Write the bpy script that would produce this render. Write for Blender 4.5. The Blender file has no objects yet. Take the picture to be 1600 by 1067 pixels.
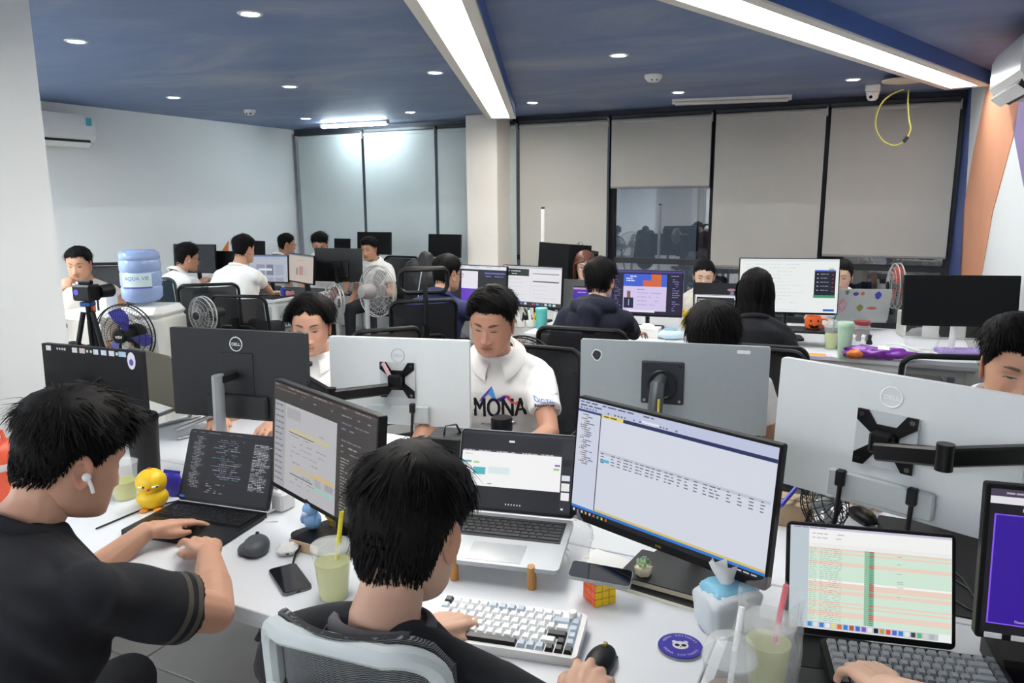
import bpy, math, random
import numpy as np
from mathutils import Vector, Matrix
from mathutils.bvhtree import BVHTree
random.seed(7); RNG = np.random.default_rng(7)
SC = bpy.context.scene; COL = SC.collection
# ---------------------------------------------------------------- camera, world, exposure
F, CX, CY = 1180.0, 800.0, 533.5
PITCH, ROLL, CAMH = math.radians(10.6), math.radians(0.36), 1.70
_c, _s = math.cos(PITCH), math.sin(PITCH)
FWD = np.array([0, _c, -_s]); _u = np.array([0, _s, _c]); _r = np.array([1.0, 0, 0])
RT = math.cos(ROLL) * _r - math.sin(ROLL) * _u
UP = math.cos(ROLL) * _u + math.sin(ROLL) * _r
ORG = np.array([0, 0, CAMH])
def ray(u, v): return FWD + (u - CX) / F * RT - (v - CY) / F * UP
def atz(u, v, z):
    d = ray(u, v); return ORG + (z - CAMH) / d[2] * d
def aty(u, v, y):
    d = ray(u, v); return ORG + y / d[1] * d
cam = bpy.data.cameras.new('camera'); cam.lens = 36 * F / 1600; cam.sensor_width = 36; cam.clip_start = .05
camo = bpy.data.objects.new('camera', cam); COL.objects.link(camo)
m4 = Matrix.Identity(4)
for i in range(3):
    m4[i][0] = RT[i]; m4[i][1] = UP[i]; m4[i][2] = -FWD[i]; m4[i][3] = ORG[i]
camo.matrix_world = m4; SC.camera = camo
SC.view_settings.view_transform = 'Standard'; SC.view_settings.look = 'None'
SC.view_settings.exposure = 2.17; SC.view_settings.gamma = 1.0; SC.view_settings.use_curve_mapping = False
W = bpy.data.worlds.new('world'); SC.world = W; W.use_nodes = True
W.node_tree.nodes['Background'].inputs[0].default_value = (.55, .62, .75, 1)
W.node_tree.nodes['Background'].inputs[1].default_value = .05
LAMP = dict(down=210.0, beam1=6.5, beam2=4.2, tube=20.0, room=15.0, aisle=32.0, screen=.20)  # room and aisle drive the added, unseen fill beams
# room frame: r along the window wall, n towards it
A = math.radians(-26.0); RD = np.array([math.cos(A), math.sin(A), 0]); ND = np.array([-math.sin(A), math.cos(A), 0])
def rn(r, n, z=0.0): return RD * r + ND * n + np.array([0, 0, z])
def to_rn(p): return float(p[0] * RD[0] + p[1] * RD[1]), float(p[0] * ND[0] + p[1] * ND[1])
def atn(u, v, n):
    d = ray(u, v); t = (n - ORG @ ND) / (d @ ND); return ORG + t * d
def atr(u, v, r):
    d = ray(u, v); t = (r - ORG @ RD) / (d @ RD); return ORG + t * d
AD = math.degrees(A)
# ---------------------------------------------------------------- materials
def srgb(c):
    if isinstance(c, str):
        c = c.lstrip('#'); c = c if len(c) == 6 else ''.join(x * 2 for x in c); c = [int(c[i:i + 2], 16) for i in (0, 2, 4)]
    return tuple(((x / 255) / 12.92 if x / 255 <= .04045 else ((x / 255 + .055) / 1.055) ** 2.4) for x in c)
MATS = {}
def mat(name, col='#808080', rough=.5, metal=0.0, var=.06, vs=30.0, bump=0.0, bs=200.0, spec=.5, alpha=1.0, trans=0.0, emit=0.0, attr=False, sub=0.0, coat=0.0, sheen=0.0, stretch=None, ior=1.45):
    if name in MATS: return MATS[name]
    m = bpy.data.materials.new(name); m.use_nodes = True; nt = m.node_tree; N = nt.nodes; L = nt.links
    b = N['Principled BSDF']; c = srgb(col)
    b.inputs['Roughness'].default_value = rough; b.inputs['Metallic'].default_value = metal
    b.inputs['Specular IOR Level'].default_value = spec; b.inputs['Alpha'].default_value = alpha
    b.inputs['Transmission Weight'].default_value = trans; b.inputs['Coat Weight'].default_value = coat
    b.inputs['Sheen Weight'].default_value = sheen; b.inputs['IOR'].default_value = ior
    if sub: b.inputs['Subsurface Weight'].default_value = sub; b.inputs['Subsurface Radius'].default_value = (.012, .005, .003); b.inputs['Subsurface Scale'].default_value = .6
    tc = N.new('ShaderNodeTexCoord'); vec = tc.outputs['Object']
    if stretch:
        mp = N.new('ShaderNodeMapping'); mp.inputs['Scale'].default_value = stretch; L.new(vec, mp.inputs['Vector']); vec = mp.outputs['Vector']
    if attr:
        at = N.new('ShaderNodeAttribute'); at.attribute_name = 'Col'; base = at.outputs['Color']
    else: base = None
    if emit:
        if base is None: b.inputs['Emission Color'].default_value = (*c, 1)
        else: L.new(base, b.inputs['Emission Color'])
        b.inputs['Emission Strength'].default_value = emit
        b.inputs['Base Color'].default_value = (.02, .02, .02, 1); b.inputs['Roughness'].default_value = rough
    else:
        no = N.new('ShaderNodeTexNoise'); no.inputs['Scale'].default_value = vs; no.inputs['Detail'].default_value = 3
        L.new(vec, no.inputs['Vector'])
        hv = N.new('ShaderNodeHueSaturation'); mr = N.new('ShaderNodeMapRange')
        mr.inputs['To Min'].default_value = 1 - var; mr.inputs['To Max'].default_value = 1 + var
        L.new(no.outputs['Fac'], mr.inputs['Value']); L.new(mr.outputs['Result'], hv.inputs['Value'])
        if base is None: hv.inputs['Color'].default_value = (*c, 1)
        else: L.new(base, hv.inputs['Color'])
        L.new(hv.outputs['Color'], b.inputs['Base Color'])
    if bump:
        n2 = N.new('ShaderNodeTexNoise'); n2.inputs['Scale'].default_value = bs; n2.inputs['Detail'].default_value = 4; L.new(vec, n2.inputs['Vector'])
        bp = N.new('ShaderNodeBump'); bp.inputs['Strength'].default_value = bump; bp.inputs['Distance'].default_value = .01
        L.new(n2.outputs['Fac'], bp.inputs['Height']); L.new(bp.outputs['Normal'], b.inputs['Normal'])
    MATS[name] = m; return m
# ---------------------------------------------------------------- mesh builder
def rotm(rx=0, ry=0, rz=0):
    rx, ry, rz = [math.radians(a) for a in (rx, ry, rz)]
    X = np.array([[1, 0, 0], [0, math.cos(rx), -math.sin(rx)], [0, math.sin(rx), math.cos(rx)]])
    Y = np.array([[math.cos(ry), 0, math.sin(ry)], [0, 1, 0], [-math.sin(ry), 0, math.cos(ry)]])
    Z = np.array([[math.cos(rz), -math.sin(rz), 0], [math.sin(rz), math.cos(rz), 0], [0, 0, 1]])
    return Z @ Y @ X
def unit(v): v = np.asarray(v, float); return v / (np.linalg.norm(v) + 1e-12)
def frame(d):
    d = unit(d); a = np.array([0, 0, 1.]) if abs(d[2]) < .9 else np.array([1., 0, 0])
    x = unit(np.cross(a, d)); return x, np.cross(d, x), d
class MB:
    def __init__(s): s.v = []; s.f = []; s.m = []; s.n = 0
    def add(s, v, f, m=0, R=None, t=None):
        v = np.asarray(v, float)
        if R is not None: v = v @ np.asarray(R).T
        if t is not None: v = v + np.asarray(t)
        s.v.append(v); k = s.n; s.f += [tuple(i + k for i in q) for q in f]; s.m += [m] * len(f); s.n += len(v); return s
    def box(s, c, d, m=0, b=0.0, R=None):
        hx, hy, hz = [x / 2 for x in d]; b = min(b, hx * .98, hy * .98, hz * .98)
        if b <= 0:
            v = [(x, y, z) for x in (-hx, hx) for y in (-hy, hy) for z in (-hz, hz)]
            f = [(0, 1, 3, 2), (4, 6, 7, 5), (0, 4, 5, 1), (2, 3, 7, 6), (0, 2, 6, 4), (1, 5, 7, 3)]
        else:
            v = []; idx = {}
            for sx in (-1, 1):
                for sy in (-1, 1):
                    for sz in (-1, 1):
                        for ax in range(3):
                            p = [sx * (hx - b), sy * (hy - b), sz * (hz - b)]; p[ax] = (sx * hx, sy * hy, sz * hz)[ax]
                            idx[(sx, sy, sz, ax)] = len(v); v.append(p)
            f = []; S = (-1, 1)
            for ax in range(3):
                o = [i for i in range(3) if i != ax]
                for sg in S:
                    q = []
                    for (a1, a2) in ((-1, -1), (1, -1), (1, 1), (-1, 1)):
                        k = [0, 0, 0]; k[ax] = sg; k[o[0]] = a1; k[o[1]] = a2; q.append(idx[(*k, ax)])
                    f.append(q if (sg > 0) == (ax != 1) else q[::-1])
            for ax in range(3):
                o = [i for i in range(3) if i != ax]
                for a1 in S:
                    for a2 in S:
                        k0 = [0, 0, 0]; k0[ax] = -1; k0[o[0]] = a1; k0[o[1]] = a2; k1 = list(k0); k1[ax] = 1
                        q = [idx[(*k0, o[0])], idx[(*k1, o[0])], idx[(*k1, o[1])], idx[(*k0, o[1])]]
                        f.append(q if (a1 * a2 > 0) == (ax != 1) else q[::-1])
            for sx in S:
                for sy in S:
                    for sz in S:
                        q = [idx[(sx, sy, sz, i)] for i in range(3)]; f.append(q if sx * sy * sz > 0 else q[::-1])
        return s.add(v, f, m, R, c)
    def cone(s, p0, p1, r0, r1=None, n=16, m=0, cap=True):
        r1 = r0 if r1 is None else r1; p0 = np.asarray(p0, float); p1 = np.asarray(p1, float); x, y, d = frame(p1 - p0)
        a = np.arange(n) * 2 * math.pi / n; ci = np.cos(a)[:, None] * x + np.sin(a)[:, None] * y
        v = np.vstack([p0 + ci * r0, p1 + ci * r1]); f = [(i, (i + 1) % n, n + (i + 1) % n, n + i) for i in range(n)]
        if cap: f += [tuple(range(n - 1, -1, -1)), tuple(range(n, 2 * n))]
        return s.add(v, f, m)
    def tube(s, pts, r, n=8, m=0, closed=False, sq=None):
        P = np.asarray(pts, float); K = len(P); r = np.broadcast_to(np.asarray(r, float), (K,))
        T = np.roll(P, -1, 0) - np.roll(P, 1, 0)
        if not closed: T[0] = P[1] - P[0]; T[-1] = P[-1] - P[-2]
        x, y, d = frame(T[0]); V = []; a = np.arange(n) * 2 * math.pi / n + math.pi / n
        for i in range(K):
            d = unit(T[i]); x = unit(x - d * (x @ d)); y = np.cross(d, x); w, h = sq if sq else (1, 1)
            V.append(P[i] + (np.cos(a)[:, None] * x * w + np.sin(a)[:, None] * y * h) * r[i])
        f = []; KK = K if closed else K - 1
        for i in range(KK):
            j = (i + 1) % K; f += [(i * n + q, i * n + (q + 1) % n, j * n + (q + 1) % n, j * n + q) for q in range(n)]
        if not closed: f += [tuple(range(n - 1, -1, -1)), tuple((K - 1) * n + q for q in range(n))]
        return s.add(np.vstack(V), f, m)
    def lathe(s, prof, n=24, c=(0, 0, 0), R=None, m=0, sx=1, sy=1):
        a = np.arange(n) * 2 * math.pi / n; V = []; K = len(prof)
        for (r, z) in prof: V.append(np.stack([np.cos(a) * r * sx, np.sin(a) * r * sy, np.full(n, z)], 1))
        f = []
        for i in range(K - 1): f += [(i * n + q, i * n + (q + 1) % n, (i + 1) * n + (q + 1) % n, (i + 1) * n + q) for q in range(n)]
        if prof[0][0] > 1e-5: f.append(tuple(range(n - 1, -1, -1)))
        if prof[-1][0] > 1e-5: f.append(tuple((K - 1) * n + q for q in range(n)))
        return s.add(np.vstack(V), f, m, R, c)
    def prism(s, poly, z0, z1, m=0, R=None, t=None):
        n = len(poly); v = [(x, y, z0) for x, y in poly] + [(x, y, z1) for x, y in poly]
        f = [tuple(range(n - 1, -1, -1)), tuple(range(n, 2 * n))] + [(i, (i + 1) % n, n + (i + 1) % n, n + i) for i in range(n)]
        return s.add(v, f, m, R, t)
    def sph(s, c, r, n=14, k=9, m=0, R=None):
        r = np.broadcast_to(np.asarray(r, float), (3,)); v = [(0, 0, -1)]
        for i in range(1, k):
            t = -math.pi / 2 + math.pi * i / k
            v += [(math.cos(t) * math.cos(q * 2 * math.pi / n), math.cos(t) * math.sin(q * 2 * math.pi / n), math.sin(t)) for q in range(n)]
        v.append((0, 0, 1)); f = [(0, 1 + (q + 1) % n, 1 + q) for q in range(n)]
        for i in range(k - 2): f += [(1 + i * n + q, 1 + i * n + (q + 1) % n, 1 + (i + 1) * n + (q + 1) % n, 1 + (i + 1) * n + q) for q in range(n)]
        b = 1 + (k - 2) * n; f += [(b + q, b + (q + 1) % n, len(v) - 1) for q in range(n)]
        return s.add(np.array(v) * r, f, m, R, c)
    def torus(s, c, R0, r, n=28, k=8, m=0, R=None, sx=1, sy=1):
        a = np.arange(n) * 2 * math.pi / n; P = np.stack([np.cos(a) * R0 * sx, np.sin(a) * R0 * sy, np.zeros(n)], 1)
        if R is not None: P = P @ np.asarray(R).T
        return s.tube(P + np.asarray(c), r, k, m, True)
    def mesh(s, name):
        me = bpy.data.meshes.new(name); me.from_pydata(np.vstack(s.v).tolist() if s.v else [], [], s.f); return me
    def build(s, name, mats, parent=None, sharp=35, loc=None, rot=None):
        me = s.mesh(name); mats = mats if isinstance(mats, (list, tuple)) else [mats]
        for q in mats: me.materials.append(q)
        me.polygons.foreach_set('material_index', s.m); me.polygons.foreach_set('use_smooth', [True] * len(s.f))
        me.set_sharp_from_angle(angle=math.radians(sharp)); me.update()
        return link(name, me, parent, loc, rot)
def link(name, me, parent=None, loc=None, rot=None):
    o = bpy.data.objects.new(name, me); COL.objects.link(o)
    if parent is not None: o.parent = parent
    if loc is not None: o.location = [float(x) for x in loc]
    if rot is not None: o.rotation_euler = [math.radians(a) for a in rot]
    return o
def tag(o, label, cat, group=None):
    o['label'] = label; o['category'] = cat
    if group: o['group'] = group
    return o
def thing(name, label, cat, loc=(0, 0, 0), yaw=0.0, group=None, rot=None):
    return tag(link(name, None, None, loc, rot or (0, 0, yaw)), label, cat, group)
def struct(o): o['kind'] = 'structure'; return o
def copy_tree(o, parent=None, loc=None, yaw=None, label=None):
    c = o.copy(); COL.objects.link(c); c.parent = parent
    if loc is not None: c.location = [float(x) for x in loc]
    if yaw is not None: c.rotation_euler[2] = math.radians(yaw)
    if label: c['label'] = label
    for ch in list(o.children): copy_tree(ch, c)
    return c
_TXT = {}
TMP = bpy.data.scenes.new('scratch')          # scratch scene: modifiers and text are evaluated there, removed at the end
def scratch_eval(o):
    TMP.collection.objects.link(o); vl = TMP.view_layers[0]; vl.update(); return o.evaluated_get(vl.depsgraph)
def text_geo(body, bold=0.0):
    key = (body, bold)
    if key not in _TXT:
        cu = bpy.data.curves.new('t', 'FONT'); cu.body = body; cu.size = 1; cu.align_x = 'CENTER'; cu.align_y = 'CENTER'; cu.resolution_u = 4; cu.offset = bold
        o = bpy.data.objects.new('t', cu); me = bpy.data.meshes.new_from_object(scratch_eval(o)); v = np.array([tuple(x.co) for x in me.vertices]); f = [tuple(p.vertices) for p in me.polygons]
        bpy.data.objects.remove(o); bpy.data.curves.remove(cu); bpy.data.meshes.remove(me); _TXT[key] = (v, f)
    v, f = _TXT[key]; return v.copy(), list(f)
def text_on(mb, body, size, R, t, sx=1.0, m=0):
    v, f = text_geo(body, .012); v[:, 0] *= size * sx; v[:, 1] *= size; mb.add(v, f, m, R, t)
BACK = np.array([[-1, 0, 0], [0, 0, 1], [0, 1, 0]])    # flat art seen from +Y (x mirrored)
FRONT = np.array([[1, 0, 0], [0, 0, -1], [0, 1, 0]])   # flat art seen from -Y
M = mat
white = M('white_paint', '#dcdcda', .55, var=.03); black = M('black_plastic', '#0d0d0f', .45, var=.15, spec=.25); dgrey = M('dark_grey_plastic', '#1e1f22', .5, spec=.3)
silver = M('silver_metal', '#a2a6a9', .45, .55, var=.04); chrome = M('chrome', '#c8c8c8', .18, 1.0); lgrey = M('light_grey_plastic', '#b4b8b9', .5)
wplastic = M('white_plastic', '#e6e6e4', .4, var=.03); mblack = M('black_metal', '#0d0d0e', .35, .3, var=.2); rubber = M('black_cable', '#101011', .55)
# ---------------------------------------------------------------- room
RL, NB, NF, ZC = -7.33, 8.30, -6.0, 2.66
RR = to_rn(atn(1496, 300, 8.27))[0]
RZ = (0, 0, AD)
def rbox(name, r0, r1, n0, n1, z0, z1, m, b=0.0, parent=None):
    mb = MB(); mb.box((0, 0, 0), (r1 - r0, n1 - n0, z1 - z0), b=b)
    return mb.build(name, m, parent, loc=rn((r0 + r1) / 2, (n0 + n1) / 2, (z0 + z1) / 2), rot=RZ)
wallm = M('wall_white_paint', '#e6e9e8', .6, var=.02, vs=3, bump=.03, bs=60)
# painted ceiling: streaky blue
cm = bpy.data.materials.new('blue_painted_ceiling'); cm.use_nodes = True; nt = cm.node_tree; N_ = nt.nodes; L_ = nt.links
b = N_['Principled BSDF']; b.inputs['Roughness'].default_value = .55
tc = N_.new('ShaderNodeTexCoord'); mp = N_.new('ShaderNodeMapping'); mp.inputs['Scale'].default_value = (.45, 1.0, 1); mp.inputs['Rotation'].default_value = (0, 0, .25)
n1 = N_.new('ShaderNodeTexNoise'); n1.inputs['Scale'].default_value = 1.0; n1.inputs['Detail'].default_value = 7; n1.inputs['Roughness'].default_value = .62; n1.inputs['Distortion'].default_value = .5
cr = N_.new('ShaderNodeValToRGB'); e = cr.color_ramp.elements
e[0].position = .3; e[0].color = (*srgb('#5a709a'), 1); e[1].position = .75; e[1].color = (*srgb('#a0a4ae'), 1)
q = e.new(.5); q.color = (*srgb('#6c7ea2'), 1)
# warm purple end near the right-hand wall
sx = N_.new('ShaderNodeSeparateXYZ'); mr = N_.new('ShaderNodeMapRange'); mr.inputs['From Min'].default_value = 2.9; mr.inputs['From Max'].default_value = 4.1
mx = N_.new('ShaderNodeMix'); mx.data_type = 'RGBA'; n3 = N_.new('ShaderNodeTexNoise'); n3.inputs['Scale'].default_value = 2.2; n3.inputs['Detail'].default_value = 5
mm = N_.new('ShaderNodeMath'); mm.operation = 'MULTIPLY'
L_.new(tc.outputs['Object'], mp.inputs['Vector']); L_.new(mp.outputs['Vector'], n1.inputs['Vector']); L_.new(n1.outputs['Fac'], cr.inputs['Fac'])
L_.new(tc.outputs['Object'], sx.inputs[0]); L_.new(sx.outputs['X'], mr.inputs['Value']); L_.new(tc.outputs['Object'], n3.inputs['Vector'])
L_.new(mr.outputs['Result'], mm.inputs[0]); L_.new(n3.outputs['Fac'], mm.inputs[1]); L_.new(mm.outputs[0], mx.inputs['Factor'])
L_.new(cr.outputs['Color'], mx.inputs['A']); mx.inputs['B'].default_value = (*srgb('#96707a'), 1); L_.new(mx.outputs['Result'], b.inputs['Base Color'])
struct(rbox('floor', RL - .2, RR + 1.4, NF - .2, NB + .2, -.12, -.006, M('floor_grout', '#6f6c68', .7)))
fl = bpy.data.objects['floor']
tile = MB(); tile.box((0, 0, 0), (.596, .596, .012), b=.003); tm = M('grey_floor_tile', '#8f8c86', .35, var=.12, vs=6)
t0 = None; fc = np.array([(RL + RR + 1.2) / 2, (NF + NB) / 2])
for i in range(17):
    for j in range(17):
        r = -6.9 + i * .6; n = -1.0 + j * .6
        if r > .5 or n > 8.2: continue
        loc = (r - fc[0], n - fc[1], .063 - .006)
        if t0 is None: t0 = tile.build('floor_tile', tm, fl, loc=loc)
        else:
            c = t0.copy(); COL.objects.link(c); c.location = loc
struct(rbox('ceiling', RL - .2, RR + 1.4, NF - .2, NB + .2, ZC, ZC + .12, cm))
struct(rbox('wall_left', RL - .15, RL, NF, NB, 0, ZC, wallm)); struct(rbox('wall_front', RL - .15, RR + 1.2, NF - .15, NF, 0, ZC, wallm))
WS = .06; WD = unit(ND - RD * WS); WN = unit(RD + ND * WS); WC = rn(RR, NB); WA = AD + math.degrees(math.atan(WS))     # the right wall splays a little
def atw(u, v):
    d = ray(u, v); t = ((WC - ORG) @ WN) / (d @ WN); return ORG + t * d
mb = MB(); mb.box((0, 0, 0), (.15, NB - NF + .3, ZC)); wr = struct(mb.build('wall_right', wallm, None, 35, WC - WD * ((NB - NF + .3) / 2 - .15) + WN * .075 + np.array([0, 0, ZC / 2]), (0, 0, WA)))
# back wall: below the sill, above the rail, plus mullions; glass panes between
struct(rbox('wall_back', RL, RR, NB, NB + .15, 0, .42, wallm)); struct(rbox('trim_1', RL, RR, NB - .02, NB + .15, 2.58, ZC, M('dark_soffit', '#3a3e48', .6)))
def wall_poly(name, pix, m, off=.004):
    P = [atw(u, v) for u, v in pix]; L2 = [((p - WC) @ WD, p[2]) for p in P]
    mb = MB(); mb.prism(L2, 0, off, R=np.stack([WD, [0, 0, 1], -WN], 1)); V = np.vstack(mb.v) + WC; V = V - WN * .001; V[:, 2] -= WC[2]; mb.v = [V]
    o = mb.build(name, m); o.parent = wr; o.matrix_parent_inverse = wr.matrix_basis.inverted(); return o
wall_poly('painted_band', [(1543, 135), (1598, 135), (1588, 200), (1552, 330), (1534, 432), (1500, 560), (1478, 560), (1500, 432), (1506, 330), (1521, 240)], M('orange_wall_paint', '#d99a78', .6, var=.1, vs=4))
wall_poly('painted_triangle', [(1574, 150), (1640, 150), (1640, 420), (1600, 288)], M('purple_wall_paint', '#8a7ba6', .6, var=.1, vs=4))
# blue painted corner strip
wall_poly('painted_corner_strip', [(1507, 130), (1519, 130), (1508, 330), (1504, 432), (1492, 560), (1470, 560), (1479, 420), (1489, 300)], M('blue_corner_paint', '#4a5c92', .6, var=.25, vs=3))
# column on the left and pillar in front of the blinds
lc = atn(76, 270, 2.14); r0 = to_rn(lc)[0]
struct(rbox('wall_column', r0 - .7, r0, .9, 2.14, 0, ZC, wallm))
struct(rbox('trim_3', r0 - .02, r0 + .012, .9, 1.72, 0, 1.02, M('navy_door_frame', '#2d3c50', .5)))
pm = M('pillar_paint', '#e4dfd6', .6, var=.02)
pl = to_rn(atz(727, 180, ZC)); pr_ = to_rn(atn(776, 200, pl[1]))[0]
struct(rbox('wall_pillar', pl[0], pr_, pl[1], pl[1] + .42, 0, ZC, pm, .006))
PILN = pl[1]
# windows behind the blinds
gmt = bpy.data.materials.new('night_window_glass'); gmt.use_nodes = True; nt = gmt.node_tree; nt.nodes.remove(nt.nodes['Principled BSDF'])
g1 = nt.nodes.new('ShaderNodeBsdfTransparent'); g1.inputs[0].default_value = (.75, .8, .84, 1); g2 = nt.nodes.new('ShaderNodeBsdfGlossy'); g2.inputs['Roughness'].default_value = .02; g3 = nt.nodes.new('ShaderNodeMixShader'); lw_ = nt.nodes.new('ShaderNodeLayerWeight'); lw_.inputs['Blend'].default_value = .5; gx = nt.nodes.new('ShaderNodeMapRange'); gx.inputs['To Min'].default_value = .22; gx.inputs['To Max'].default_value = .75
nt.links.new(lw_.outputs['Facing'], gx.inputs['Value']); nt.links.new(gx.outputs['Result'], g3.inputs[0]); nt.links.new(g1.outputs[0], g3.inputs[1]); nt.links.new(g2.outputs[0], g3.inputs[2]); nt.links.new(g3.outputs[0], nt.nodes['Material Output'].inputs['Surface']); glass = gmt; frm = M('dark_window_frame', '#33363a', .45, .3)
NBl = NB - .12
def px_r(u, v=300): return to_rn(atn(u, v, NBl))[0]
edges = [px_r(u) for u in (468, 569.5, 683, 809.5, 951, 1111, 1287)] + [px_r(1492)]
for i in range(len(edges) - 1):
    a_, b_ = edges[i], edges[i + 1]
    w = struct(thing('window_%d' % (i + 1), 'dark framed window pane behind the roller blinds', 'window', rn((a_ + b_) / 2, NB + .03, 0), AD))
    for k in ('label', 'category'): del w[k]
    hw = (b_ - a_) / 2; mb = MB()
    for x in (-hw, hw): mb.box((x, 0, 1.5), (.07, .09, 2.16), b=.004)
    for z in (.45, 1.02, 2.55): mb.box((0, 0, z), (2 * hw, .07, .06), b=.004)
    mb.build('window_frame', frm, w); mb = MB(); mb.box((0, .0, 1.5), (2 * hw - .07, .008, 2.1)); mb.build('pane', glass, w)
# the balcony outside: pale block wall and a screen of upright louvres
bal = tag(rbox('balcony_wall', -2.2, .9, NB + 1.75, NB + 1.9, 0, 2.9, M('outside_wall', '#5c5d5b', .8, var=.3, vs=5)), 'dim grey wall seen through the window behind the raised blind', 'wall')
lt = thing('louvre_screen', 'screen of upright grey slats outside the window', 'screen', rn(-.6, NB + .85, 0), AD)
sl = None; lm = M('grey_louvre', '#7d8290', .5, .2)
for i in range(22):
    x = -1.35 + i * .125
    if sl is None:
        mb = MB(); mb.box((0, 0, 1.3), (.06, .03, 2.6), b=.004); sl = mb.build('slat', lm, lt, loc=(x, 0, 0))
    else: c = sl.copy(); COL.objects.link(c); c.location = (x, 0, 0)
mb = MB(); mb.box((0, .03, 1.05), (2.8, .03, .05)); mb.box((0, .03, 2.2), (2.8, .03, .05)); mb.build('rail', lm, lt)
# roller blinds
bl_l = M('grey_blind_fabric', '#b4bcbb', .75, var=.03, vs=8, bump=.05, bs=900); bl_r = M('taupe_blind_fabric', '#b3b1ab', .8, var=.03, vs=8, bump=.05, bs=900)  # left fabric cooler and paler, standing in for the light on those blinds
railm = M('dark_blind_rail', '#3a3d40', .4, .5)
names = ['pale grey roller blind beside the white left wall', 'pale grey roller blind with a bright sheen, second from the left wall', 'pale grey roller blind left of the pillar',
         'grey roller blind right of the pillar behind the white pole', 'half raised roller blind uncovering the window', 'tall roller blind right of the uncovered window', 'roller blind in the right corner behind the yellow cable loop']
zb = [.62, .62, .62, .6, float(atn(1030, 292, NBl)[2]), float(atn(1200, 418, NBl)[2]), float(atn(1380, 401, NBl)[2])]
for i in range(7):
    a_, b_ = edges[i] + .022, edges[i + 1] - .022; hw = (b_ - a_) / 2
    t = thing('roller_blind', names[i], 'blind', rn((a_ + b_) / 2, NBl, 0), AD, 'roller blinds along the window wall')
    nx = 14; nz = 10; V = []; Fc = []
    for k in range(nz + 1):
        for j in range(nx + 1):
            u = j / nx; z = 2.52 + (zb[i] - 2.52) * k / nz; amp = .012 if i in (1, 2) else .003
            V.append(((u * 2 - 1) * hw, amp * math.sin(u * 7 + i * 2 + k * .25) * k / nz, z))
    Fc = [(k * (nx + 1) + j, k * (nx + 1) + j + 1, (k + 1) * (nx + 1) + j + 1, (k + 1) * (nx + 1) + j) for k in range(nz) for j in range(nx)]
    V2 = [(x, y + .003, z) for x, y, z in V]; nn = len(V)
    mb = MB(); mb.add(V + V2, Fc + [tuple(q + nn for q in f[::-1]) for f in Fc]); mb.build('fabric', bl_l if i < 3 else bl_r, t, 60)
    mb = MB(); mb.cone((-hw, .02, 2.535), (hw, .02, 2.535), .028, n=14); mb.build('roller', bl_l if i < 3 else bl_r, t)
    mb = MB(); mb.box((0, 0, zb[i]), (2 * hw, .014, .022), b=.005); mb.build('bottom_bar', M('blind_bottom_bar', '#8c8a85', .5), t)
    mb = MB(); mb.box((0, .03, 2.585), (2 * hw + .02, .05, .04), b=.004); mb.build('head_rail', railm, t)
    mb = MB(); mb.box((hw + .008, .0, 2.53), (.012, .05, .09), b=.003); mb.build('bracket', lgrey, t)
# ---------------------------------------------------------------- ceiling fixtures
dl_ring = M('downlight_ring', '#d8dadc', .4); dl_em = M('downlight_diffuser', '#f6faff', emit=LAMP['down'])
proto = None; grid = [(391, 21), (119, 64), (119, 167), (271, 152), (453, 135), (342, 195), (478, 185), (680, 113), (641, 175), (967, 86), (832, 160), (1060, 144), (1333, 124)]
dln = {(391, 21): 'round ceiling downlight nearest the top edge of the photo', (119, 64): 'round ceiling downlight beside the left column, larger one', (119, 167): 'round ceiling downlight above the left air conditioner',
       (271, 152): 'round ceiling downlight between the air conditioner and the smoke detector', (453, 135): 'round ceiling downlight in the middle of the left ceiling', (342, 195): 'round ceiling downlight beside the small white ceiling box',
       (478, 185): 'round ceiling downlight left of the glowing tube light', (680, 113): 'round ceiling downlight left of the warm beam light', (641, 175): 'round ceiling downlight right of the glowing tube light',
       (967, 86): 'round ceiling downlight between the two long beam lights', (832, 160): 'round ceiling downlight just right of the pillar top', (1060, 144): 'round ceiling downlight below the round white detector', (1333, 124): 'round ceiling downlight beside the white dome camera'}
spots = [(atz(u, v, ZC), dln[(u, v)]) for u, v in grid]
st = np.array([1.27, -.65]) ; base = spots[0][0][:2]
for (r, n, w_) in ((-2.6, .6, 'above the photographer'), (-5.2, .6, 'over the aisle beyond the left column'), (-2.6, -3.4, 'far behind the photographer')):  # unseen downlights added to brighten upright surfaces
    spots.append((rn(r, n, ZC), 'round ceiling downlight %s, outside the photo' % w_))
for p, lab in spots:
    if proto is None:
        proto = thing('downlight', lab, 'ceiling light', (p[0], p[1], ZC), 0, 'round ceiling downlights')
        mb = MB(); mb.lathe([(.044, -.004), (.05, -.007), (.062, -.006), (.066, 0), (.044, .0)], 28); mb.build('trim_ring', dl_ring, proto)
        mb = MB(); mb.lathe([(0, -.004), (.046, -.004), (.046, -.001)], 24); mb.build('diffuser', dl_em, proto)
    else: copy_tree(proto, None, (p[0], p[1], ZC), None, lab)
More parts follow.
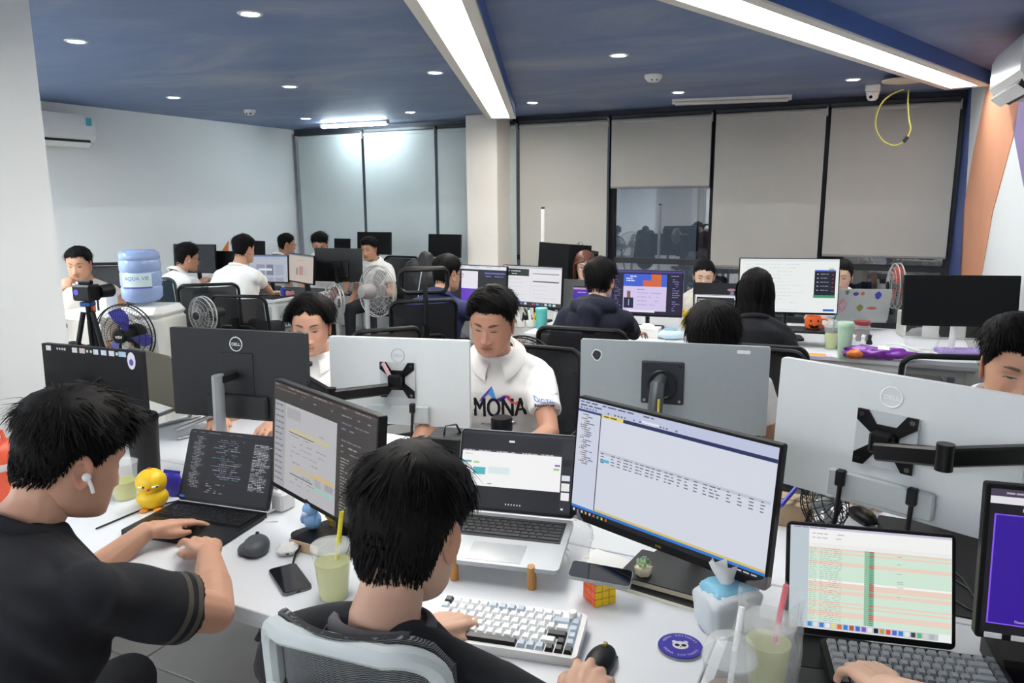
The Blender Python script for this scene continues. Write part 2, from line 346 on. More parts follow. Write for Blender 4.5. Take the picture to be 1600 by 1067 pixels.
def beam(name, label, c0, c1, width, lit, em, ztop, zbot, side=None):
    c0 = np.array(c0); c1 = np.array(c1); d = c1 - c0; Ln = np.linalg.norm(d); yaw = math.degrees(math.atan2(d[1], d[0]))
    t = thing(name, label, 'ceiling light', ((c0 + c1) / 2).tolist() + [0], yaw); h = ztop - zbot
    mb = MB(); e_ = (width - lit) / 2
    for s_ in (-1, 1): mb.box((0, s_ * (lit + e_) / 2, (ztop + zbot) / 2), (Ln, e_, h), b=.002)
    for s_ in (-1, 1): mb.box((s_ * (Ln / 2 - .04), 0, (ztop + zbot) / 2), (.08, lit, h), b=.002)
    mb.box((0, 0, ztop - .005), (Ln, lit, .01)); mb.build('housing', pm, t)
    for s_ in (-1, 1):
        mb = MB(); mb.box((0, s_ * (width / 2 + .004), (ztop + zbot) / 2 + .006), (Ln, .006, h - .012)); mb.build('painted_side', side or M('beam_side_paint', '#41609f', .6, var=.3, vs=2), t)
    mb = MB(); mb.box((0, 0, zbot + .02), (Ln - .16, lit, .006)); mb.build('diffuser', em, t); return t
beam('beam_light', 'long white box beam with a warm glowing strip ending at the pillar', (-.40, 1.2), (-.10, 8.34), .31, .185, M('warm_diffuser', '#fffaf0', emit=LAMP['beam1']), ZC, 2.55)
beam('beam_light', 'long white box beam with a bright glowing strip running to the right wall', (-.9, 1.75), (3.62, 6.25), .31, .19, M('cool_diffuser', '#fbfdff', emit=LAMP['beam2']), ZC, 2.55)
rl = M('office_diffuser', '#f4f8ff', emit=LAMP['room'])
beam('beam_light', 'long white box beam light over the left aisle, outside the photo', rn(-6.0, -1.5)[:2], rn(-6.0, 2.9)[:2], .31, .19, M('aisle_diffuser', '#f4fbff', emit=LAMP['aisle']), ZC, 2.55)  # unseen fill beam, added to lift the left wall
beam('beam_light', 'nearer of two long beam lights on the ceiling behind the photographer', rn(-5.8, -2.3)[:2], rn(.2, -2.3)[:2], .31, .19, rl, ZC, 2.55)  # this beam and the next are added fill, out of view behind the camera
beam('beam_light', 'farther of two long beam lights on the ceiling behind the photographer', rn(-5.8, -4.6)[:2], rn(.2, -4.6)[:2], .31, .19, rl, ZC, 2.55)
def tube_light(label, p0, p1, em):
    a_ = atz(*p0, 2.63); b_ = atz(*p1, 2.63); c_ = (a_ + b_) / 2; Ln = np.linalg.norm(a_ - b_); yaw = math.degrees(math.atan2(b_[1] - a_[1], b_[0] - a_[0]))
    t = thing('tube_light', label, 'ceiling light', (c_[0], c_[1], 2.63), yaw)
    mb = MB(); mb.box((0, 0, .018), (Ln, .05, .024), b=.004); mb.build('housing', wplastic, t)
    mb = MB(); mb.cone((-Ln / 2 + .03, 0, -.012), (Ln / 2 - .03, 0, -.012), .019, n=12); mb.build('tube', em, t)
    for s_ in (-1, 1):
        mb = MB(); mb.box((s_ * (Ln / 2 - .015), 0, -.004), (.03, .04, .03), b=.004); mb.build('end_cap', wplastic, t)
tube_light('glowing white tube light on the ceiling before the left blinds', (501, 197), (607, 191), M('tube_glow', '#eafaff', emit=LAMP['tube']))
tube_light('unlit white tube light on the ceiling before the right blinds', (1050, 160), (1237, 153), M('unlit_tube', '#d5d3cc', .4))
# smoke detectors, dome camera, cable loop
def detector(label, px, r=.055):
    p = atz(*px, ZC); t = thing('smoke_detector', label, 'detector', p)
    mb = MB(); mb.lathe([(0, -.055), (r * .55, -.053), (r * .85, -.035), (r, -.018), (r, 0)], 24); mb.build('body', wplastic, t)
    for s_ in (-1, 1):
        mb = MB(); mb.sph((s_ * .018, -.042, -.04), .009, 10, 6); mb.build('sensor_window', black, t)
detector('small round white smoke detector on the left ceiling', (390, 172), .06); detector('round white detector with two dark eyes between the beam lights', (1021, 117), .07)
p = atz(368, 197, ZC); t = thing('ceiling_box', 'small white box light with a loose wire under the left ceiling', 'fixture', p, AD)
mb = MB(); mb.box((0, 0, -.02), (.2, .12, .04), b=.006); mb.build('body', wplastic, t)
mb = MB(); mb.tube([(-.04, 0, -.04), (-.05, 0, -.09), (0, 0, -.11), (.05, 0, -.08), (.05, 0, -.04)], .003, 6); mb.build('wire', M('yellow_cable', '#b8b451', .5), t)
p = atz(1364, 140, 2.62); t = thing('dome_camera', 'white dome security camera under the ceiling left of the cable loop', 'camera', (p[0], p[1], ZC), AD)
mb = MB(); mb.box((0, 0, -.03), (.12, .12, .06), b=.008); mb.build('base', wplastic, t)
mb = MB(); mb.lathe([(0, -.135), (.03, -.13), (.046, -.11), (.052, -.075), (.052, -.058)], 24, R=rotm(8)); mb.build('dome', wplastic, t)
mb = MB(); mb.sph((-.012, -.036, -.105), .014, 10, 6); mb.build('lens', black, t)
p0 = aty(1390, 150, 6.35); p0[2] = ZC; t = thing('cable_loop', 'yellow cable hanging in a loop from a ceiling hatch', 'cable', (p0[0], p0[1], ZC), AD)
lp = [(1420, 140), (1418, 160), (1420, 190), (1424, 200), (1418, 215), (1407, 226), (1395, 228), (1380, 222), (1370, 207), (1367, 195), (1370, 175), (1380, 157), (1395, 146), (1412, 140)]
Ri = np.stack([RD, ND, [0, 0, 1]]); pts = []
for (u, v) in lp: pts.append((aty(u, v, 6.35 + (u - 1390) * -.0025) - np.array([p0[0], p0[1], ZC])) @ Ri.T)
P = np.array(pts); tt = np.linspace(0, len(P) - 1, 56); P = np.stack([np.interp(tt, np.arange(len(P)), P[:, i]) for i in range(3)], 1)
for _ in range(3): P[1:-1] = (P[:-2] + 2 * P[1:-1] + P[2:]) / 4
mb = MB(); mb.tube(P, .0065, 8); mb.build('cable', M('yellow_cable', '#b8b451', .5), t)
mb = MB(); k = 18; mb.box(P[k], (.03, .025, .05), b=.004, R=rotm(0, 35, 0)); mb.build('clip', dgrey, t)
mb = MB(); mb.lathe([(0, -.055), (.12, -.055), (.165, -.048), (.17, -.036), (.15, -.03), (0, -.03)], 28); mb.build('hatch_cover', M('cream_disc', '#d9d0bd', .6), t, loc=(.10, .0, 0))
# air conditioners
def aircon(label, loc, yaw, w=.82):
    t = thing('air_conditioner', label, 'air conditioner', loc, yaw)   # local -Y faces the room
    prof = [(0, -.14), (-.09, -.14), (-.17, -.115), (-.205, -.06), (-.205, .09), (-.185, .14), (0, .145)]
    mb = MB(); mb.prism(prof, -w / 2, w / 2, R=np.array([[0, 0, 1], [1, 0, 0], [0, 1, 0]])); mb.build('body', M('aircon_white', '#e9e9e6', .25, var=.02, coat=.3), t, 30)
    mb = MB(); mb.box((0, -.14, -.13), (w * .86, .1, .03), R=rotm(-22)); mb.build('outlet', M('aircon_outlet', '#26231f', .5), t)
    mb = MB(); mb.box((0, -.175, -.148), (w * .86, .075, .006), R=rotm(-38), b=.002); mb.build('flap', wplastic, t)
    for i in range(7):
        mb = MB(); mb.box(((i - 3) * w * .11, -.13, -.138), (.004, .07, .03)); mb.build('vane', lgrey, t)
    return t
p = atr(66, 200, RL); t = aircon('white wall air conditioner on the left wall with a blue energy label', p + RD * .002, AD + 90)
mb = MB(); mb.box((.34, -.207, .075), (.055, .003, .075)); mb.build('energy_label', M('aqua_sticker', '#4aa6b4', .5), t)
p = atw(1636, 105); aircon('white wall air conditioner high on the right wall beside the orange band', p - WN * .002, WA - 90, .85)
# ---------------------------------------------------------------- generators: screens, monitors, laptops, keyboards
DZ = .76
scr = M('screen_glow', '#ffffff', rough=.4, emit=LAMP['screen'], attr=True, spec=.12)
class UI:
    def __init__(s, seed=1): s.r = []; s.rng = random.Random(seed)
    def rect(s, x0, y0, x1, y1, c): s.r.append((x0, y0, x1, y1, srgb(c))); return s
    def words(s, x0, x1, y, h, c, fill=.8, wmin=.012, wmax=.05):
        x = x0
        while x < x1 - wmin:
            w = min(s.rng.uniform(wmin, wmax), x1 - x)
            if s.rng.random() < fill: s.rect(x, y, x + w, y + h, c)
            x += w + .008
        return s
    def para(s, x0, x1, y0, y1, dy, h, cols, fill=.8, indent=0.0, short=.5):
        y = y0
        while y < y1:
            a = x0 + (s.rng.randint(0, 4) * indent if indent else 0); e = a + (x1 - a) * s.rng.uniform(short, 1)
            s.words(a, e, y, h, s.rng.choice(cols), fill); y += dy
        return s
    def text(s, body, x, y, size, c, sx=1.0): s.t = getattr(s, 't', []) + [(body, x, y, size, srgb(c), sx)]; return s
    def build(s, name, w, h, y, z, parent, fb=None):
        V = []; Fc = []; C = []
        for (body, tx, ty, size, c, sx) in getattr(s, 't', []):
            v, f = text_geo(body); i = len(V); v = v * size * h; v[:, 0] *= sx
            V += [(w * (tx - .5) + p[0], y - .0016, z + h * (.5 - ty) + p[1]) for p in v]; Fc += [tuple(k + i for k in q) for q in f]; C += [(*c, 1)] * len(v)
        for k, (x0, y0, x1, y1, c) in enumerate(s.r):
            o = y - .00004 * min(k, 12) - .0000015 * k; i = len(V)
            V += [(w * (x0 - .5), o, z + h * (.5 - y1)), (w * (x1 - .5), o, z + h * (.5 - y1)), (w * (x1 - .5), o, z + h * (.5 - y0)), (w * (x0 - .5), o, z + h * (.5 - y0))]
            Fc.append((i, i + 1, i + 2, i + 3)); C += [(*c, 1)] * 4
        me = bpy.data.meshes.new(name); me.from_pydata(V, [], Fc); me.materials.append(scr)
        at = me.color_attributes.new('Col', 'FLOAT_COLOR', 'POINT'); at.data.foreach_set('color', np.array(C, dtype=np.float32).ravel()); me.update()
        return link(name, me, parent)
def rbx(mb, w, h, t, z, y=0.0, r=.008, m=0, k=4):
    """rounded upright slab: w x h in x,z and t thick in y"""
    P = []
    for (sx, sz, a0) in ((1, 1, 0), (-1, 1, 90), (-1, -1, 180), (1, -1, 270)):
        for i in range(k + 1):
            a = math.radians(a0 + 90 * i / k); P.append((sx * (w / 2 - r) + r * math.cos(a), sz * (h / 2 - r) + r * math.sin(a)))
    mb.prism(P, -t / 2, t / 2, m, FRONT, (0, y, z)); return mb
def rslab(mb, w, d, t, z, r=.01, m=0, k=4, c=(0, 0)):
    P = []
    for (sx, sy, a0) in ((1, 1, 0), (-1, 1, 90), (-1, -1, 180), (1, -1, 270)):
        for i in range(k + 1):
            a = math.radians(a0 + 90 * i / k); P.append((c[0] + sx * (w / 2 - r) + r * math.cos(a), c[1] + sy * (d / 2 - r) + r * math.sin(a)))
    mb.prism(P, z - t / 2, z + t / 2, m); return mb
def monitor(label, c, yaw, w=.54, h=.322, tilt=0.0, shell=None, ui=None, stand='pole', logo=None, thick=.022, bz=.006, chin=.014, group=None, roll=0.0, bump=True, base_z=DZ, cat='monitor', off='#17181a', standm=None, sb=.06):
    """c = centre of the panel; local -Y is the screen side"""
    shell = shell or black; t = thing('monitor', label, cat, (c[0], c[1], base_z), yaw, group); zc = c[2] - base_z
    Rt = np.array(rotm(tilt, roll, 0)); ctr = np.array([0, 0, zc])
    def place(o): o.rotation_euler = (math.radians(tilt), math.radians(roll), 0); o.location = (0, 0, zc); return o
    mb = MB(); rbx(mb, w, h, thick, 0, 0, .006); pn = place(mb.build('panel', shell, t))
    mb = MB(); rbx(mb, w - .002, h - .002, .004, 0, -thick / 2 - .001, .006); mb.build('bezel', black, pn)
    sw, sh = w - 2 * bz, h - bz - chin; zz = (chin - bz) / 2
    if ui is None:
        mb = MB(); mb.box((0, -thick / 2 - .0032, zz), (sw, .0012, sh)); mb.build('screen', M('screen_off', '#0c0d0f', .35, var=.02, spec=.18), pn)
    else: ui.build('screen', sw, sh, -thick / 2 - .0035, zz, pn)
    if bump:
        mb = MB(); bw, bh = w * .46, h * .5
        mb.box((0, thick / 2 + .012, -h * .14), (bw, .026, bh), b=.012); mb.build('back_housing', shell, pn)
    if logo:
        lm_, lw, lz = logo; mb = MB(); yy = thick / 2 + .0012
        mb.torus((0, yy, lz), lw, lw * .07, 32, 6, R=rotm(90)); text_on(mb, 'DELL', lw * .62, BACK, (0, yy + .0006, lz - lw * .04), 1.05); mb.build('logo', lm_, pn)
    sm = standm or dgrey
    if stand == 'pole':
        mb = MB(); mb.tube([(0, sb, .01), (0, sb - .01, zc * .5), (0, thick / 2 + .045, zc)], .026, 8, sq=(1.2, .6)); mb.build('stand_neck', sm, t)
        mb = MB(); rslab(mb, .24, .19, .012, .006, .03, c=(0, sb - .03)); mb.build('stand_base', sm, t)
        mb = MB(); mb.box((0, thick / 2 + .025, zc), (.09, .04, .09), b=.008); mb.build('stand_hinge', sm, t)
    return t, pn
def laptop(label, loc, yaw, w=.33, d=.23, ang=110, shell=None, ui=None, keys=None, lidback=None, group=None, lift=0.0, slope=0.0, keym=None, deck=None, bz=.006, hs=None):
    """loc = middle of the hinge on the desk; the user sits at -Y; lid leans back to ang"""
    shell = shell or silver; t = thing('laptop', label, 'laptop', loc, yaw, group); t.rotation_euler[0] = math.radians(slope) * 0
    bo = link('base', None, t); bo.rotation_euler = (math.radians(slope), 0, 0); bo.location = (0, 0, lift)
    mb = MB(); rslab(mb, w, d, .012, .008, .012, c=(0, -d / 2)); base = mb.build('base', shell, t); base.rotation_euler = bo.rotation_euler; base.location = bo.location; bpy.data.objects.remove(bo)
    mb = MB(); mb.box((0, -d * .29, .0145), (w * .9, d * .43, .0012)); mb.build('keyboard_well', deck or black, base)
    mb = MB(); mb.box((0, -d * .78, .0142), (w * .42, d * .34, .0008)); mb.build('trackpad', M('trackpad_' + shell.name, '#909497' if shell is silver else '#1d1e20', .3, .4), base)
    if keys:
        kp = {}
        rows = [(14, .7), (14, 1), (14, 1), (13, 1), (12, 1), (8, 1)]; y = -d * .095; kw = w * .88
        for ri, (n, hh) in enumerate(rows):
            kh = d * .062 * hh; ws = [1] * n
            if ri == 1: ws[-1] = 1.5
            if ri == 2: ws[0] = 1.5
            if ri == 3: ws[0] = 1.75; ws[-1] = 1.75
            if ri == 4: ws[0] = 2.2; ws[-1] = 2.2
            if ri == 5: ws = [1, 1, 1, 1.2, 5.2, 1.2, 1, 3]
            tot = sum(ws); x = -kw / 2
            for q in ws:
                ww = kw * q / tot; key = (round(ww, 4), round(kh, 4))
                lo = (x + ww / 2, y - kh / 2, .0162)
                if key not in kp:
                    mk = MB(); mk.box((0, 0, 0), (ww - .0028, kh - .0022, .003), b=.0008); kp[key] = mk.build('key', keym or keys, base, loc=lo)
                else: c_ = kp[key].copy(); COL.objects.link(c_); c_.location = lo
                x += ww
            y -= kh + .0008
    hs = hs or d * .96
    mb = MB(); rbx(mb, w, hs, .006, hs / 2, .0, .012); lid = mb.build('lid', lidback or shell, t); lid.location = (0, .002, .016 + lift); lid.rotation_euler = (math.radians(-(ang - 90)), 0, 0)
    mb = MB(); rbx(mb, w - .004, hs - .004, .002, hs / 2, -.0035, .01); mb.build('bezel', black, lid)
    if ui: ui.build('screen', w - 2 * bz, hs - bz * 2.6, -.0056, hs / 2 + bz * .4, lid)
    return t, base, lid
def keyboard(label, loc, yaw, case, colour, w=.325, d=.135, knob=None, tilt=5, knobm=None):
    """75% mechanical keyboard; colour(row, i, n) -> material; loc = centre on the desk"""
    t = thing('keyboard', label, 'keyboard', loc, yaw); body = MB(); rslab(body, w, d, .022, .014, .012); bo = body.build('case', case, t); bo.rotation_euler = (math.radians(tilt), 0, 0); bo.location = (0, 0, .004)
    rows = [[1, 1, 1, 1, 1, 1, 1, 1, 1, 1, 1, 1, 1, -1, 1], [1] * 13 + [2, 1], [1.5] + [1] * 12 + [1.5, 1], [1.75] + [1] * 11 + [2.25, 1], [2.25] + [1] * 10 + [1.75, 1, 1], [1.25, 1.25, 1.25, 6.25, 1, 1, 1, 1, 1, 1]]
    u = (w - .02) / 16.0; pr = {}
    for ri, row in enumerate(rows):
        x = -8 * u; y = (2.5 - ri) * (d - .016) / 6.0
        sc_ = 16.0 / sum(abs(q) for q in row)
        for i, q in enumerate(row):
            ww = abs(q) * u * sc_
            if q > 0 or knob is None:
                m_ = colour(ri, i, len(row)); key = (round(ww, 4), m_.name); lo = (x + ww / 2, y, .033)
                if key not in pr:
                    kx, ky = ww - .0022, (d - .016) / 6 - .0022; tx, ty = kx / 2 - .003, ky / 2 - .003
                    v = [(-kx / 2, -ky / 2, -.008), (kx / 2, -ky / 2, -.008), (kx / 2, ky / 2, -.008), (-kx / 2, ky / 2, -.008), (-tx, -ty + .001, 0), (tx, -ty + .001, 0), (tx, ty + .001, 0), (-tx, ty + .001, 0)]
                    mk = MB(); mk.add(v, [(4, 5, 6, 7), (0, 1, 5, 4), (1, 2, 6, 5), (2, 3, 7, 6), (3, 0, 4, 7)]); pr[key] = mk.build('keycap', m_, bo, loc=lo)
                else: c_ = pr[key].copy(); COL.objects.link(c_); c_.location = lo
            else: pass
            x += ww
    if knob:
        mb = MB(); mb.lathe([(.0095, 0), (.0095, .014), (.008, .016), (0, .016)], 24); mb.build('knob', knob, bo, loc=(w / 2 - .03, d / 2 - .02, .026))
    return t
def desk(label, r0, r1, n0, n1, z=DZ, top=None, legs=True, back=True):
    t = thing('desk', label, 'desk', rn((r0 + r1) / 2, (n0 + n1) / 2, 0), AD); w, d = r1 - r0, n1 - n0
    mb = MB(); mb.box((0, 0, z - .0125), (w, d, .025), b=.002); mb.build('tabletop', top or M('white_desk_top', '#dadde0', .35, var=.015, vs=5), t)
    lm_ = M('white_desk_leg', '#d9dad8', .4, var=.03)
    for sx in (-1, 1):
        for sy in (-1, 1):
            mb = MB(); mb.box((sx * (w / 2 - .04), sy * (d / 2 - .05), (z - .025) / 2), (.045, .045, z - .025), b=.003); mb.build('leg', lm_, t)
    mb = MB()
    for sy in (-1, 1): mb.box((0, sy * (d / 2 - .05), z - .05), (w - .12, .03, .045), b=.003)
    for sx in (-1, 1): mb.box((sx * (w / 2 - .04), 0, z - .05), (.03, d - .14, .045), b=.003)
    mb.build('frame', lm_, t); return t
meshm = M('chair_mesh', '#15161a', .7, alpha=.8, var=.2, vs=400); chm = M('chair_black_plastic', '#0f1012', .5, var=.1, spec=.25)
def office_chair(label, loc, yaw, seat_z=.47, bw=.46, bh=.5, head=False, arms=True, frame_m=None, mesh_m=None, lean=8, lumbar=True, base=True):
    """local +Y is the way the sitter faces"""
    fm = frame_m or chm; t = thing('office_chair', label, 'chair', (loc[0], loc[1], 0), yaw, 'office chairs')
    mb = MB(); rslab(mb, .48, .46, .07, seat_z - .035, .08); mb.build('seat', M('chair_seat_fabric', '#17181b', .85, bump=.2), t)
    R = rotm(lean); o0 = np.array([0, -.22, seat_z + .06])
    def outline(w, h, k=8, r=.06, curve=.05):
        P = []
        for (sx, sz, a0) in ((1, 1, 0), (-1, 1, 90), (-1, -1, 180), (1, -1, 270)):
            for i in range(k + 1):
                a = math.radians(a0 + 90 * i / k); x = sx * (w / 2 - r) + r * math.cos(a); z = h / 2 + sz * (h / 2 - r) + r * math.sin(a)
                P.append((x, curve * (x / (w / 2)) ** 2, z))
        return np.array(P)
    P = outline(bw, bh) @ R.T + o0; mb = MB(); mb.tube(P, .016, 8, closed=True, sq=(1, .75)); mb.build('back_frame', fm, t)
    nx, nz = 10, 6; V = []
    for k in range(nz + 1):
        for i in range(nx + 1):
            x = (i / nx - .5) * (bw - .03); V.append((x, .05 * (x / (bw / 2)) ** 2, .015 + k / nz * (bh - .03)))
    V = np.array(V) @ R.T + o0; Fc = [(k * (nx + 1) + i, k * (nx + 1) + i + 1, (k + 1) * (nx + 1) + i + 1, (k + 1) * (nx + 1) + i) for k in range(nz) for i in range(nx)]
    mb = MB(); mb.add(V, Fc); mb.add(V - np.array([0, .006, 0]), [f[::-1] for f in Fc]); mb.build('mesh_back', mesh_m or meshm, t, 60)
    if lumbar:
        Q = outline(bw * .62, bh * .42, 6, .05, .03) @ R.T + o0 + np.array([0, -.045, bh * .08]); mb = MB(); mb.tube(Q, .011, 6, closed=True); mb.build('lumbar_support', fm, t)
    mb = MB(); mb.tube(np.array([(0, .1, -.02), (0, -.03, -.05), (0, -.05, .08), (0, -.035, .3)]) @ R.T + o0, .026, 8); mb.build('back_spine', fm, t)
    if head:
        H0 = o0 + np.array([0, -.01, bh + .03]) @ R.T
        Q = outline(.3, .15, 6, .045, .05) @ rotm(lean - 4).T + H0 + np.array([0, -.01, .03]); mb = MB(); mb.tube(Q, .017, 8, closed=True, sq=(1.3, .8)); hr = mb.build('headrest', fm, t)
        mb = MB(); mb.tube([H0 + np.array([0, -.02, -.16]), H0 + np.array([0, -.045, -.02]), H0 + np.array([0, -.02, .08])], .022, 8, sq=(1.4, .7)); mb.build('headrest_post', fm, t)
    if arms:
        for s_ in (-1, 1):
            mb = MB(); mb.box((s_ * .29, .02, seat_z + .2), (.075, .24, .03), b=.012); ar = mb.build('armrest', fm, t)
            mb = MB(); mb.tube([(s_ * .2, 0, seat_z - .06), (s_ * .285, -.02, seat_z - .03), (s_ * .29, -.02, seat_z + .19)], .016, 8); mb.build('armrest_post', fm, ar)
    if base:
        mb = MB(); mb.cone((0, 0, .1), (0, 0, seat_z - .06), .026, .02); mb.build('gas_lift', fm, t)
        for i in range(5):
            a = math.radians(72 * i + 18); e_ = np.array([math.cos(a) * .3, math.sin(a) * .3, .075])
            mb = MB(); mb.tube([(0, 0, .12), e_], [.028, .018], 8); lg = mb.build('base_leg', fm, t)
            mb = MB(); x_, y_, d_ = frame(np.array([-math.sin(a), math.cos(a), 0])); mb.cone(e_ + d_ * -.022 + (0, 0, -.045), e_ + d_ * .022 + (0, 0, -.045), .029, n=14); mb.build('caster', fm, lg)
    return t
def fan(label, head, yaw, base=None, r=.21, guard=None, blade=None, motor=None, blades=3, pole=None, depth=.11, hubtext=None, tilt=0, spokes=40):
    """pedestal fan; head = centre of the guard; local +Y blows"""
    t = thing('fan', label, 'fan', (head[0], head[1], 0), yaw); g = guard or black; pz = head[2]; R = rotm(90 + tilt)
    hd = link('fan_head', None, t); mb = MB()
    for k, rr in enumerate((1, .98)): mb.torus((0, 0, (k - .5) * .03), r * rr, .0045 if k == 0 else .004, 40, 6)
    for sgn in (-1, 1):
        for q in (.25, .45, .65, .83):
            mb.torus((0, 0, sgn * depth / 2 * math.sqrt(1 - (q * .95) ** 2)), r * q, .0016, 32, 4)
        for i in range(spokes):
            a = 2 * math.pi * i / spokes + sgn * .04; P = []
            for q in (.18, .45, .7, .9, 1.0): P.append((r * q * math.cos(a), r * q * math.sin(a), sgn * depth / 2 * math.sqrt(max(0, 1 - (q * .95) ** 2))))
            mb.tube(P, .0011, 3)
    bpy.data.objects.remove(hd); go = mb.build('guard', g, t, loc=(0, 0, pz)); go.rotation_euler = (math.radians(-90 + tilt), 0, 0); go['kind'] = 'stuff'
    mb = MB(); mb.lathe([(0, depth / 2 + .012), (r * .2, depth / 2 + .008), (r * .22, depth / 2 - .01)], 24); hub = mb.build('hub', motor or black, go)
    if hubtext:
        mb = MB(); text_on(mb, hubtext[0], r * .12, None, (-r * .02, 0, depth / 2 + .0135)); mb.build('hub_lettering', hubtext[1], hub)
    for i in range(blades):
        a0 = 2 * math.pi * i / blades + .5; V = []; K = 7
        for k in range(K + 1):
            q = .14 + .74 * k / K; wd = (.34 + .55 * math.sin(math.pi * min(1, k / K * .9 + .05))) * .55
            for s_ in (-1, 0, 1):
                a = a0 + s_ * wd * .75 + k * .06; V.append((r * q * math.cos(a), r * q * math.sin(a), -.012 + s_ * .018))
        Fc = [(k * 3 + i_, k * 3 + i_ + 1, (k + 1) * 3 + i_ + 1, (k + 1) * 3 + i_) for k in range(K) for i_ in range(2)]
        mb = MB(); V = np.array(V); mb.add(V, Fc); mb.add(V - (0, 0, .002), [f[::-1] for f in Fc]); mb.build('blade', blade or dgrey, go, 60)
    mb = MB(); mb.lathe([(0, -depth / 2 - .12), (r * .22, -depth / 2 - .115), (r * .3, -depth / 2 - .07), (r * .3, -depth / 2 - .01), (r * .2, -depth / 2)], 20); mb.build('motor', motor or black, go)
    pm_ = pole or motor or black; mb = MB(); mb.tube([(0, -depth / 2 - .05, pz - .02), (0, -depth / 2 - .06, pz - .1), (0, -depth / 2 - .06, .03)], [.028, .018, .018], 10); mb.build('pole', pm_, t)
    mb = MB(); mb.lathe([(.19, 0), (.19, .015), (.05, .035), (.022, .06)], 24, c=(0, -depth / 2 - .06, 0)); mb.build('base', pm_, t)
    return t
# ---------------------------------------------------------------- desks
desk('white desk in front of the man in the black tee with sleeve stripes', -2.75, -1.075, 1.19, 1.83); desk('white desk under the white keyboard and the open silver laptop', -1.07, -.262, 1.19, 1.83)
desk('white desk under the black mat and the green spreadsheet laptop', -.258, RR - .03, 1.19, 1.83)
desk('white desk on the far side under the dark monitor with silver stand', -2.75, -1.345, 1.835, 2.46); desk('white desk in front of the man in the white printed polo', -1.34, -.30, 1.835, 2.46); desk('white desk under the right-hand white monitor on an arm', -.296, RR - .03, 1.835, 2.46)
desk('white desk in the middle row with the teal tumbler', -2.28, -1.27, 4.85, 6.05); desk('white desk in the middle row with the wipes pack', -1.265, -.57, 4.85, 6.05); desk('white desk in the middle row with the purple snack bag', -.565, RR - .05, 4.85, 6.05)
desk('white corner desk with a black mat where the man in the plain white shirt sits', -6.9, -5.24, 5.5, 6.55); desk('white desk against the blinds carrying the yellow folder', -6.2, -4.1, 7.5, 8.1)
def mat_pad(label, r0, r1, n0, n1, col='#17181a', z=DZ):
    mb = MB(); rslab(mb, r1 - r0, n1 - n0, .004, .002, .012); tag(mb.build('desk_mat', M('desk_mat_' + col[1:], col, .7, var=.1), loc=rn((r0 + r1) / 2, (n0 + n1) / 2, z), rot=RZ), label, 'desk mat')
mat_pad('black desk mat under the grey keyboard', -.235, RR - .1, 1.21, 1.66); mat_pad('black mat under the hand holding the mouse', .05, RR - .1, 1.86, 2.40)
mat_pad('black mat on the far corner desk under the two bright screens', -6.8, -5.3, 5.56, 6.5); mat_pad('grey mat in front of the teal tumbler', -2.2, -1.5, 4.9, 5.4, '#3c3f42')
# ---------------------------------------------------------------- front island screens
def mid(a, b): return (np.array(a) + np.array(b)) / 2
u = UI(3).rect(0, 0, 1, 1, '#d3d8e8')
u.rect(0, 0, 1, .085, '#c3cae4').words(.01, .42, .012, .012, '#5a617a').words(.01, .3, .04, .012, '#5a617a').words(.01, .55, .064, .014, '#6a7089', .7, .006, .012).rect(.36, .055, .45, .075, '#e6eaf6')
u.rect(0, .085, .135, .105, '#39437e').rect(.135, .085, 1, .12, '#252f5c').rect(.138, .085, .26, .118, '#e8d672').words(.15, .24, .095, .012, '#6a5f20')
u.rect(.132, .105, .137, .93, '#2a2f45').rect(.138, .115, 1, .93, '#d9deea').rect(0, .105, .132, .93, '#d2d8e8')
y = .12; rr = random.Random(4)
while y < .56:
    ind = rr.choice((.02, .03, .04, .05)); u.rect(ind, y, ind + .006, y + .011, rr.choice(('#c08a3c', '#c7653a', '#53586c', '#c08a3c'))); u.words(ind + .01, ind + rr.uniform(.03, .07), y, .009, '#6b7188', 1); y += .0185
u.rect(.145, .40, .99, .425, '#c3c8d6'); u.rect(.15, .465, .2, .49, '#5cb4d8')
for k, x in enumerate((.15, .21, .245, .28, .345, .37, .40, .46, .50, .565, .60, .645, .69, .72, .80, .85, .90, .95)):
    for j in range(4): u.words(x, x + (.05 if k in (3, 6, 8, 13) else .02), .415 + j * .025, .009, '#6a6f80', 1, .01, .03)
u.rect(.138, .915, 1, .935, '#d9c471').rect(0, .935, 1, .958, '#2f7bd8').rect(0, .958, 1, 1, '#15171d')
for k in range(9): u.rect(.012 + k * .024, .968, .022 + k * .024, .99, ('#dfe3ea', '#a05a8c', '#c9d2e0', '#e0a24a', '#b9c4d8', '#d55f4a', '#5fae6a', '#d6cf6a', '#d06a3c')[k])
u.words(.86, .97, .972, .01, '#c8ccd6', 1)
bc = mid(mid((.175, 1.878, 1.2), (.158, 1.878, .877)), mid((.569, 1.512, 1.198), (.556, 1.512, .875)))
mon_big, pn = monitor('black monitor showing a database table, tilted towards the man with the white keyboard', bc, -43, .54, .325, -4, black, u, 'pole', chin=.02, roll=1.5, sb=.17)
mb = MB(); mb.box((0, -.0135, -.152), (.016, .001, .006)); mb.build('maker_mark', M('amber_mark', '#c9a53a', .5), pn)
u = UI(5).rect(0, 0, 1, 1, '#3b3837').rect(.0, 0, 1, .03, '#4a3d3a').words(.02, .95, .01, .012, '#8a8380', .8).words(.02, .35, .045, .012, '#7a6a62').words(.3, .95, .075, .012, '#8d8a88', .5)
u.rect(.02, .17, .66, 1, '#b9b9bd').rect(.02, .17, .14, 1, '#a6a7ad').rect(.155, .2, .3, .3, '#a9a9ab')
for k in range(14): u.words(.03, .12, .2 + k * .056, .012, '#6b6c74', 1, .02, .05)
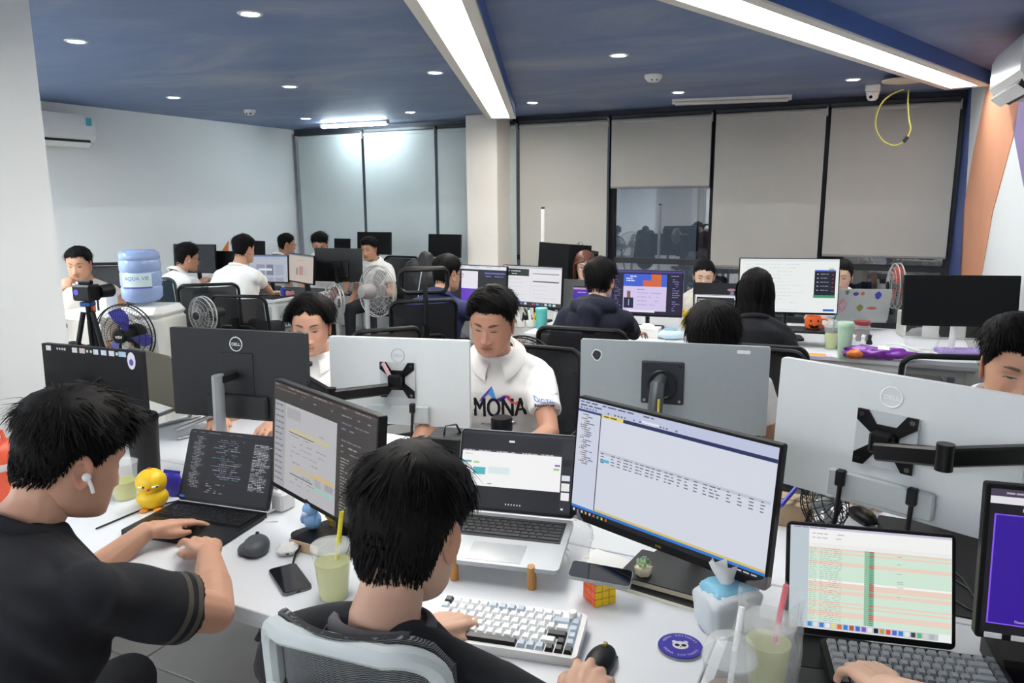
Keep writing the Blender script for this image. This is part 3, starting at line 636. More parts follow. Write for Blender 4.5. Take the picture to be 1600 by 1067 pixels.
u.para(.2, .62, .35, .95, .05, .01, ['#8c8c94', '#9a9aa2'], .5); u.rect(.18, .385, .6, .42, '#c9bd97').rect(.18, .425, .44, .432, '#3a3a3c').rect(.22, .74, .48, .775, '#c3b894').rect(.2, .82, .44, .828, '#3a3a3c').rect(.45, .72, .64, .75, '#d6b674').rect(.45, .84, .64, .875, '#9ec9bb').rect(.46, .76, .52, .83, '#a9a9ad').rect(.56, .76, .64, .82, '#a0a0a4')
u.para(.7, .96, .14, .4, .05, .012, ['#9a9a9c', '#77777a', '#6f7fa8'], .6).para(.7, .78, .45, .95, .028, .009, ['#a09a94'], .9)
c1 = mid(mid((-.71, 2.176, 1.189), (-.712, 2.176, .865)), mid((-.314, 1.77, 1.18), (-.324, 1.77, .857)))
monitor('black monitor turned sideways showing a pale table on a dark desktop', c1, -46, .545, .325, -5, black, u, 'pole', roll=.5)
whitesh = M('white_monitor_shell', '#d9dddd', .42, var=.02); dmat = M('dark_monitor_shell', '#1b1d20', .45, var=.05); slm = M('brushed_silver_shell', '#a3aaac', .42, .5, var=.05, vs=60)
logo_w = M('white_logo', '#f2f4f4', .5); logo_g = M('faint_grey_logo', '#b7bbbb', .4)
def dell_ports(pn, w, h, cables=True):
    mb = MB(); mb.box((0, .0235, -h * .36), (w * .44, .018, h * .2), b=.004); mb.build('port_recess', M('white_port_recess', '#bcc2c2', .45), pn)
    mb = MB(); mb.box((0, .02, .01), (.135, .004, .13)); mb.build('mount_recess', M('white_mount_recess', '#c2c7c7', .45), pn)
def vesa(pn, y=.024, z=.01, pink=False):
    o = .058; P = []
    for (sx, sz) in ((1, 1), (-1, 1), (-1, -1), (1, -1)):
        q = [(sx * .066, sz * .04), (sx * .066, sz * .066), (sx * .042, sz * .066), (sx * .022, sz * .036)] if sx * sz > 0 else [(sx * .022, sz * .036), (sx * .042, sz * .066), (sx * .066, sz * .066), (sx * .066, sz * .04)]
        q2 = [(sx * .03, sz * .012)]
        P += (q2 + q) if sx * sz > 0 else (q + q2)
    mb = MB(); mb.prism(P, -.003, .003, 0, BACK, (0, y, z)); pl_ = mb.build('mount_plate', mblack, pn)
    for sx in (-1, 1):
        for sz in (-1, 1): mb = MB(); mb.cone((sx * .055, y + .002, z + sz * .055), (sx * .055, y + .006, z + sz * .055), .006, n=10); mb.build('screw', chrome, pl_)
    mb = MB(); mb.box((0, y + .02, z), (.05, .036, .05), b=.006); mb.build('mount_joint', mblack, pl_)
dc = mid(mid((.678, 1.872, 1.288), (.704, 1.872, .966)), mid((1.047, 1.504, 1.308), (1.075, 1.504, .986)))
dR, pn = monitor('white-backed monitor on a black arm at the right edge with a bold white logo', dc, 135, .54, .325, 2, whitesh, UI().rect(0, 0, 1, 1, '#c8ccd6'), None, (logo_w, .0235, .112), roll=-1, bump=False)
dell_ports(pn, .54, .325); vesa(pn)
for x, zz in ((.085, -.12), (-.075, -.12)):
    mb = MB(); mb.box((x, .035, -.1), (.022, .02, .04), b=.003); q = mb.build('cable_plug', rubber, pn)
    mb = MB(); mb.tube([(x, .035, -.12), (x, .04, -.2), (x + .01, .05, -.27), (x + .03, .05, -.33)], .0055, 8); mb.build('cable', rubber, q)
d2 = mid(mid((-.681, 2.776, 1.206), (-.704, 2.776, .883)), mid((-.135, 2.662, 1.204), (-.147, 2.662, .882)))
dW, pn = monitor('white-backed monitor on a black arm beside the man in the white polo', d2, 168, .54, .325, 1, whitesh, UI().rect(0, 0, 1, 1, '#c8ccd6'), None, (logo_g, .025, .1), bump=False)
dell_ports(pn, .54, .325); vesa(pn)
mb = MB(); mb.box((-.06, .035, -.09), (.02, .02, .035), b=.003); q = mb.build('cable_plug', rubber, pn); mb = MB(); mb.tube([(-.06, .035, -.1), (-.055, .04, -.2), (-.04, .05, -.27), (-.04, .06, -.30)], .005, 8); mb.build('cable', rubber, q)
mb = MB(); mb.box((.03, .05, .052), (.014, .004, .06), b=.001, R=rotm(0, 28, 0)); mb.build('paper_tag', M('pink_tag', '#d9aeb2', .6), pn)
dd = mid(mid((-1.262, 2.74, 1.235), (-1.272, 2.74, .913)), mid((-.694, 2.58, 1.263), (-.711, 2.58, .941)))
dD, pn = monitor('dark-backed monitor with a white logo on a slim silver stand', dd, 164, .56, .325, 2, dmat, UI().rect(0, 0, 1, 1, '#c8ccd6'), None, (logo_w, .025, .112), bump=False)
mb = MB(); mb.box((0, .02, -.115), (.25, .02, .085), b=.006); mb.build('port_recess', M('dark_port_recess', '#1d1f22', .5), pn); mb = MB(); mb.box((0, .0125, .005), (.135, .003, .15), b=.001); mb.build('mount_cover', dmat, pn)
mb = MB(); mb.box((.012, .06, .0), (.03, .09, .03), b=.004); mb.build('stand_hinge', dgrey, pn)
zc = dd[2] - DZ; mb = MB(); P = [(.025, .1, .012), (.018, .105, zc * .5), (.012, .105, zc + .02)]; mb.tube(P, .027, 10, sq=(1.05, .6)); mb.build('stand_neck', silver, dD); mb = MB(); rslab(mb, .24, .17, .012, .006, .03, c=(.02, .08)); mb.build('stand_base', silver, dD)
mb = MB(); mb.tube([(.06, .04, zc - .12), (.07, .07, .1), (.06, .09, .01)], .005, 8); mb.build('cable', rubber, dD)
ds = mid(mid((.255, 2.644, 1.216), (.249, 2.644, .916)), mid((.857, 2.468, 1.206), (.855, 2.468, .906)))
dS, pn = monitor('brushed silver monitor back with a dark square mounting plate', ds, 164, .64, .305, 2, slm, UI().rect(0, 0, 1, 1, '#c8ccd6'), None, None, thick=.02, bump=False)
dsq = M('dark_mount_plate', '#33373b', .4, .4)
mb = MB(); mb.box((.03, .014, .012), (.145, .012, .15), b=.004); mp_ = mb.build('mount_plate', dsq, pn); mb = MB(); mb.torus((.03, .021, .005), .048, .006, 32, 8, R=rotm(90)); mb.build('mount_ring', M('mount_ring_metal', '#2b2e31', .35, .5), mp_)
for sx in (-1, 1):
    for sz in (-1, 1): mb = MB(); mb.cone((.03 + sx * .06, .018, .012 + sz * .062), (.03 + sx * .06, .023, .012 + sz * .062), .006, n=10); mb.build('screw', chrome, mp_)
mb = MB(); mb.tube([(.03, .04, .03), (.04, .09, .02), (.045, .11, -.08), (.045, .11, -.30)], [.02, .026, .024, .024], 12); mb.build('stand_neck', M('gunmetal', '#5d6164', .3, .7), pn); mb = MB(); mb.tube([(.03, .135, -.02), (.032, .137, -.15)], .004, 6); mb.build('cable', M('yellow_wire', '#c9b53a', .5), pn)
P = [(math.cos(a) * .018 * q, math.sin(a) * .021 * q) for a, q in zip(np.linspace(0, 2 * math.pi, 11)[:-1], (1, 1.1, .95, 1.05, 1, 1.1, .9, 1, 1.08, .95))]
mb = MB(); mb.prism(P, 0, .0006, 0, BACK, (.262, .0103, .098)); s1 = mb.build('sticker', M('white_sticker', '#e8e8e8', .5), pn); mb = MB(); mb.prism([(x * .82, y * .82) for x, y in P], 0, .0004, 0, BACK, (.262, .0112, .098)); mb.build('sticker_print', M('dark_print', '#2a2c2e', .6, var=.9, vs=260), s1)
mb = MB(); mb.box((-.235, .0107, .132), (.042, .0008, .012), b=.0003); mb.build('paper_label', M('white_sticker', '#e8e8e8', .5), pn)
# stickered black monitor and olive laptop at the left
ml, pn = monitor('black monitor back with a row of small stickers along its top edge', mid((-1.40, 2.80, .965), (-1.92, 3.04, .985)), 155, .575, .335, 2, M('matt_black_shell', '#0e0e10', .5, var=.1), UI().rect(0, 0, 1, 1, '#c8ccd6'), 'pole', bump=False, roll=1)
stk = [(-.245, '#e8e8e8', .03), (-.19, '#e8e8e8', .008), (-.175, '#e8e8e8', .008), (-.16, '#e8e8e8', .008), (-.145, '#e8e8e8', .01), (-.085, '#e4e4e4', .03), (-.04, '#e0cfd0', .032), (-.01, '#e8e8e8', .01), (.012, '#e8e8e8', .01), (.04, '#dfe2ea', .028), (.085, '#d3e2ee', .03), (.13, '#e4e4e4', .03), (.16, '#dcdce4', .012), (.19, '#b8d2e8', .04)]
for (x, col, sz) in stk: mb = MB(); mb.box((-x, .0116, .15), (sz, .001, min(.02, sz)), b=.0003); mb.build('sticker', M('sticker_' + col[1:], col, .5, var=.3, vs=220), pn)
for (x, z, col, a, b_) in ((.238, .128, '#e9e7f2', .022, .034), (.238, .122, '#6a5cb0', .011, .013), (.245, -.085, '#d98a3a', .011, .014), (.245, -.12, '#d9962f', .015, .016)):
    mb = MB(); mb.prism([(math.cos(t_) * a, math.sin(t_) * b_) for t_ in np.linspace(0, 2 * math.pi, 13)[:-1]], 0, .0008 + (.0006 if col == '#6a5cb0' else 0), 0, BACK, (-x, .0115, z)); mb.build('sticker', M('sticker_' + col[1:], col, .5), pn)
laptop('olive grey laptop on a metal riser between the black monitor and the dark monitor', (-1.43, 3.00, DZ + .12), 142, .33, .23, 100, M('olive_shell', '#6f6b58', .4, .5), UI().rect(0, 0, 1, 1, '#b8c0cc'), None)
t = thing('laptop_riser', 'folding silver metal laptop riser behind the black thermos', 'stand', (-1.43, 3.0, DZ), 142)
for x in (-.12, .12): mb = MB(); mb.box((x, -.1, .06), (.022, .25, .012), b=.003, R=rotm(-8)); a_ = mb.build('rail', silver, t); mb = MB(); mb.box((x, -.18, .035), (.02, .012, .09), b=.003, R=rotm(25)); mb.build('strut', silver, t); mb = MB(); mb.box((x, -.1, .006), (.022, .24, .01), b=.003); mb.build('foot', silver, t)
# monitor arms
def arm(label, pts, foot, knuckles, m=mblack):
    t = thing('monitor_mount', label, 'monitor mount', (foot[0], foot[1], foot[2])); P = [np.array(p) - np.array(foot) for p in pts]
    mb = MB(); mb.cone((0, 0, 0), (0, 0, P[-1][2] + .03), .019); mb.build('pole', m, t); mb = MB(); mb.box((0, 0, .01), (.09, .09, .02), b=.004); mb.build('clamp', m, t)
    mb = MB(); mb.cone((0, 0, P[-1][2] - .045), (0, 0, P[-1][2] + .045), .032); mb.cone((0, 0, P[-1][2] + .045), (0, 0, P[-1][2] + .055), .045); mb.build('collar', m, t)
    for a_, b_ in zip(P[:-1], P[1:]):
        d_ = b_ - a_; L_n = np.linalg.norm(d_); yw = math.degrees(math.atan2(d_[1], d_[0])); pt = -math.degrees(math.atan2(d_[2], np.hypot(d_[0], d_[1])))
        mb = MB(); mb.box((a_ + b_) / 2, (L_n, .028, .04), b=.005, R=rotm(0, pt, yw)); ln = mb.build('link', m, t)
        mb = MB(); mb.cone(b_ - (0, 0, .028), b_ + (0, 0, .028), .0175); mb.build('knuckle', m, ln)
    return t
jR = dc + np.array([-.050, -.050, -.002])
arm('black jointed arm carrying the right-hand white monitor', [jR, aty(1476, 714, 1.47), aty(1476, 714, 1.47) + np.array([.28, .02, 0])], np.append((aty(1476, 714, 1.47) + np.array([.28, .02, 0]))[:2], DZ), 2)
j2 = d2 + np.array([-.03, -.065, -.012]); c2 = aty(518, 618, 2.58); c3 = aty(470, 590, 2.70)
arm('black jointed arm carrying the white monitor beside the dark one', [j2, c2, c3], (c3[0], c3[1], DZ), 2)
# laptops of the front row
u = UI(9).rect(0, 0, 1, 1, '#14141a').rect(0, 0, 1, .03, '#24242c').words(.03, .6, .01, .008, '#8a8a92', .5).rect(.0, .03, .24, 1, '#1a1a22').rect(.74, .03, .995, 1, '#191921')
u.para(.06, .2, .08, .85, .022, .008, ['#8f9098', '#a3a4ac'], 1, .012).para(.3, .7, .1, .7, .03, .009, ['#7d7f88', '#a8a9b2', '#7a6c9a', '#5f8f9a'], .7, .03).para(.76, .97, .12, .8, .022, .01, ['#c4c5cc', '#9fa0a8'], .9, 0, .7).rect(0, .97, .06, 1, '#2a62c4').rect(.24, .72, .74, .725, '#3a3a44').para(.28, .5, .76, .9, .03, .01, ['#a0a0a8'], .6)
dkl = M('space_grey_laptop', '#202124', .38, .5, var=.06); keyb = M('black_key', '#121214', .45)
hl = atz(350, 800, DZ + .01); laptop('black laptop with dark code, under the hands of the man in black', (-.90, 2.205, DZ), -18, .335, .235, 112, dkl, u, True, keym=keyb, hs=.225)
u = UI(12).rect(0, 0, 1, 1, '#22242a').rect(0, 0, 1, .03, '#3a3a42').rect(.02, .24, .9, .27, '#3d3d44').words(.02, .88, .25, .012, '#c0c0c6', .8).rect(.01, .265, .885, .72, '#fbfbfb').rect(.885, .06, .995, .97, '#2f3138')
u.words(.03, .1, .3, .01, '#b8b8b8').rect(.0, .395, .095, .42, '#4aa9b2').rect(.115, .4, .165, .425, '#b7d28a').rect(.115, .475, .225, .57, '#57b9c4').rect(.25, .46, .44, .55, '#dff0f1').rect(.83, .37, .875, .395, '#9a5fb8').rect(.82, .42, .87, .445, '#9ccf72').words(.25, .29, .68, .01, '#888')
u.rect(.9, .3, .96, .38, '#1a1a20').rect(.895, .5, .965, .57, '#dfe9f0').rect(.895, .6, .965, .7, '#f0f0f0').rect(.895, .72, .965, .82, '#f4f4f4').rect(.42, .1, .47, .125, '#e9f2f8')
for k in range(6): u.rect(.42 + k * .025, .925, .43 + k * .025, .945, '#d8d8dc')
u.rect(.90, .92, .92, .945, '#e8e8e8').rect(0, .9, .885, .905, '#3a3b42')
mbh = atz(802, 798, .815); gk = M('dark_grey_key', '#2c2e30', .5)
laptop('open silver laptop on a wooden stand showing a white page on a dark desktop', (.002, 1.955, DZ + .075), -14, .335, .235, 108, silver, u, True, slope=7, keym=gk, deck=M('key_deck', '#1a1b1d', .5), hs=.225)
t = thing('laptop_stand', 'small wooden laptop stand with amber feet under the silver laptop', 'stand', (.002, 1.955, DZ), -14); wood = M('amber_wood', '#a9783a', .45, var=.25, vs=60, stretch=(1, 1, 6))
for x in (-.1, .1):
    mb = MB(); mb.tube([(x, .0, .075), (x, -.09, .062), (x, -.21, .045)], .011, 8, sq=(1, .8)); a_ = mb.build('rail', wood, t)
    mb = MB(); mb.tube([(x, -.222, .0), (x, -.225, .03), (x, -.232, .064)], [.011, .0125, .010], 10); mb.build('foot', wood, t); mb = MB(); mb.tube([(x, -.02, .0), (x, -.01, .06)], .011, 8); mb.build('foot', wood, t)
u = UI(15).rect(0, 0, 1, 1, '#f6f8f7').rect(0, 0, .12, 1, '#c3cfd6').rect(0, 0, 1, .022, '#cfcbe0').words(.02, .3, .006, .01, '#8a86a0').rect(.12, .03, 1, .16, '#fbfbfa').words(.14, .4, .06, .01, '#bbb', .5).words(.14, .35, .1, .012, '#ccc', .5).rect(.12, .16, 1, .2, '#f4f6f4')
rr = random.Random(2); y = .2
while y < .915:
    c_ = '#d9f0de' if rr.random() < .7 else '#f3d9c9'
    if .50 < y < .53: c_ = '#ffffff'
    u.rect(.12, y, 1, y + .0185, c_); u.words(.125, .17, y + .006, .005, '#a9bfae', 1, .01, .03); u.words(.19, .33, y + .006, .005, '#9db8a4' if c_[2] == '9' and c_[1] == 'd' else '#c9a898', .9, .01, .03); u.rect(.47, y, .52, y + .017, '#8fc3a4'); u.rect(.50, y + .002, .53, y + .0165, '#5fa585' if c_[2] == '9' and c_[1] == 'd' else '#b5615a')
    if rr.random() < .2: u.words(.67, .71, y + .006, .006, '#a9a9a9')
    y += .0185
u.rect(.1, .925, .92, .99, '#c9cdd8')
dock = ['#3f9ad8', '#e8e8ea', '#4a86d8', '#f2f2f2', '#efe28a', '#e8703a', '#3d86d6', '#b05a4a', '#4a6ad0', '#8a5ad0', '#efefef', '#222', '#c9a04a', '#e0533a', '#5a6ad8', '#2f8ae0', '#efefef', '#444', '#5ac06a', '#d8dadc', '#b8babc']
for k, c_ in enumerate(dock): u.rect(.12 + k * .0375, .935, .147 + k * .0375, .98, c_ if len(c_) == 7 else c_ + c_[1:])
laptop('black laptop showing a green and pink spreadsheet under the right-hand white monitor', (.748, 1.452, DZ + .004), -13, .335, .24, 106, M('black_laptop_shell', '#161719', .4, var=.1), u, None, hs=.235, bz=.008)
u = UI(17).rect(0, 0, 1, 1, '#15131c').rect(0, 0, 1, .05, '#4a3f56').words(.05, .8, .02, .012, '#b8aec2').rect(.0, .05, 1, .1, '#e9e6ee').rect(0, .1, 1, .17, '#100e18').text('15:36', .22, .135, .035, '#f0f0f4').words(.42, .8, .13, .014, '#e8e8ee', 1).rect(.03, .17, 1, .93, '#8a5cf0').rect(.04, .178, 1, .922, '#35109c').rect(.37, .62, .52, .68, '#e08a34').rect(.33, .685, .56, .71, '#1a1030').text('Thanh Nguyen', .26, .9, .024, '#d8d0f4').text('Thanh lun', .445, .698, .02, '#f0eaff')
pmn, pn = monitor('portable screen glowing purple at the right edge of the photo', (1.035, 1.30, 1.02), -18, .30, .30, -6, black, u, None, bz=.008, chin=.012, bump=False)
for x in (-.12, -.075): mb = MB(); mb.box((x, -.014, -.142), (.03, .003, .011), b=.001); mb.build('paper_label', M('white_sticker', '#e8e8e8', .5), pn)
mb = MB(); mb.box((0, .05, .03), (.2, .13, .06), b=.01); mb.build('stand_base', black, pmn)
mb = MB(); mb.box((0, .06, .12), (.05, .02, .18), b=.004, R=rotm(12)); mb.build('stand_neck', black, pmn)
# keyboards
kw = M('white_keycap', '#e4e6e6', .45, var=.03); kb = M('pale_blue_keycap', '#b7c4cf', .45); kk = M('black_keycap', '#1b1b1e', .4); kgrey = M('grey_keycap', '#84888c', .5); kdg = M('dark_grey_keycap', '#5b6064', .5)
def kcol(r, i, n):
    if r == 0: return kk if i == 0 else (kb if 5 <= i <= 8 else kw)
    if r == 5: return {0: kb, 1: kb, 2: kb, 3: kk, 4: kb, 5: kb, 6: kb, 7: kk, 8: kk, 9: kk}[i]
    if i == n - 1: return kb
    if r == 1 and i == n - 2: return kb
    if r == 1 and i == 0: return kb
    if r == 4 and i >= n - 2: return kk
    if r == 3 and i == n - 2: return kk
    return kw
keyboard('white mechanical keyboard with pale blue and black keys and a knob', (-.018, 1.51, DZ), -15, wplastic, kcol, .34, .15, wplastic, tilt=6)
keyboard('grey mechanical keyboard on the black mat at the bottom right', (.775, 1.312, DZ + .018), -13, black, lambda r, i, n: kdg if (i == n - 1 or (r == 5 and i != 3)) else kgrey, .33, .14, None, tilt=4)
# ---------------------------------------------------------------- middle island screens
def scr_mon(label, px, Y, yaw, w, h, ui, **k):
    c = aty(px[0], px[1], Y); return monitor(label, c, yaw, w, h, k.pop('tilt', -4), ui=ui, **k)
u = UI(21).rect(0, 0, 1, 1, '#23242f').rect(0, 0, 1, .09, '#eceff6').words(.2, .9, .02, .02, '#9aa8d8', .5).rect(.02, .12, .12, 1, '#2a2c38').rect(.2, .14, .5, .6, '#eeeaf4').rect(.2, .6, .5, .95, '#6a3cc8').rect(.62, .16, .98, .2, '#6a72b8').words(.64, .95, .25, .02, '#8a8ed0')
scr_mon('monitor with a dark window and a purple phone mock-up, left of the white document', (748, 446), 6.05, -31, .54, .325, u)
u = UI(22).rect(0, 0, 1, 1, '#e9e9ee').rect(0, 0, 1, .05, '#bdbfca').rect(.03, .07, .45, .25, '#22332c').words(.06, .3, .12, .02, '#dfe8e0').words(.06, .25, .19, .02, '#dfe8e0').rect(.52, .17, .96, .185, '#3c3c44').rect(.52, .36, .96, .385, '#26262c').rect(.485, .06, .488, .88, '#c2c2ca')
u.para(.05, .45, .32, .85, .1, .014, ['#cfcfd6'], 1).para(.53, .95, .48, .85, .1, .014, ['#cfcfd6'], 1).rect(0, .9, 1, 1, '#34353c')
for k in range(12): u.rect(.1 + k * .07, .92, .145 + k * .07, .975, ('#e8e8ea', '#e8e8e8', '#d8453a', '#3a86d8', '#d8d8dc', '#2a2a5a', '#c03a4a', '#4aa0e0', '#555560', '#d8d8d8', '#7ad0e0', '#e8e8e8')[k])
scr_mon('monitor showing a white two-column document beside the purple phone screen', (832, 448), 5.85, -33, .54, .325, u)
u = UI(23).rect(0, 0, 1, 1, '#191433').rect(0, 0, 1, .05, '#4a3d8a').rect(.16, .08, .78, .36, '#3c62d8').rect(.56, .08, .7, .36, '#d8683c').rect(.44, .22, .56, .36, '#d8683c').rect(.16, .36, .78, .92, '#d9ccf2').rect(.17, .62, .31, .86, '#1d1a38').rect(.215, .47, .265, .62, '#8a5a4a').rect(.235, .66, .25, .8, '#8fa8e0')
u.words(.2, .36, .12, .025, '#e8ecff', .9).words(.2, .3, .17, .025, '#e8ecff', .9).words(.2, .32, .22, .025, '#e8ecff', .9).words(.36, .47, .42, .02, '#8a8ad0').para(.36, .75, .5, .85, .09, .016, ['#a9a0d8'], .6).words(.84, .97, .1, .02, '#8a86c0').para(.86, .97, .18, .9, .05, .018, ['#8a86c0'], .6).para(.03, .14, .12, .9, .045, .016, ['#7a76b0'], .6).rect(.2, .9, .62, .95, '#efeaf8')
scr_mon('thin silver-framed monitor showing a blue and orange web design', (1011, 458), 5.5, -19, .52, .34, u, shell=silver)
u = UI(24).rect(0, 0, 1, 1, '#f1f5f4').rect(0, 0, 1, .04, '#dfe6ea').para(.06, .7, .1, .85, .065, .008, ['#c4ccc9', '#d0d8d6'], .8).rect(.9, .17, .95, .2, '#a3d23f').rect(.76, .2, .97, .72, '#14182a').rect(.76, .2, .97, .225, '#5a6ad8').rect(.755, .67, .965, .72, '#3f9a6a').rect(.86, .93, .97, .97, '#3a62c0').rect(.05, .94, .6, .97, '#e8ecec')
for k in range(5): u.rect(.785, .27 + k * .075, .8, .285 + k * .075, '#d8dce8'); u.words(.82, .9, .27 + k * .075, .012, '#a8aac0', 1); u.rect(.935, .28 + k * .075, .95, .3 + k * .075, '#c03a4a')
scr_mon('large monitor with a white page and a dark side panel behind the black-haired woman', (1231, 447), 5.05, -12, .64, .375, u)
u = UI(25).rect(0, 0, 1, 1, '#eef0f4').rect(.03, .06, .82, .75, '#12141f').para(.05, .75, .12, .7, .06, .025, ['#c8ccd4', '#a9adb8', '#d8c08a'], .95).rect(.8, .12, .97, .8, '#0f1118').para(.83, .95, .2, .75, .08, .03, ['#c8ccd4'], .9)
lp = atz(1113, 505, DZ + .06); laptop('small white laptop with black terminal windows beside the black-haired woman', (1.42, 5.15, DZ + .04), -20, .33, .23, 100, wplastic, u, None, hs=.235)
u = UI(26).rect(0, 0, 1, 1, '#4a22b0').rect(0, .06, 1, .12, '#c8a0c0').words(.1, .6, .2, .03, '#d8c8f0').rect(.15, .55, .4, .66, '#efeaf8').rect(0, 0, 1, .06, '#2a2038')
laptop('laptop with a purple page hidden behind the person in the dark hoodie', (.62, 5.62, DZ + .05), -22, .36, .25, 100, silver, u, None)
_, _, lid = laptop('grey laptop lid facing us with a small dark emblem in front of the red-haired woman', (.44, 6.12, DZ + .06), 156, .36, .25, 100, M('grey_lid', '#85888a', .4, .6), UI().rect(0, 0, 1, 1, '#ccd'), None)
mb = MB(); mb.prism([(math.cos(a) * .014, math.sin(a) * .016) for a in np.linspace(0, 6.28, 15)[:-1]], 0, .0006, 0, BACK, (.03, .0035, .13)); mb.prism([(0, .018), (.006, .026), (.008, .018)], 0, .0006, 0, BACK, (.03, .0035, .13)); mb.build('emblem', black, lid)
_, _, lid = laptop('dark laptop lid with a cartoon sticker in front of the woman with tied-back hair', (1.56, 5.68, DZ + .07), 160, .36, .25, 102, M('charcoal_lid', '#2e3034', .45, .4), UI().rect(0, 0, 1, 1, '#ccd'), None)
for (x, z, a_, b_, col) in ((-.10, .19, .03, .012, '#b58a94'), (-.105, .155, .016, .03, '#7a78a8'), (-.105, .165, .009, .012, '#e2e2e8'), (.12, .13, .012, .01, '#c8cacc')):
    mb = MB(); mb.prism([(math.cos(t_) * a_, math.sin(t_) * b_) for t_ in np.linspace(0, 6.28, 11)[:-1]], 0, .0008, 0, BACK, (x, .0035, z)); mb.build('sticker', M('sticker_' + col[1:], col, .5), lid)
lw = atz(1340, 505, DZ + .08); _, _, lid = laptop('pale laptop lid covered in colourful stickers at the right of the middle desks', (2.50, 5.35, DZ + .06), 172, .36, .25, 104, M('pale_lid', '#a8aaa8', .4, .4), UI().rect(0, 0, 1, 1, '#ccd'), None)
for (x, z, a_, b_, col) in ((.12, .215, .012, .018, '#4f6a70'), (.06, .205, .02, .014, '#3f3c86'), (.015, .208, .014, .014, '#c0673c'), (-.09, .195, .022, .028, '#3a3c9a'), (.02, .1, .022, .024, '#7a7a34'), (-.06, .098, .034, .01, '#b5554a'), (.14, .12, .03, .05, '#b8909a'), (.14, .115, .02, .02, '#e0c8d0')):
    mb = MB(); mb.prism([(math.cos(t_) * a_ * (1 + .12 * math.sin(5 * t_)), math.sin(t_) * b_ * (1 + .1 * math.cos(4 * t_))) for t_ in np.linspace(0, 6.28, 17)[:-1]], 0, .0008, 0, BACK, (x, .0035, z)); mb.build('sticker', M('sticker_' + col[1:], col, .5, var=.4, vs=120), lid)
scr_mon('wide black switched-off monitor in the right corner', (1500, 470), 4.48, -9, .64, .305, None, standm=wplastic)
# back-left and window screens
u = UI(31).rect(0, 0, 1, 1, '#23272e').para(.15, .8, .08, .95, .05, .02, ['#5f6e7c', '#7c8a94', '#4f5a66'], .8, .03)
scr_mon('dark code monitor in front of the man with glasses at the far left', (305, 404), 7.95, -14, .50, .30, u)
u = UI(32).rect(0, 0, 1, 1, '#b3b8c6').rect(0, 0, 1, .06, '#6a86a8').words(.2, .8, .12, .02, '#8a8fa0').rect(.2, .35, .42, .75, '#8f96a8').rect(.46, .35, .64, .75, '#747c90').rect(.68, .35, .9, .75, '#a3a9b8').rect(.25, .5, .6, .58, '#dfe4ee').rect(.2, .85, .4, 1, '#9aa0b2').rect(.46, .85, .64, 1, '#9aa0b2').rect(.68, .85, .9, 1, '#9aa0b2')
scr_mon('bluish bright monitor in front of the man in the plain white shirt', (420, 420), 7.65, -12, .44, .285, u)
u = UI(33).rect(0, 0, 1, 1, '#c4b8ae').rect(0, 0, 1, .05, '#6f7f92').words(.35, .6, .2, .02, '#9a9088').rect(.42, .42, .6, .75, '#b58d8a').rect(.3, .5, .38, .75, '#8f8a8a').rect(.66, .45, .74, .75, '#b8aca8')
scr_mon('beige lit monitor angled beside the bluish one', (472, 420), 7.55, -40, .42, .29, u, roll=2)
t, pn = scr_mon('black monitor seen from behind with a tall dark stand on the far corner desk', (529, 414), 7.75, 164, .53, .34, UI().rect(0, 0, 1, 1, '#b8bcc6'), shell=M('matt_black_shell', '#0e0e10', .5), tilt=2)
for lab, px, Y, yaw, w, h in (('small dark monitor edge between the code screen and the white shirt', (356, 407), 8.0, -20, .28, .2), ('dark monitor standing behind the bluish screen', (403, 388), 8.6, -26, .2, .17), ('dark monitor behind the man with glasses by the blinds', (535, 382), 8.9, -26, .22, .14),
                      ('large black monitor in front of the left blinds above the man in white', (585, 380), 9.2, -22, .47, .27), ('black monitor before the blinds just left of the pillar', (695, 384), 8.95, -30, .46, .27)):
    scr_mon(lab, px, Y, yaw, w, h, None)
scr_mon('black monitor seen edge-on beside the white pole', (866, 409), 6.55, -62, .5, .32, None); scr_mon('black monitor angled behind the red-haired woman', (893, 410), 6.75, -56, .5, .32, None)
# ---------------------------------------------------------------- chairs
def ch(label, px, Y, yaw, **k):
    p = aty(px[0], px[1], Y); return office_chair(label, p, yaw, **k)
ch('black mesh office chair in front of the man in the plain white shirt', (402, 475), 5.85, -16, bw=.46, bh=.45, seat_z=.5)
ch('black mesh office chair turned sideways behind the white water dispenser', (334, 470), 6.2, 14, bw=.45, bh=.5, seat_z=.5)
ch('black office chair with a high headrest beside the man in the navy jacket', (655, 488), 5.0, 14, head=True, bw=.42, bh=.44, seat_z=.58, lean=10)
ch('low smoky mesh office chair left of the headrest chair', (588, 511), 4.3, 24, mesh_m=M('smoky_mesh', '#3a3834', .6, alpha=.75), bw=.38, bh=.42, seat_z=.53)
ch('black office chair under the person in the dark hoodie', (925, 560), 4.0, -20, bw=.46, bh=.5, seat_z=.5)
ch('black office chair under the woman with long black hair', (1185, 560), 3.72, -22, bw=.46, bh=.46, seat_z=.5)
ch('empty black framed chair with see-through mesh at the right', (1466, 590), 3.45, -10, bw=.47, bh=.45, seat_z=.51, mesh_m=M('thin_mesh', '#22242a', .7, alpha=.45), lumbar=False)
ch('black office chair under the man in the white printed polo', (805, 600), 3.3, 155, bw=.46, bh=.48, seat_z=.47)
ch('black office chair behind the man hidden by the silver monitor', (1150, 600), 2.98, 155, bw=.5, bh=.5, seat_z=.5)
ch('black office chair at the far left under the man touching his face', (150, 440), 6.05, -165, bw=.44, bh=.62, seat_z=.52)
ch('black office chair of the man in white by the far monitor', (610, 440), 8.6, 155, bw=.46, bh=.5, seat_z=.5)
ch('dark teal office chair behind the water bottle', (262, 440), 6.55, -8, bw=.42, bh=.5, seat_z=.52, mesh_m=M('teal_mesh', '#24343c', .7), frame_m=M('teal_frame', '#2a3a42', .5))
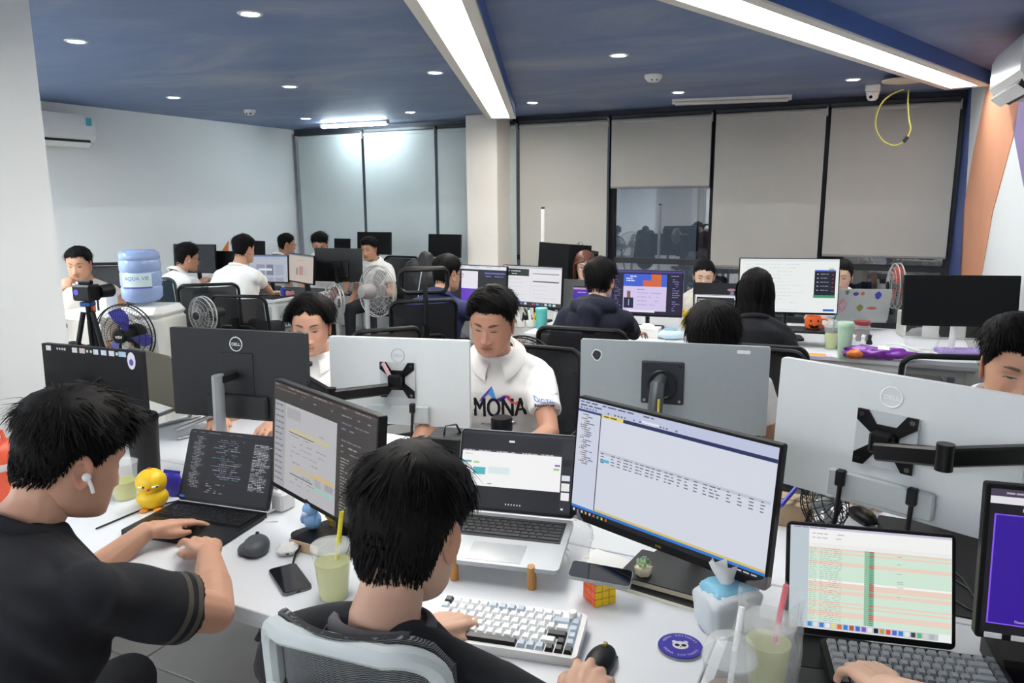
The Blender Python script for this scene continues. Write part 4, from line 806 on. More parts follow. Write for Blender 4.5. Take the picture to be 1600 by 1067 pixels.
# the pale grey chair in the foreground
# ---------------------------------------------------------------- people: heads, hair, bodies, hands
def ico(sub):
    import bmesh
    bm = bmesh.new(); bmesh.ops.create_icosphere(bm, subdivisions=sub, radius=1); bm.verts.ensure_lookup_table()
    v = np.array([tuple(x.co) for x in bm.verts]); f = np.array([[q.index for q in x.verts] for x in bm.faces]); bm.free(); return v, f
_ICO = {}
def getico(s):
    if s not in _ICO: _ICO[s] = ico(s)
    return _ICO[s]
def vnorm(v, f):
    n = np.cross(v[f[:, 1]] - v[f[:, 0]], v[f[:, 2]] - v[f[:, 0]]); o = np.zeros_like(v)
    for k in range(3): np.add.at(o, f[:, k], n)
    return o / (np.linalg.norm(o, axis=1, keepdims=True) + 1e-12)
ZT = np.array([-.120, -.114, -.104, -.085, -.055, -.02, 0, .03, .06, .09, .11, .12])
TA = np.array([.006, .030, .046, .060, .0675, .0725, .0745, .0765, .0735, .058, .033, .0])
TF = np.array([.062, .082, .090, .0895, .089, .0885, .088, .091, .087, .066, .035, -.005])
TB = np.array([.03, -.005, -.03, -.052, -.075, -.09, -.097, -.102, -.098, -.078, -.045, -.005])
_zs = np.linspace(-.12, .12, 241)
def _sm(t):
    y = np.interp(_zs, ZT, t); k = np.exp(-np.linspace(-2, 2, 13) ** 2); k /= k.sum(); yp = np.pad(y, 6, mode='edge'); r = np.convolve(yp, k, 'valid'); r[0] = y[0]; r[-1] = y[-1]; return r
_A, _F, _B = _sm(TA), _sm(TF), _sm(TB)
def head_geo(sub, skin, o):
    d, f = getico(sub); d = d.copy(); th = np.arccos(np.clip(d[:, 1], -1, 1)); t2 = np.pi * (th / np.pi) ** 1.45; k_ = np.sin(t2) / np.maximum(np.sin(th), 1e-6); d = np.stack([d[:, 0] * k_, np.cos(t2), d[:, 2] * k_], 1) if sub > 4 else d
    lat = np.arcsin(np.clip(d[:, 2], -1, 1)); z = .12 * np.sin(lat)
    a = np.interp(z, _zs, _A) * o.get('wide', 1.0); F_ = np.interp(z, _zs, _F); B_ = np.interp(z, _zs, _B)
    jw = o.get('jaw', 1.0); a *= 1 + (jw - 1) * np.clip(-z / .08, 0, 1)
    ph = np.arctan2(d[:, 1], d[:, 0]); c, s = np.cos(ph), np.sin(ph); ex = .88
    x = a * np.sign(c) * np.abs(c) ** ex; yc = (F_ + B_) / 2; y = yc + (F_ - B_) / 2 * np.sign(s) * np.abs(s) ** ex
    fr = np.clip((y - yc) / .03, 0, 1)
    G = lambda x0, z0, sx, sz: np.exp(-((x - x0) / sx) ** 2 - ((z - z0) / sz) ** 2)
    P = lambda x0, z0, sx, sz: G(x0, z0, sx, sz) + G(-x0, z0, sx, sz)
    nh = np.interp(z, [-.06, -.054, -.047, -.038, -.02, 0, .018], [0, .005, .016, .0185, .0105, .0045, 0]); nw = np.interp(z, [-.05, -.035, 0], [.0145, .012, .009])
    dy = nh * np.exp(-(x / nw) ** 2) + .0085 * P(.0145, -.046, .0075, .0075) + .0045 * P(.027, .021, .02, .008) - .007 * P(.031, .001, .015, .011) + .0055 * P(.032, -.003, .013, .0075)
    dy += .004 * P(.048, -.03, .02, .02) + .006 * G(0, -.0675, .019, .0045) + .0065 * G(0, -.0785, .016, .0052) - .0045 * G(0, -.0728, .024, .0017) - .003 * G(0, -.089, .02, .005) + .006 * G(0, -.104, .017, .012)
    y = y + dy * fr; v = np.stack([x, y, z], 1)
    col = np.tile(np.array(skin), (len(v), 1)); front = y > .03
    def paint(mask, c_, w=1.0):
        m = (np.clip(mask, 0, 1) * w * front)[:, None]; col[:] = col * (1 - m) + np.array(c_) * m
    sk = np.array(skin); X = np.abs(x)
    paint(.5 * (P(.045, -.035, .025, .02)), sk * np.array([1.05, .86, .82]))
    lip = (np.abs(x) < .0245) & (z < -.0635 + .002 * np.cos(x * 180)) & (z > -.0725 - .0105 * np.sqrt(np.clip(1 - (x / .0245) ** 2, 0, 1)))
    paint(lip.astype(float), o.get('lip', sk * np.array([.82, .52, .5])), .8); paint(np.exp(-((z + .0728) / .0013) ** 2) * (X < .0235), sk * .22)
    paint((X < .0115) * (X > .004) * np.exp(-((z + .0545) / .0022) ** 2), sk * .25)
    bz = .0235 + .004 * np.sin(np.clip((X - .014) / .036, 0, 1) * 2.6); bt = .0042 * o.get('brow', 1) * np.clip((.054 - X) / .02, .25, 1)
    paint(ss(.010, .017, X) * ss(.055, .048, X) * ss(1.35, .6, np.abs(z - bz) / bt), (.02, .015, .012), .85)
    ex_ = (X - .0315) / .0145; op = o.get('eye', .0028); lid = -.0035 + .0028 * np.sqrt(np.clip(1 - ex_ ** 2, 0, 1)) * 1.0; inn = np.abs(ex_) < 1
    eyez = lid - 2 * op * np.sqrt(np.clip(1 - ex_ ** 2, 0, 1))
    em = inn * ss(.0005, -.0005, z - lid) * ss(-.0006, .0004, z - eyez); paint(em, (.42, .38, .36)); paint(em * ss(.0066, .0054, np.abs(X - .0315)), (.012, .009, .008))
    paint(ss(1.15, .95, np.abs(ex_)) * ss(.0021, .0008, np.abs(z - lid - .0004)), (.015, .011, .01), .95)
    paint(np.exp(-((z - .0045) / .0012) ** 2) * (np.abs(ex_) < .95), sk * .62, .6)
    if o.get('stubble'): paint(((z < -.056) & (z > -.062) & (X < .022)).astype(float) * .8 + np.exp(-((z + .1) / .012) ** 2) * (X < .02) * .6, (.03, .022, .018), o['stubble'])
    # ears
    ev, ef = getico(3); E = []; n0 = len(v); fs = [f]; vs = [v]; cs = [col]
    for sg in (-1, 1):
        q = ev.copy(); rr = np.hypot(q[:, 1], q[:, 2]); q[:, 0] = q[:, 0] * .5 - np.where(q[:, 0] > 0, .75 * np.exp(-((rr - .25) / .38) ** 2) * (q[:, 0]), 0)
        w = q * np.array([.0135, .020, .0355]); w[:, 1] *= 1 - .28 * (w[:, 2] < 0) * (-w[:, 2] / .033); cc = np.tile(sk * np.array([1.0, .86, .82]), (len(w), 1))
        cc[(q[:, 0] > -.1) & (rr < .45)] *= .75
        w = w @ rotm(0, 0, -24).T; w[:, 0] += .0765 * o.get('wide', 1); w[:, 1] -= .012; w[:, 2] -= .012; w = w @ rotm(12, 0, 0).T
        w[:, 0] *= sg; fs.append((ef if sg > 0 else ef[:, ::-1]) + n0); vs.append(w); cs.append(cc); n0 += len(w)
    return np.vstack(vs), np.vstack(fs), np.vstack(cs), v, f
def hairline(v, o):
    ph = np.degrees(np.arctan2(np.abs(v[:, 0]), v[:, 1])); low = o.get('nape', -.07); fh = o.get('fore', .062)
    if 'zs' in o: return v[:, 2] - np.interp(ph, [0, 25, 42, 58, 72, 84, 100, 112, 130, 180], o['zs'])
    zh = np.interp(ph, [0, 25, 42, 58, 72, 84, 100, 112, 130, 180], [fh, fh, fh - .006, .030, .010, -.006, .022, .0, low + .012, low])
    return v[:, 2] - zh
def ss(a, b, x): t = np.clip((x - a) / (b - a), 0, 1); return t * t * (3 - 2 * t)
def hair_geo(o, N, seed, sub=4):
    """cap plus ribbons of hair in head space; returns verts, tri/quads"""
    rng = np.random.default_rng(seed); _, _, _, v, f = head_geo(sub, (.5, .4, .3), {k: o[k] for k in ('wide', 'jaw') if k in o}); n = vnorm(v, f); hl = hairline(v, o)
    top = ss(.03, .085, v[:, 2]); vol = o.get('vol', .02); svol = o.get('svol', .010)
    th = (svol + (vol - svol) * top) * ss(-.004, .02 if o.get('long') else .045, hl); cap = v + n * (th[:, None] + .001); cap += n * (rng.normal(0, .0012, len(v)))[:, None]
    keep = (hl[f] > -.003).all(1); cf = f[keep]
    used = np.unique(cf); mp = -np.ones(len(v), int); mp[used] = np.arange(len(used)); cap = cap[used]; cf = mp[cf]
    # strand roots
    m = np.where(hl > 0)[0]; sel = rng.choice(m, N); p = v[sel] + rng.normal(0, .002, (N, 3)); nn = n[sel]; tp = top[sel]; h0 = hl[sel]
    wh = np.array(o.get('whorl', (.012, -.06, .1))); fl = p - wh; fl -= nn * (fl * nn).sum(1, keepdims=True); fl /= np.linalg.norm(fl, axis=1, keepdims=True) + 1e-6
    sw = np.array(o.get('sweep', (0, 0, 0))); fl = fl + sw * tp[:, None]
    fl -= nn * (fl * nn).sum(1, keepdims=True)
    if 'part' in o:
        pt = o['part']; sd = np.where(p[:, 0] > pt, 1.0, -1.0); fl[:, 0] += sd * o.get('partw', 1.2) * tp; fl[:, 1] += .2 * tp; fl -= nn * (fl * nn).sum(1, keepdims=True)
    fl /= np.linalg.norm(fl, axis=1, keepdims=True) + 1e-6
    L = o.get('side', .02) + (o.get('top', .05) - o.get('side', .02)) * tp; L = L * rng.uniform(.65, 1.15, N) * (np.clip(.35 + h0 / .03, .4, 1) if o.get('long') else np.clip(.22 + h0 / .05, .22, 1)); K = o.get('segs', 6)
    if not o.get('long'): L = L * np.clip(np.linalg.norm(p - wh, axis=1) / .05, .45, 1)
    lift = o.get('lift', .5) * (1 if not o.get('long') else .3); grav = o.get('grav', .6); ax = np.array([.076 * o.get('wide', 1), .101, .121])
    cl = rng.normal(0, 1, (N, 3)); clump = np.sin(p @ np.array([[130, 60, 20], [40, 150, 70], [60, 30, 140]]) + seed); jit = o.get('mess', .35)
    base_off = th[sel] * rng.uniform(.55, 1.05, N); q = p + nn * base_off[:, None] * (.9 if not o.get('long') else .6); P = [q.copy()]; g = np.array([0, 0, -1.0])
    for k in range(K):
        t = (k + 1) / K; d = nn * lift * (1 - t) + fl * (1 - .35 * t * (1 if o.get('long') else .3)) + g * grav * t * (1.0 if not o.get('long') else 3.0) + (cl * .5 + clump) * jit * (.4 + .6 * t) * (1 if not o.get('long') else .12)
        if o.get('long'):
            en = (q - np.array([0, -.003, 0])) / (ax + .012) ** 2; rr_ = np.linalg.norm((q - np.array([0, -.003, 0])) / (ax + .012), axis=1); en /= np.linalg.norm(en, axis=1, keepdims=True); d = g * 1.0 + fl * max(0, 1 - 3.2 * t) * .9 + clump * .05 + np.array([0, -.35, 0]) * (p[:, 1:2] < .06) * (t < .6)
            dn = (d * en).sum(1, keepdims=True); d = np.where(((rr_ < 1.25) & (q[:, 2] > -.05))[:, None], d - en * dn * np.where(dn > 0, 1, .9), d)
        d /= np.linalg.norm(d, axis=1, keepdims=True); q = q + d * (L / K)[:, None]
        e = (q - np.array([0, -.003, 0])) / (ax + .004); r = np.linalg.norm(e, axis=1); ins = (r < 1)
        q = np.where(ins[:, None], q / np.maximum(r, 1e-3)[:, None], q)
        if o.get('long'):
            az = np.arctan2(q[:, 0], q[:, 1]); low = q[:, 2] < .05; fw = o.get('face', 62) * math.pi / 180
            tooF = low & (np.abs(az) < fw); rad = np.hypot(q[:, 0], q[:, 1]); az2 = np.where(tooF, np.sign(az + 1e-6) * fw, az)
            q[:, 0] = np.where(tooF, np.maximum(rad, .07) * np.sin(az2), q[:, 0]); q[:, 1] = np.where(tooF, np.maximum(rad, .07) * np.cos(az2), q[:, 1])
            rad = np.hypot(q[:, 0], q[:, 1]); mn = np.where(q[:, 2] < -.02, o.get('curtain', .082) + rng.uniform(0, .012, N), 0); sc_ = np.where(rad < mn, mn / np.maximum(rad, 1e-3), np.where((q[:, 2] < 0) & (rad > .125), .125 / np.maximum(rad, 1e-3), 1)); q[:, 0] *= sc_; q[:, 1] *= np.where(q[:, 1] < 0, sc_, 1)
        P.append(q.copy())
    P = np.stack(P, 1); T = np.diff(P, axis=1); T = np.concatenate([T, T[:, -1:]], 1); out = P - np.array([0, -.003, 0]); W_ = np.cross(T, out); W_ /= np.linalg.norm(W_, axis=2, keepdims=True) + 1e-9
    W_ += rng.normal(0, .35, (N, 1, 3)); wd = o.get('width', .0016) * rng.uniform(.6, 1.3, N)[:, None] * np.linspace(1, .25, K + 1)[None, :]
    A_ = P + W_ * wd[..., None]; B_ = P - W_ * wd[..., None]; V = np.stack([A_, B_], 2).reshape(-1, 3)
    idx = np.arange(N)[:, None] * (K + 1) * 2 + np.arange(K)[None, :] * 2; idx = idx.ravel(); Q = np.stack([idx, idx + 1, idx + 3, idx + 2], 1)
    return cap, cf, V, Q
def rotate_head(yaw, pitch, roll=0): return rotm(0, 0, yaw) @ rotm(pitch, 0, 0) @ rotm(0, roll, 0)     # face +Y, pitch<0 looks down
def fast_mesh(name, V, faces_list, mats, midx=None, col=None, smooth=True):
    me = bpy.data.meshes.new(name); fl = []
    for a in faces_list: fl += a.tolist() if hasattr(a, 'tolist') else a
    me.from_pydata(V.tolist(), [], fl)
    for m in mats: me.materials.append(m)
    if midx is not None: me.polygons.foreach_set('material_index', midx)
    me.polygons.foreach_set('use_smooth', [smooth] * len(me.polygons))
    if col is not None:
        at = me.color_attributes.new('Col', 'FLOAT_COLOR', 'POINT'); c = np.ones((len(V), 4), dtype=np.float32); c[:, :3] = col; at.data.foreach_set('color', c.ravel())
    me.update(); return me
def remesh(mb, vox, smooth=4, fac=.5):
    me = mb.mesh('tmp'); o = bpy.data.objects.new('tmp', me)
    r = o.modifiers.new('r', 'REMESH'); r.mode = 'VOXEL'; r.voxel_size = vox
    if smooth: s = o.modifiers.new('s', 'SMOOTH'); s.factor = fac; s.iterations = smooth
    ev = scratch_eval(o); e = ev.to_mesh(); n = len(e.vertices)
    V = np.empty(n * 3, dtype=np.float32); e.vertices.foreach_get('co', V); Fq = [tuple(p.vertices) for p in e.polygons]
    ev.to_mesh_clear(); bpy.data.objects.remove(o); bpy.data.meshes.remove(me); return V.reshape(-1, 3).astype(float), Fq
def limb(mb, pts, rads, n=12):
    pts = [np.asarray(p, float) for p in pts]
    for i in range(len(pts)): mb.sph(pts[i], rads[i], n, 8)
    for i in range(len(pts) - 1): mb.cone(pts[i], pts[i + 1], rads[i], rads[i + 1], n)
def ik(a, b, l1, l2, pole):
    a, b = np.asarray(a, float), np.asarray(b, float); d = b - a; L = np.linalg.norm(d); L = min(L, (l1 + l2) * .999); u = unit(d); x = (l1 * l1 - l2 * l2 + L * L) / (2 * L); h = math.sqrt(max(l1 * l1 - x * x, 0))
    p = np.asarray(pole, float) - u * (np.asarray(pole, float) @ u); return a + u * x + unit(p) * h, a + u * L
def hand(mb, wrist, fdir, back, side, curl=25, spread=1.0, scale=1.0, point=None, thumb=0):
    """fdir along the fingers, back = outward normal of the back of the hand, side=+1 thumb towards +X of hand frame"""
    y = unit(fdir); z = unit(back - y * (np.asarray(back) @ y)); x = np.cross(y, z) * side; s = scale
    T = lambda p: wrist + (x * p[0] + y * p[1] + z * p[2]) * s
    ks = [(.030, .086, 0), (.011, .091, .002), (-.009, .088, .001), (-.027, .079, -.002)]; ln = [(.043, .026, .021), (.047, .030, .022), (.043, .028, .021), (.034, .021, .019)]
    mb.sph(T((0, .004, 0)), (.024 * s,) * 3, 10, 7)
    for k, (kx, ky, kz) in enumerate(ks):
        limb(mb, [T((kx * .55, .0, 0)), T((kx * .95, .045, .001)), T((kx, ky, kz))], [.0165 * s, .0155 * s, .0112 * s], 8)
        c = (curl if np.isscalar(curl) else curl[k]); a = math.radians(c * .55); p = np.array([kx, ky, kz]); sx = (.16, .03, -.09, -.22)[k] * spread; pts = [T(p)]; rd = [.0108 * s, .0095 * s, .0085 * s, .0072 * s]
        for j, l in enumerate(ln[k]):
            dirv = np.array([sx * math.cos(a), math.cos(a), -math.sin(a)]); p = p + dirv * l; pts.append(T(p)); a += math.radians(c * (.95 if j == 0 else .7))
        limb(mb, pts, rd, 8)
    t0 = np.array([.018, .018, -.006]); t1 = np.array([.040, .045, -.016 - thumb * .01]); t2 = np.array([.050 - thumb * .012, .072, -.02 - thumb * .012]); t3 = np.array([.048 - thumb * .02, .094, -.022 - thumb * .014])
    limb(mb, [T(t0), T(t1), T(t2), T(t3)], [.0165 * s, .0135 * s, .0108 * s, .0085 * s], 8)
skinm = M('skin', '#c49a80', .48, var=.05, vs=25, attr=True, sub=.12, bump=.05, bs=350, spec=.35); hairm = M('black_hair', '#0e0c0c', .62, var=.25, vs=60, spec=.12); hairb = M('auburn_hair', '#5a3323', .42, var=.25, vs=60)
def ring_band(bvh, c, ax, w, off=.0015, n=56, rmax=.2, squash=None):
    """closed strip hugging a cloth surface round the axis (c, ax)"""
    x, y, d = frame(ax); V = []
    for s_ in (-.5, 0, .5):
        for k in range(n):
            a = 2 * math.pi * k / n; dr = x * math.cos(a) + y * math.sin(a); o_ = c + d * w * s_ + dr * rmax; h = bvh.ray_cast(Vector(o_), Vector(-dr), rmax)
            q = np.array(h[0]) if h[0] else c + d * w * s_ + dr * .05; V.append(q + dr * off)
    V = np.array(V); A3 = V.reshape(3, n, 3)
    for _ in range(2): A3 = (np.roll(A3, 1, 1) + 2 * A3 + np.roll(A3, -1, 1)) / 4 if n > 8 else A3
    V = A3.reshape(-1, 3); Fq = [(r * n + k, r * n + (k + 1) % n, (r + 1) * n + (k + 1) % n, (r + 1) * n + k) for r in range(2) for k in range(n)]; return V, Fq
def person(label, head, face, body_yaw, hands=None, shirt=None, pants=None, skin='#c79c80', hair=None, hs=1500, hsub=5, vox=.008, head_o=None, lean=.12, sh_w=.2, build=1.0, sleeve=.55, long_sleeve=False, collar=None, collar_m=None, glasses=False, pelvis=None, seat_z=.50, hairmat=None, stripes=None, group='people working at the desks', legs=True, neck_r=.056, hscale=1.0, chest=1.0, hood=False, seed=1, no_head=False, neck=.058, sh_fwd=0.0, knee_out=.12, cloth_bump=.5, foot_fwd=.42):
    """head = world centre of the head; face = (yaw, pitch, roll); hands = dict(L=..., R=...) of (wrist, fingers dir, back-of-hand dir, curl)"""
    head = np.asarray(head, float); t = thing('person', label, 'person', (head[0], head[1], 0), 0, group); O_ = np.array([head[0], head[1], 0])
    sk = np.array(srgb(skin)); Rh = rotate_head(*face); by = rotm(0, 0, body_yaw); fw = by @ np.array([0, 1, 0]); rt = by @ np.array([1, 0, 0]); up = np.array([0, 0, 1.])
    nb = head + Rh @ np.array([0, -.045, -.085]) * hscale - fw * .025 - up * neck                   # base of neck
    if pelvis is None: pv = nb - fw * lean; pv = np.array([pv[0], pv[1], seat_z + .09])
    else: pv = np.asarray(pelvis, float)
    sp = nb - pv; spu = unit(sp); tf = unit(fw - spu * (fw @ spu))
    shc = nb - spu * .055; S = {'L': shc - rt * sh_w * .86 * build - spu * .035, 'R': shc + rt * sh_w * .86 * build - spu * .035}
    S = {k: v_ + tf * sh_fwd for k, v_ in S.items()}
    B = MB(); C = MB()
    # neck and trunk core
    limb(B, [head + Rh @ np.array([0, -.035, -.045]) * hscale, head + Rh @ np.array([0, -.035, -.1]) * hscale, nb, nb - spu * .06], [neck_r * .95, neck_r, neck_r * 1.06, .085], 14)
    limb(B, [nb - spu * .08, pv + spu * .05], [.09, .09], 10)
    # shirt trunk: loft of superellipse rings
    secs = [(-.10, .165, .125, 0), (.0, .172, .128, 0), (.14, .165, .122, .005), (.28, .163, .118, .01), (.40, .178, .122, .012), (.48, .182, .122, .005), (.54, .158, .108, -.005)]; Ls = np.linalg.norm(sp); K = 26; rings = []
    for (h_, a_, b_, off) in secs:
        ctr = pv + spu * (h_ / .57 * (Ls - .045)) + tf * off; ang = np.arange(K) * 2 * math.pi / K; c_, s_ = np.cos(ang), np.sin(ang)
        rings.append(ctr + (np.sign(c_) * np.abs(c_) ** .82)[:, None] * rt * a_ * build * chest + (np.sign(s_) * np.abs(s_) ** .82)[:, None] * tf * b_ * build * chest)
    ctr = nb - spu * .012; rings.append(ctr + np.cos(ang)[:, None] * rt * .105 * build + np.sin(ang)[:, None] * tf * .078)
    ctr = nb + spu * .008; rings.append(ctr + np.cos(ang)[:, None] * rt * (neck_r + .014) + np.sin(ang)[:, None] * tf * (neck_r + .012))
    V = np.vstack(rings); n_ = len(rings); Fq = [(i * K + k, i * K + (k + 1) % K, (i + 1) * K + (k + 1) % K, (i + 1) * K + k) for i in range(n_ - 1) for k in range(K)] + [tuple(range(K - 1, -1, -1)), tuple((n_ - 1) * K + k for k in range(K))]
    C.add(V, Fq); elbows = {}; cuffs = {}
    for s_, sg in (('L', -1), ('R', 1)):
        sh = S[s_]; hd = (hands or {}).get(s_)
        if hd is None: wr_ = sh + rt * sg * .06 + fw * .16 - up * .38; fd = fw - up * .3; bk = rt * sg; cu = 25; pole = -fw * .5 - up + rt * sg * .4
        else:
            wr_, fd, bk, cu = [np.asarray(q, float) if k_ < 3 else q for k_, q in enumerate(hd[:4])]; pole = np.asarray(hd[4], float) if len(hd) > 4 else (-up * 1.0 + rt * sg * .7 - fw * .2)
        el, wr_ = ik(sh, wr_, .285 * hscale, .255 * hscale, pole); elbows[s_] = (sh, el, wr_)
        limb(B, [sh, sh * .5 + el * .5, el, el * .6 + wr_ * .4, wr_], [.052 * build, .047 * build, .040 * build, .041 * build, .0265], 12)
        hand(B, wr_, fd, bk, -sg if True else sg, cu, scale=hscale)
        e_ = sh + (el - sh) * (sleeve if not long_sleeve else 1.0); r_ = .064 * build
        C.sph(sh - rt * sg * .01, r_ * .98, 14, 9); limb(C, [nb - spu * .035 + rt * sg * .05 - tf * .012, sh - rt * sg * .01 + spu * .012], [.056, .054], 12)
        if long_sleeve:
            limb(C, [sh, el], [r_ * 1.02, r_ * .86], 14); C.cone(el, el + (wr_ - el) * .96, r_ * .84, .042, 14); C.sph(el, r_ * .86, 12, 8)
        else: C.cone(sh, e_, r_ * .97, r_ * 1.04, 18)
        cuffs[s_] = (e_, unit(el - sh), r_)
    if hood:
        limb(C, [nb + tf * -.06 + rt * .10 - spu * .02, nb - tf * .12 - spu * .03, nb - tf * .06 - rt * .10 - spu * .02], [.045, .06, .045], 12); limb(C, [nb - tf * .115 - spu * .06, nb - tf * .12 - spu * .14], [.075, .05], 12)
        limb(C, [nb + rt * .085 + spu * .01 - tf * .02, nb - tf * .075 + spu * .02, nb - rt * .085 + spu * .01 - tf * .02], [.035, .04, .035], 12)
    bv, bf = remesh(B, vox, 3)
    cols = np.tile(sk, (len(bv), 1)); 
    if no_head: HV = np.zeros((0, 3)); HF = []; HC = np.zeros((0, 3))
    else:
        hv, hf, HC, _, _ = head_geo(hsub, sk, head_o or {}); HV = (hv * hscale) @ Rh.T + head; HF = (hf + len(bv)).tolist()
    me = fast_mesh('body', np.vstack([bv, HV]) - O_, [bf, HF], [skinm], col=np.vstack([cols, HC])); link('body', me, t)
    cv, cf = remesh(C, max(vox, .0075), 4); rng = np.random.default_rng(seed)
    # soft folds
    fr_ = np.sin(cv @ np.array([23., 9, 31]) + 3 * np.sin(cv @ np.array([7., 19, 5]) + seed)) * .0022 + np.sin(cv @ np.array([9., 41, 17]) + seed + 2 * np.sin(cv @ np.array([13., 3, 23]))) * .0018
    cf3 = np.array([[q[0], q[1], q[2]] for q in cf] + [[q[0], q[2], q[3]] for q in cf if len(q) == 4]); cn = vnorm(cv, cf3); cv = cv + cn * (fr_ * cloth_bump * 2)[:, None]
    so = link('shirt', fast_mesh('shirt', cv - O_, [cf], [shirt]), t); bvh = BVHTree.FromPolygons([Vector(p) for p in cv], cf)
    if legs:
        Pm = MB(); hipL = pv - rt * .09 - spu * .05; knees = {}
        limb(Pm, [pv - rt * .06, pv + rt * .06], [.135 * build, .135 * build], 14)
        for sg in (-1, 1):
            hp = pv + rt * .09 * sg - up * .02; kn = np.array([*(pv + fw * .43 + rt * sg * knee_out)[:2], seat_z + .06]); an = np.array([*(pv + fw * foot_fwd + rt * sg * knee_out * 1.1)[:2], .1])
            limb(Pm, [hp, kn], [.095 * build, .068], 14); limb(Pm, [kn, an], [.066, .05], 12); knees[sg] = (kn, an)
        pvv, pf = remesh(Pm, max(vox * 1.3, .012), 4); link('trousers', fast_mesh('trousers', pvv - O_, [pf], [pants or M('dark_trousers', '#1c1e24', .85, bump=.2)]), t)
        for sg in (-1, 1):
            mb = MB(); an = knees[sg][1]; mb.sph(an + fw * .06 - up * .045 - O_, (.045, .13, .05), 12, 8, R=by); mb.box(an + fw * .06 - up * .09 - O_, (.085, .25, .02), b=.009, R=by); mb.build('shoe', M('dark_shoe', '#1a1a1c', .6), t)
    if collar == 'crew':
        V_, F_ = [], []; n = 40; a = np.arange(n) * 2 * math.pi / n
        mb = MB(); ctr = nb + spu * .012; P = ctr + np.cos(a)[:, None] * rt * (neck_r + .022) + np.sin(a)[:, None] * tf * (neck_r + .018) - spu * (.016 * (1 + np.sin(a)))[:, None]
        mb.tube(P - O_, .011, 8, closed=True, sq=(1.0, 1.25)); mb.build('collar', collar_m or shirt, so, 60)
    if collar == 'polo':
        n = 40; a = np.linspace(math.pi / 2 + .32, math.pi * 2.5 - .32, n); rows = []
        for (dr, dz) in ((.004, .044), (.012, .054), (.030, .046), (.056, .022), (.060, .010), (.036, .018)) if neck > .065 else ((.003, .039), (.010, .048), (.027, .041), (.050, .020), (.054, .009), (.032, .016)):
            k_ = np.abs(np.cos(a / 2 - math.pi / 4)) ** 6 if False else np.clip((np.sin(a) - .55) / .45, 0, 1)
            rows.append(nb + spu * dz + np.cos(a)[:, None] * rt * (neck_r + dr + .006) + np.sin(a)[:, None] * tf * (neck_r + dr + .004) - spu * (.024 * (1 + np.sin(a)) ** 1.2 + (.03 * k_ if dz < .02 else .012 * k_))[:, None] + tf * (.012 * k_)[:, None])
        V_ = np.vstack(rows); F_ = [(r * n + k, r * n + k + 1, (r + 1) * n + k + 1, (r + 1) * n + k) for r in range(5) for k in range(n - 1)]
        mb = MB(); mb.add(V_ - O_, F_); mb.build('collar', collar_m or shirt, so, 60)
    if stripes:
        for s_ in ('L', 'R'):
            e_, d_, r_ = cuffs[s_]
            for (back, w_, m_) in stripes:
                V_, F_ = ring_band(bvh, e_ - d_ * back, d_, w_, rmax=r_ * 1.6); mb = MB(); mb.add(V_ - O_, F_); mb.build('sleeve_stripe', m_, so, 60)
    if hair and not no_head:
        cap, cf_, hv_, hq = hair_geo(hair, hs, seed, 4 if hs < 2500 else 5); T = lambda q: (q * hscale) @ Rh.T + head - O_
        if hair.get('long'): pass
        V_ = np.vstack([T(cap), T(hv_)]); me = fast_mesh('hair', V_, [cf_, hq + len(cap)], [hairmat or hairm]); link('hair', me, t)
    if glasses:
        mb = MB(); gr = np.stack([np.array([1., 0, 0]), np.array([0, 0, 1.]), np.array([0, -1., 0])], 1)
        for sg in (-1, 1):
            mb.torus((sg * .033, .1, -.004), .021, .0013, 24, 6, R=gr, sx=1.08, sy=.85); mb.tube([(sg * .055, .097, .002), (sg * .073, .06, .004), (sg * .079, -.005, .002), (sg * .079, -.02, -.012)], .0014, 6)
        mb.tube([(-.012, .103, 0), (0, .106, .003), (.012, .103, 0)], .0012, 6); mb.v = [np.vstack(mb.v) * hscale @ Rh.T + head - O_]; mb.build('glasses', M('glasses_metal', '#2a2a2c', .3, .6), t)
    return t, dict(so=so, bvh=bvh, O=O_, nb=nb, spu=spu, tf=tf, rt=rt, fw=fw, S=S, el=elbows, cuffs=cuffs, Rh=Rh, head=head)
H_short = dict(top=.045, side=.016, lift=.32, grav=.4, vol=.022, svol=.008, mess=.24)
H_long = dict(long=True, top=.42, side=.34, lift=.2, grav=.9, vol=.012, svol=.008, part=0.0, segs=12, fore=.062, nape=-.06, mess=.25, width=.0028)
# ---------------------------------------------------------------- people in place
polo = M('white_polo_cloth', '#ebeae6', .85, var=.03, bump=.05, bs=90); blk = M('black_tee_cloth', '#15161b', .9, var=.1, bump=.06, bs=90); blk2 = M('charcoal_tee_cloth', '#17181c', .9, var=.1, bump=.06, bs=90)
navy = M('navy_jacket_cloth', '#232a52', .85, var=.1, bump=.06, bs=90); hoodm = M('dark_hoodie_cloth', '#15192a', .9, var=.12, bump=.06, bs=90); cream = M('cream_top_cloth', '#cfcac0', .85, var=.04)
stripe_m = M('tan_sleeve_stripe', '#4a453d', .9); greyc = M('grey_collar_rib', '#5c5a5e', .9)
UPV = np.array([0, 0, 1.0])
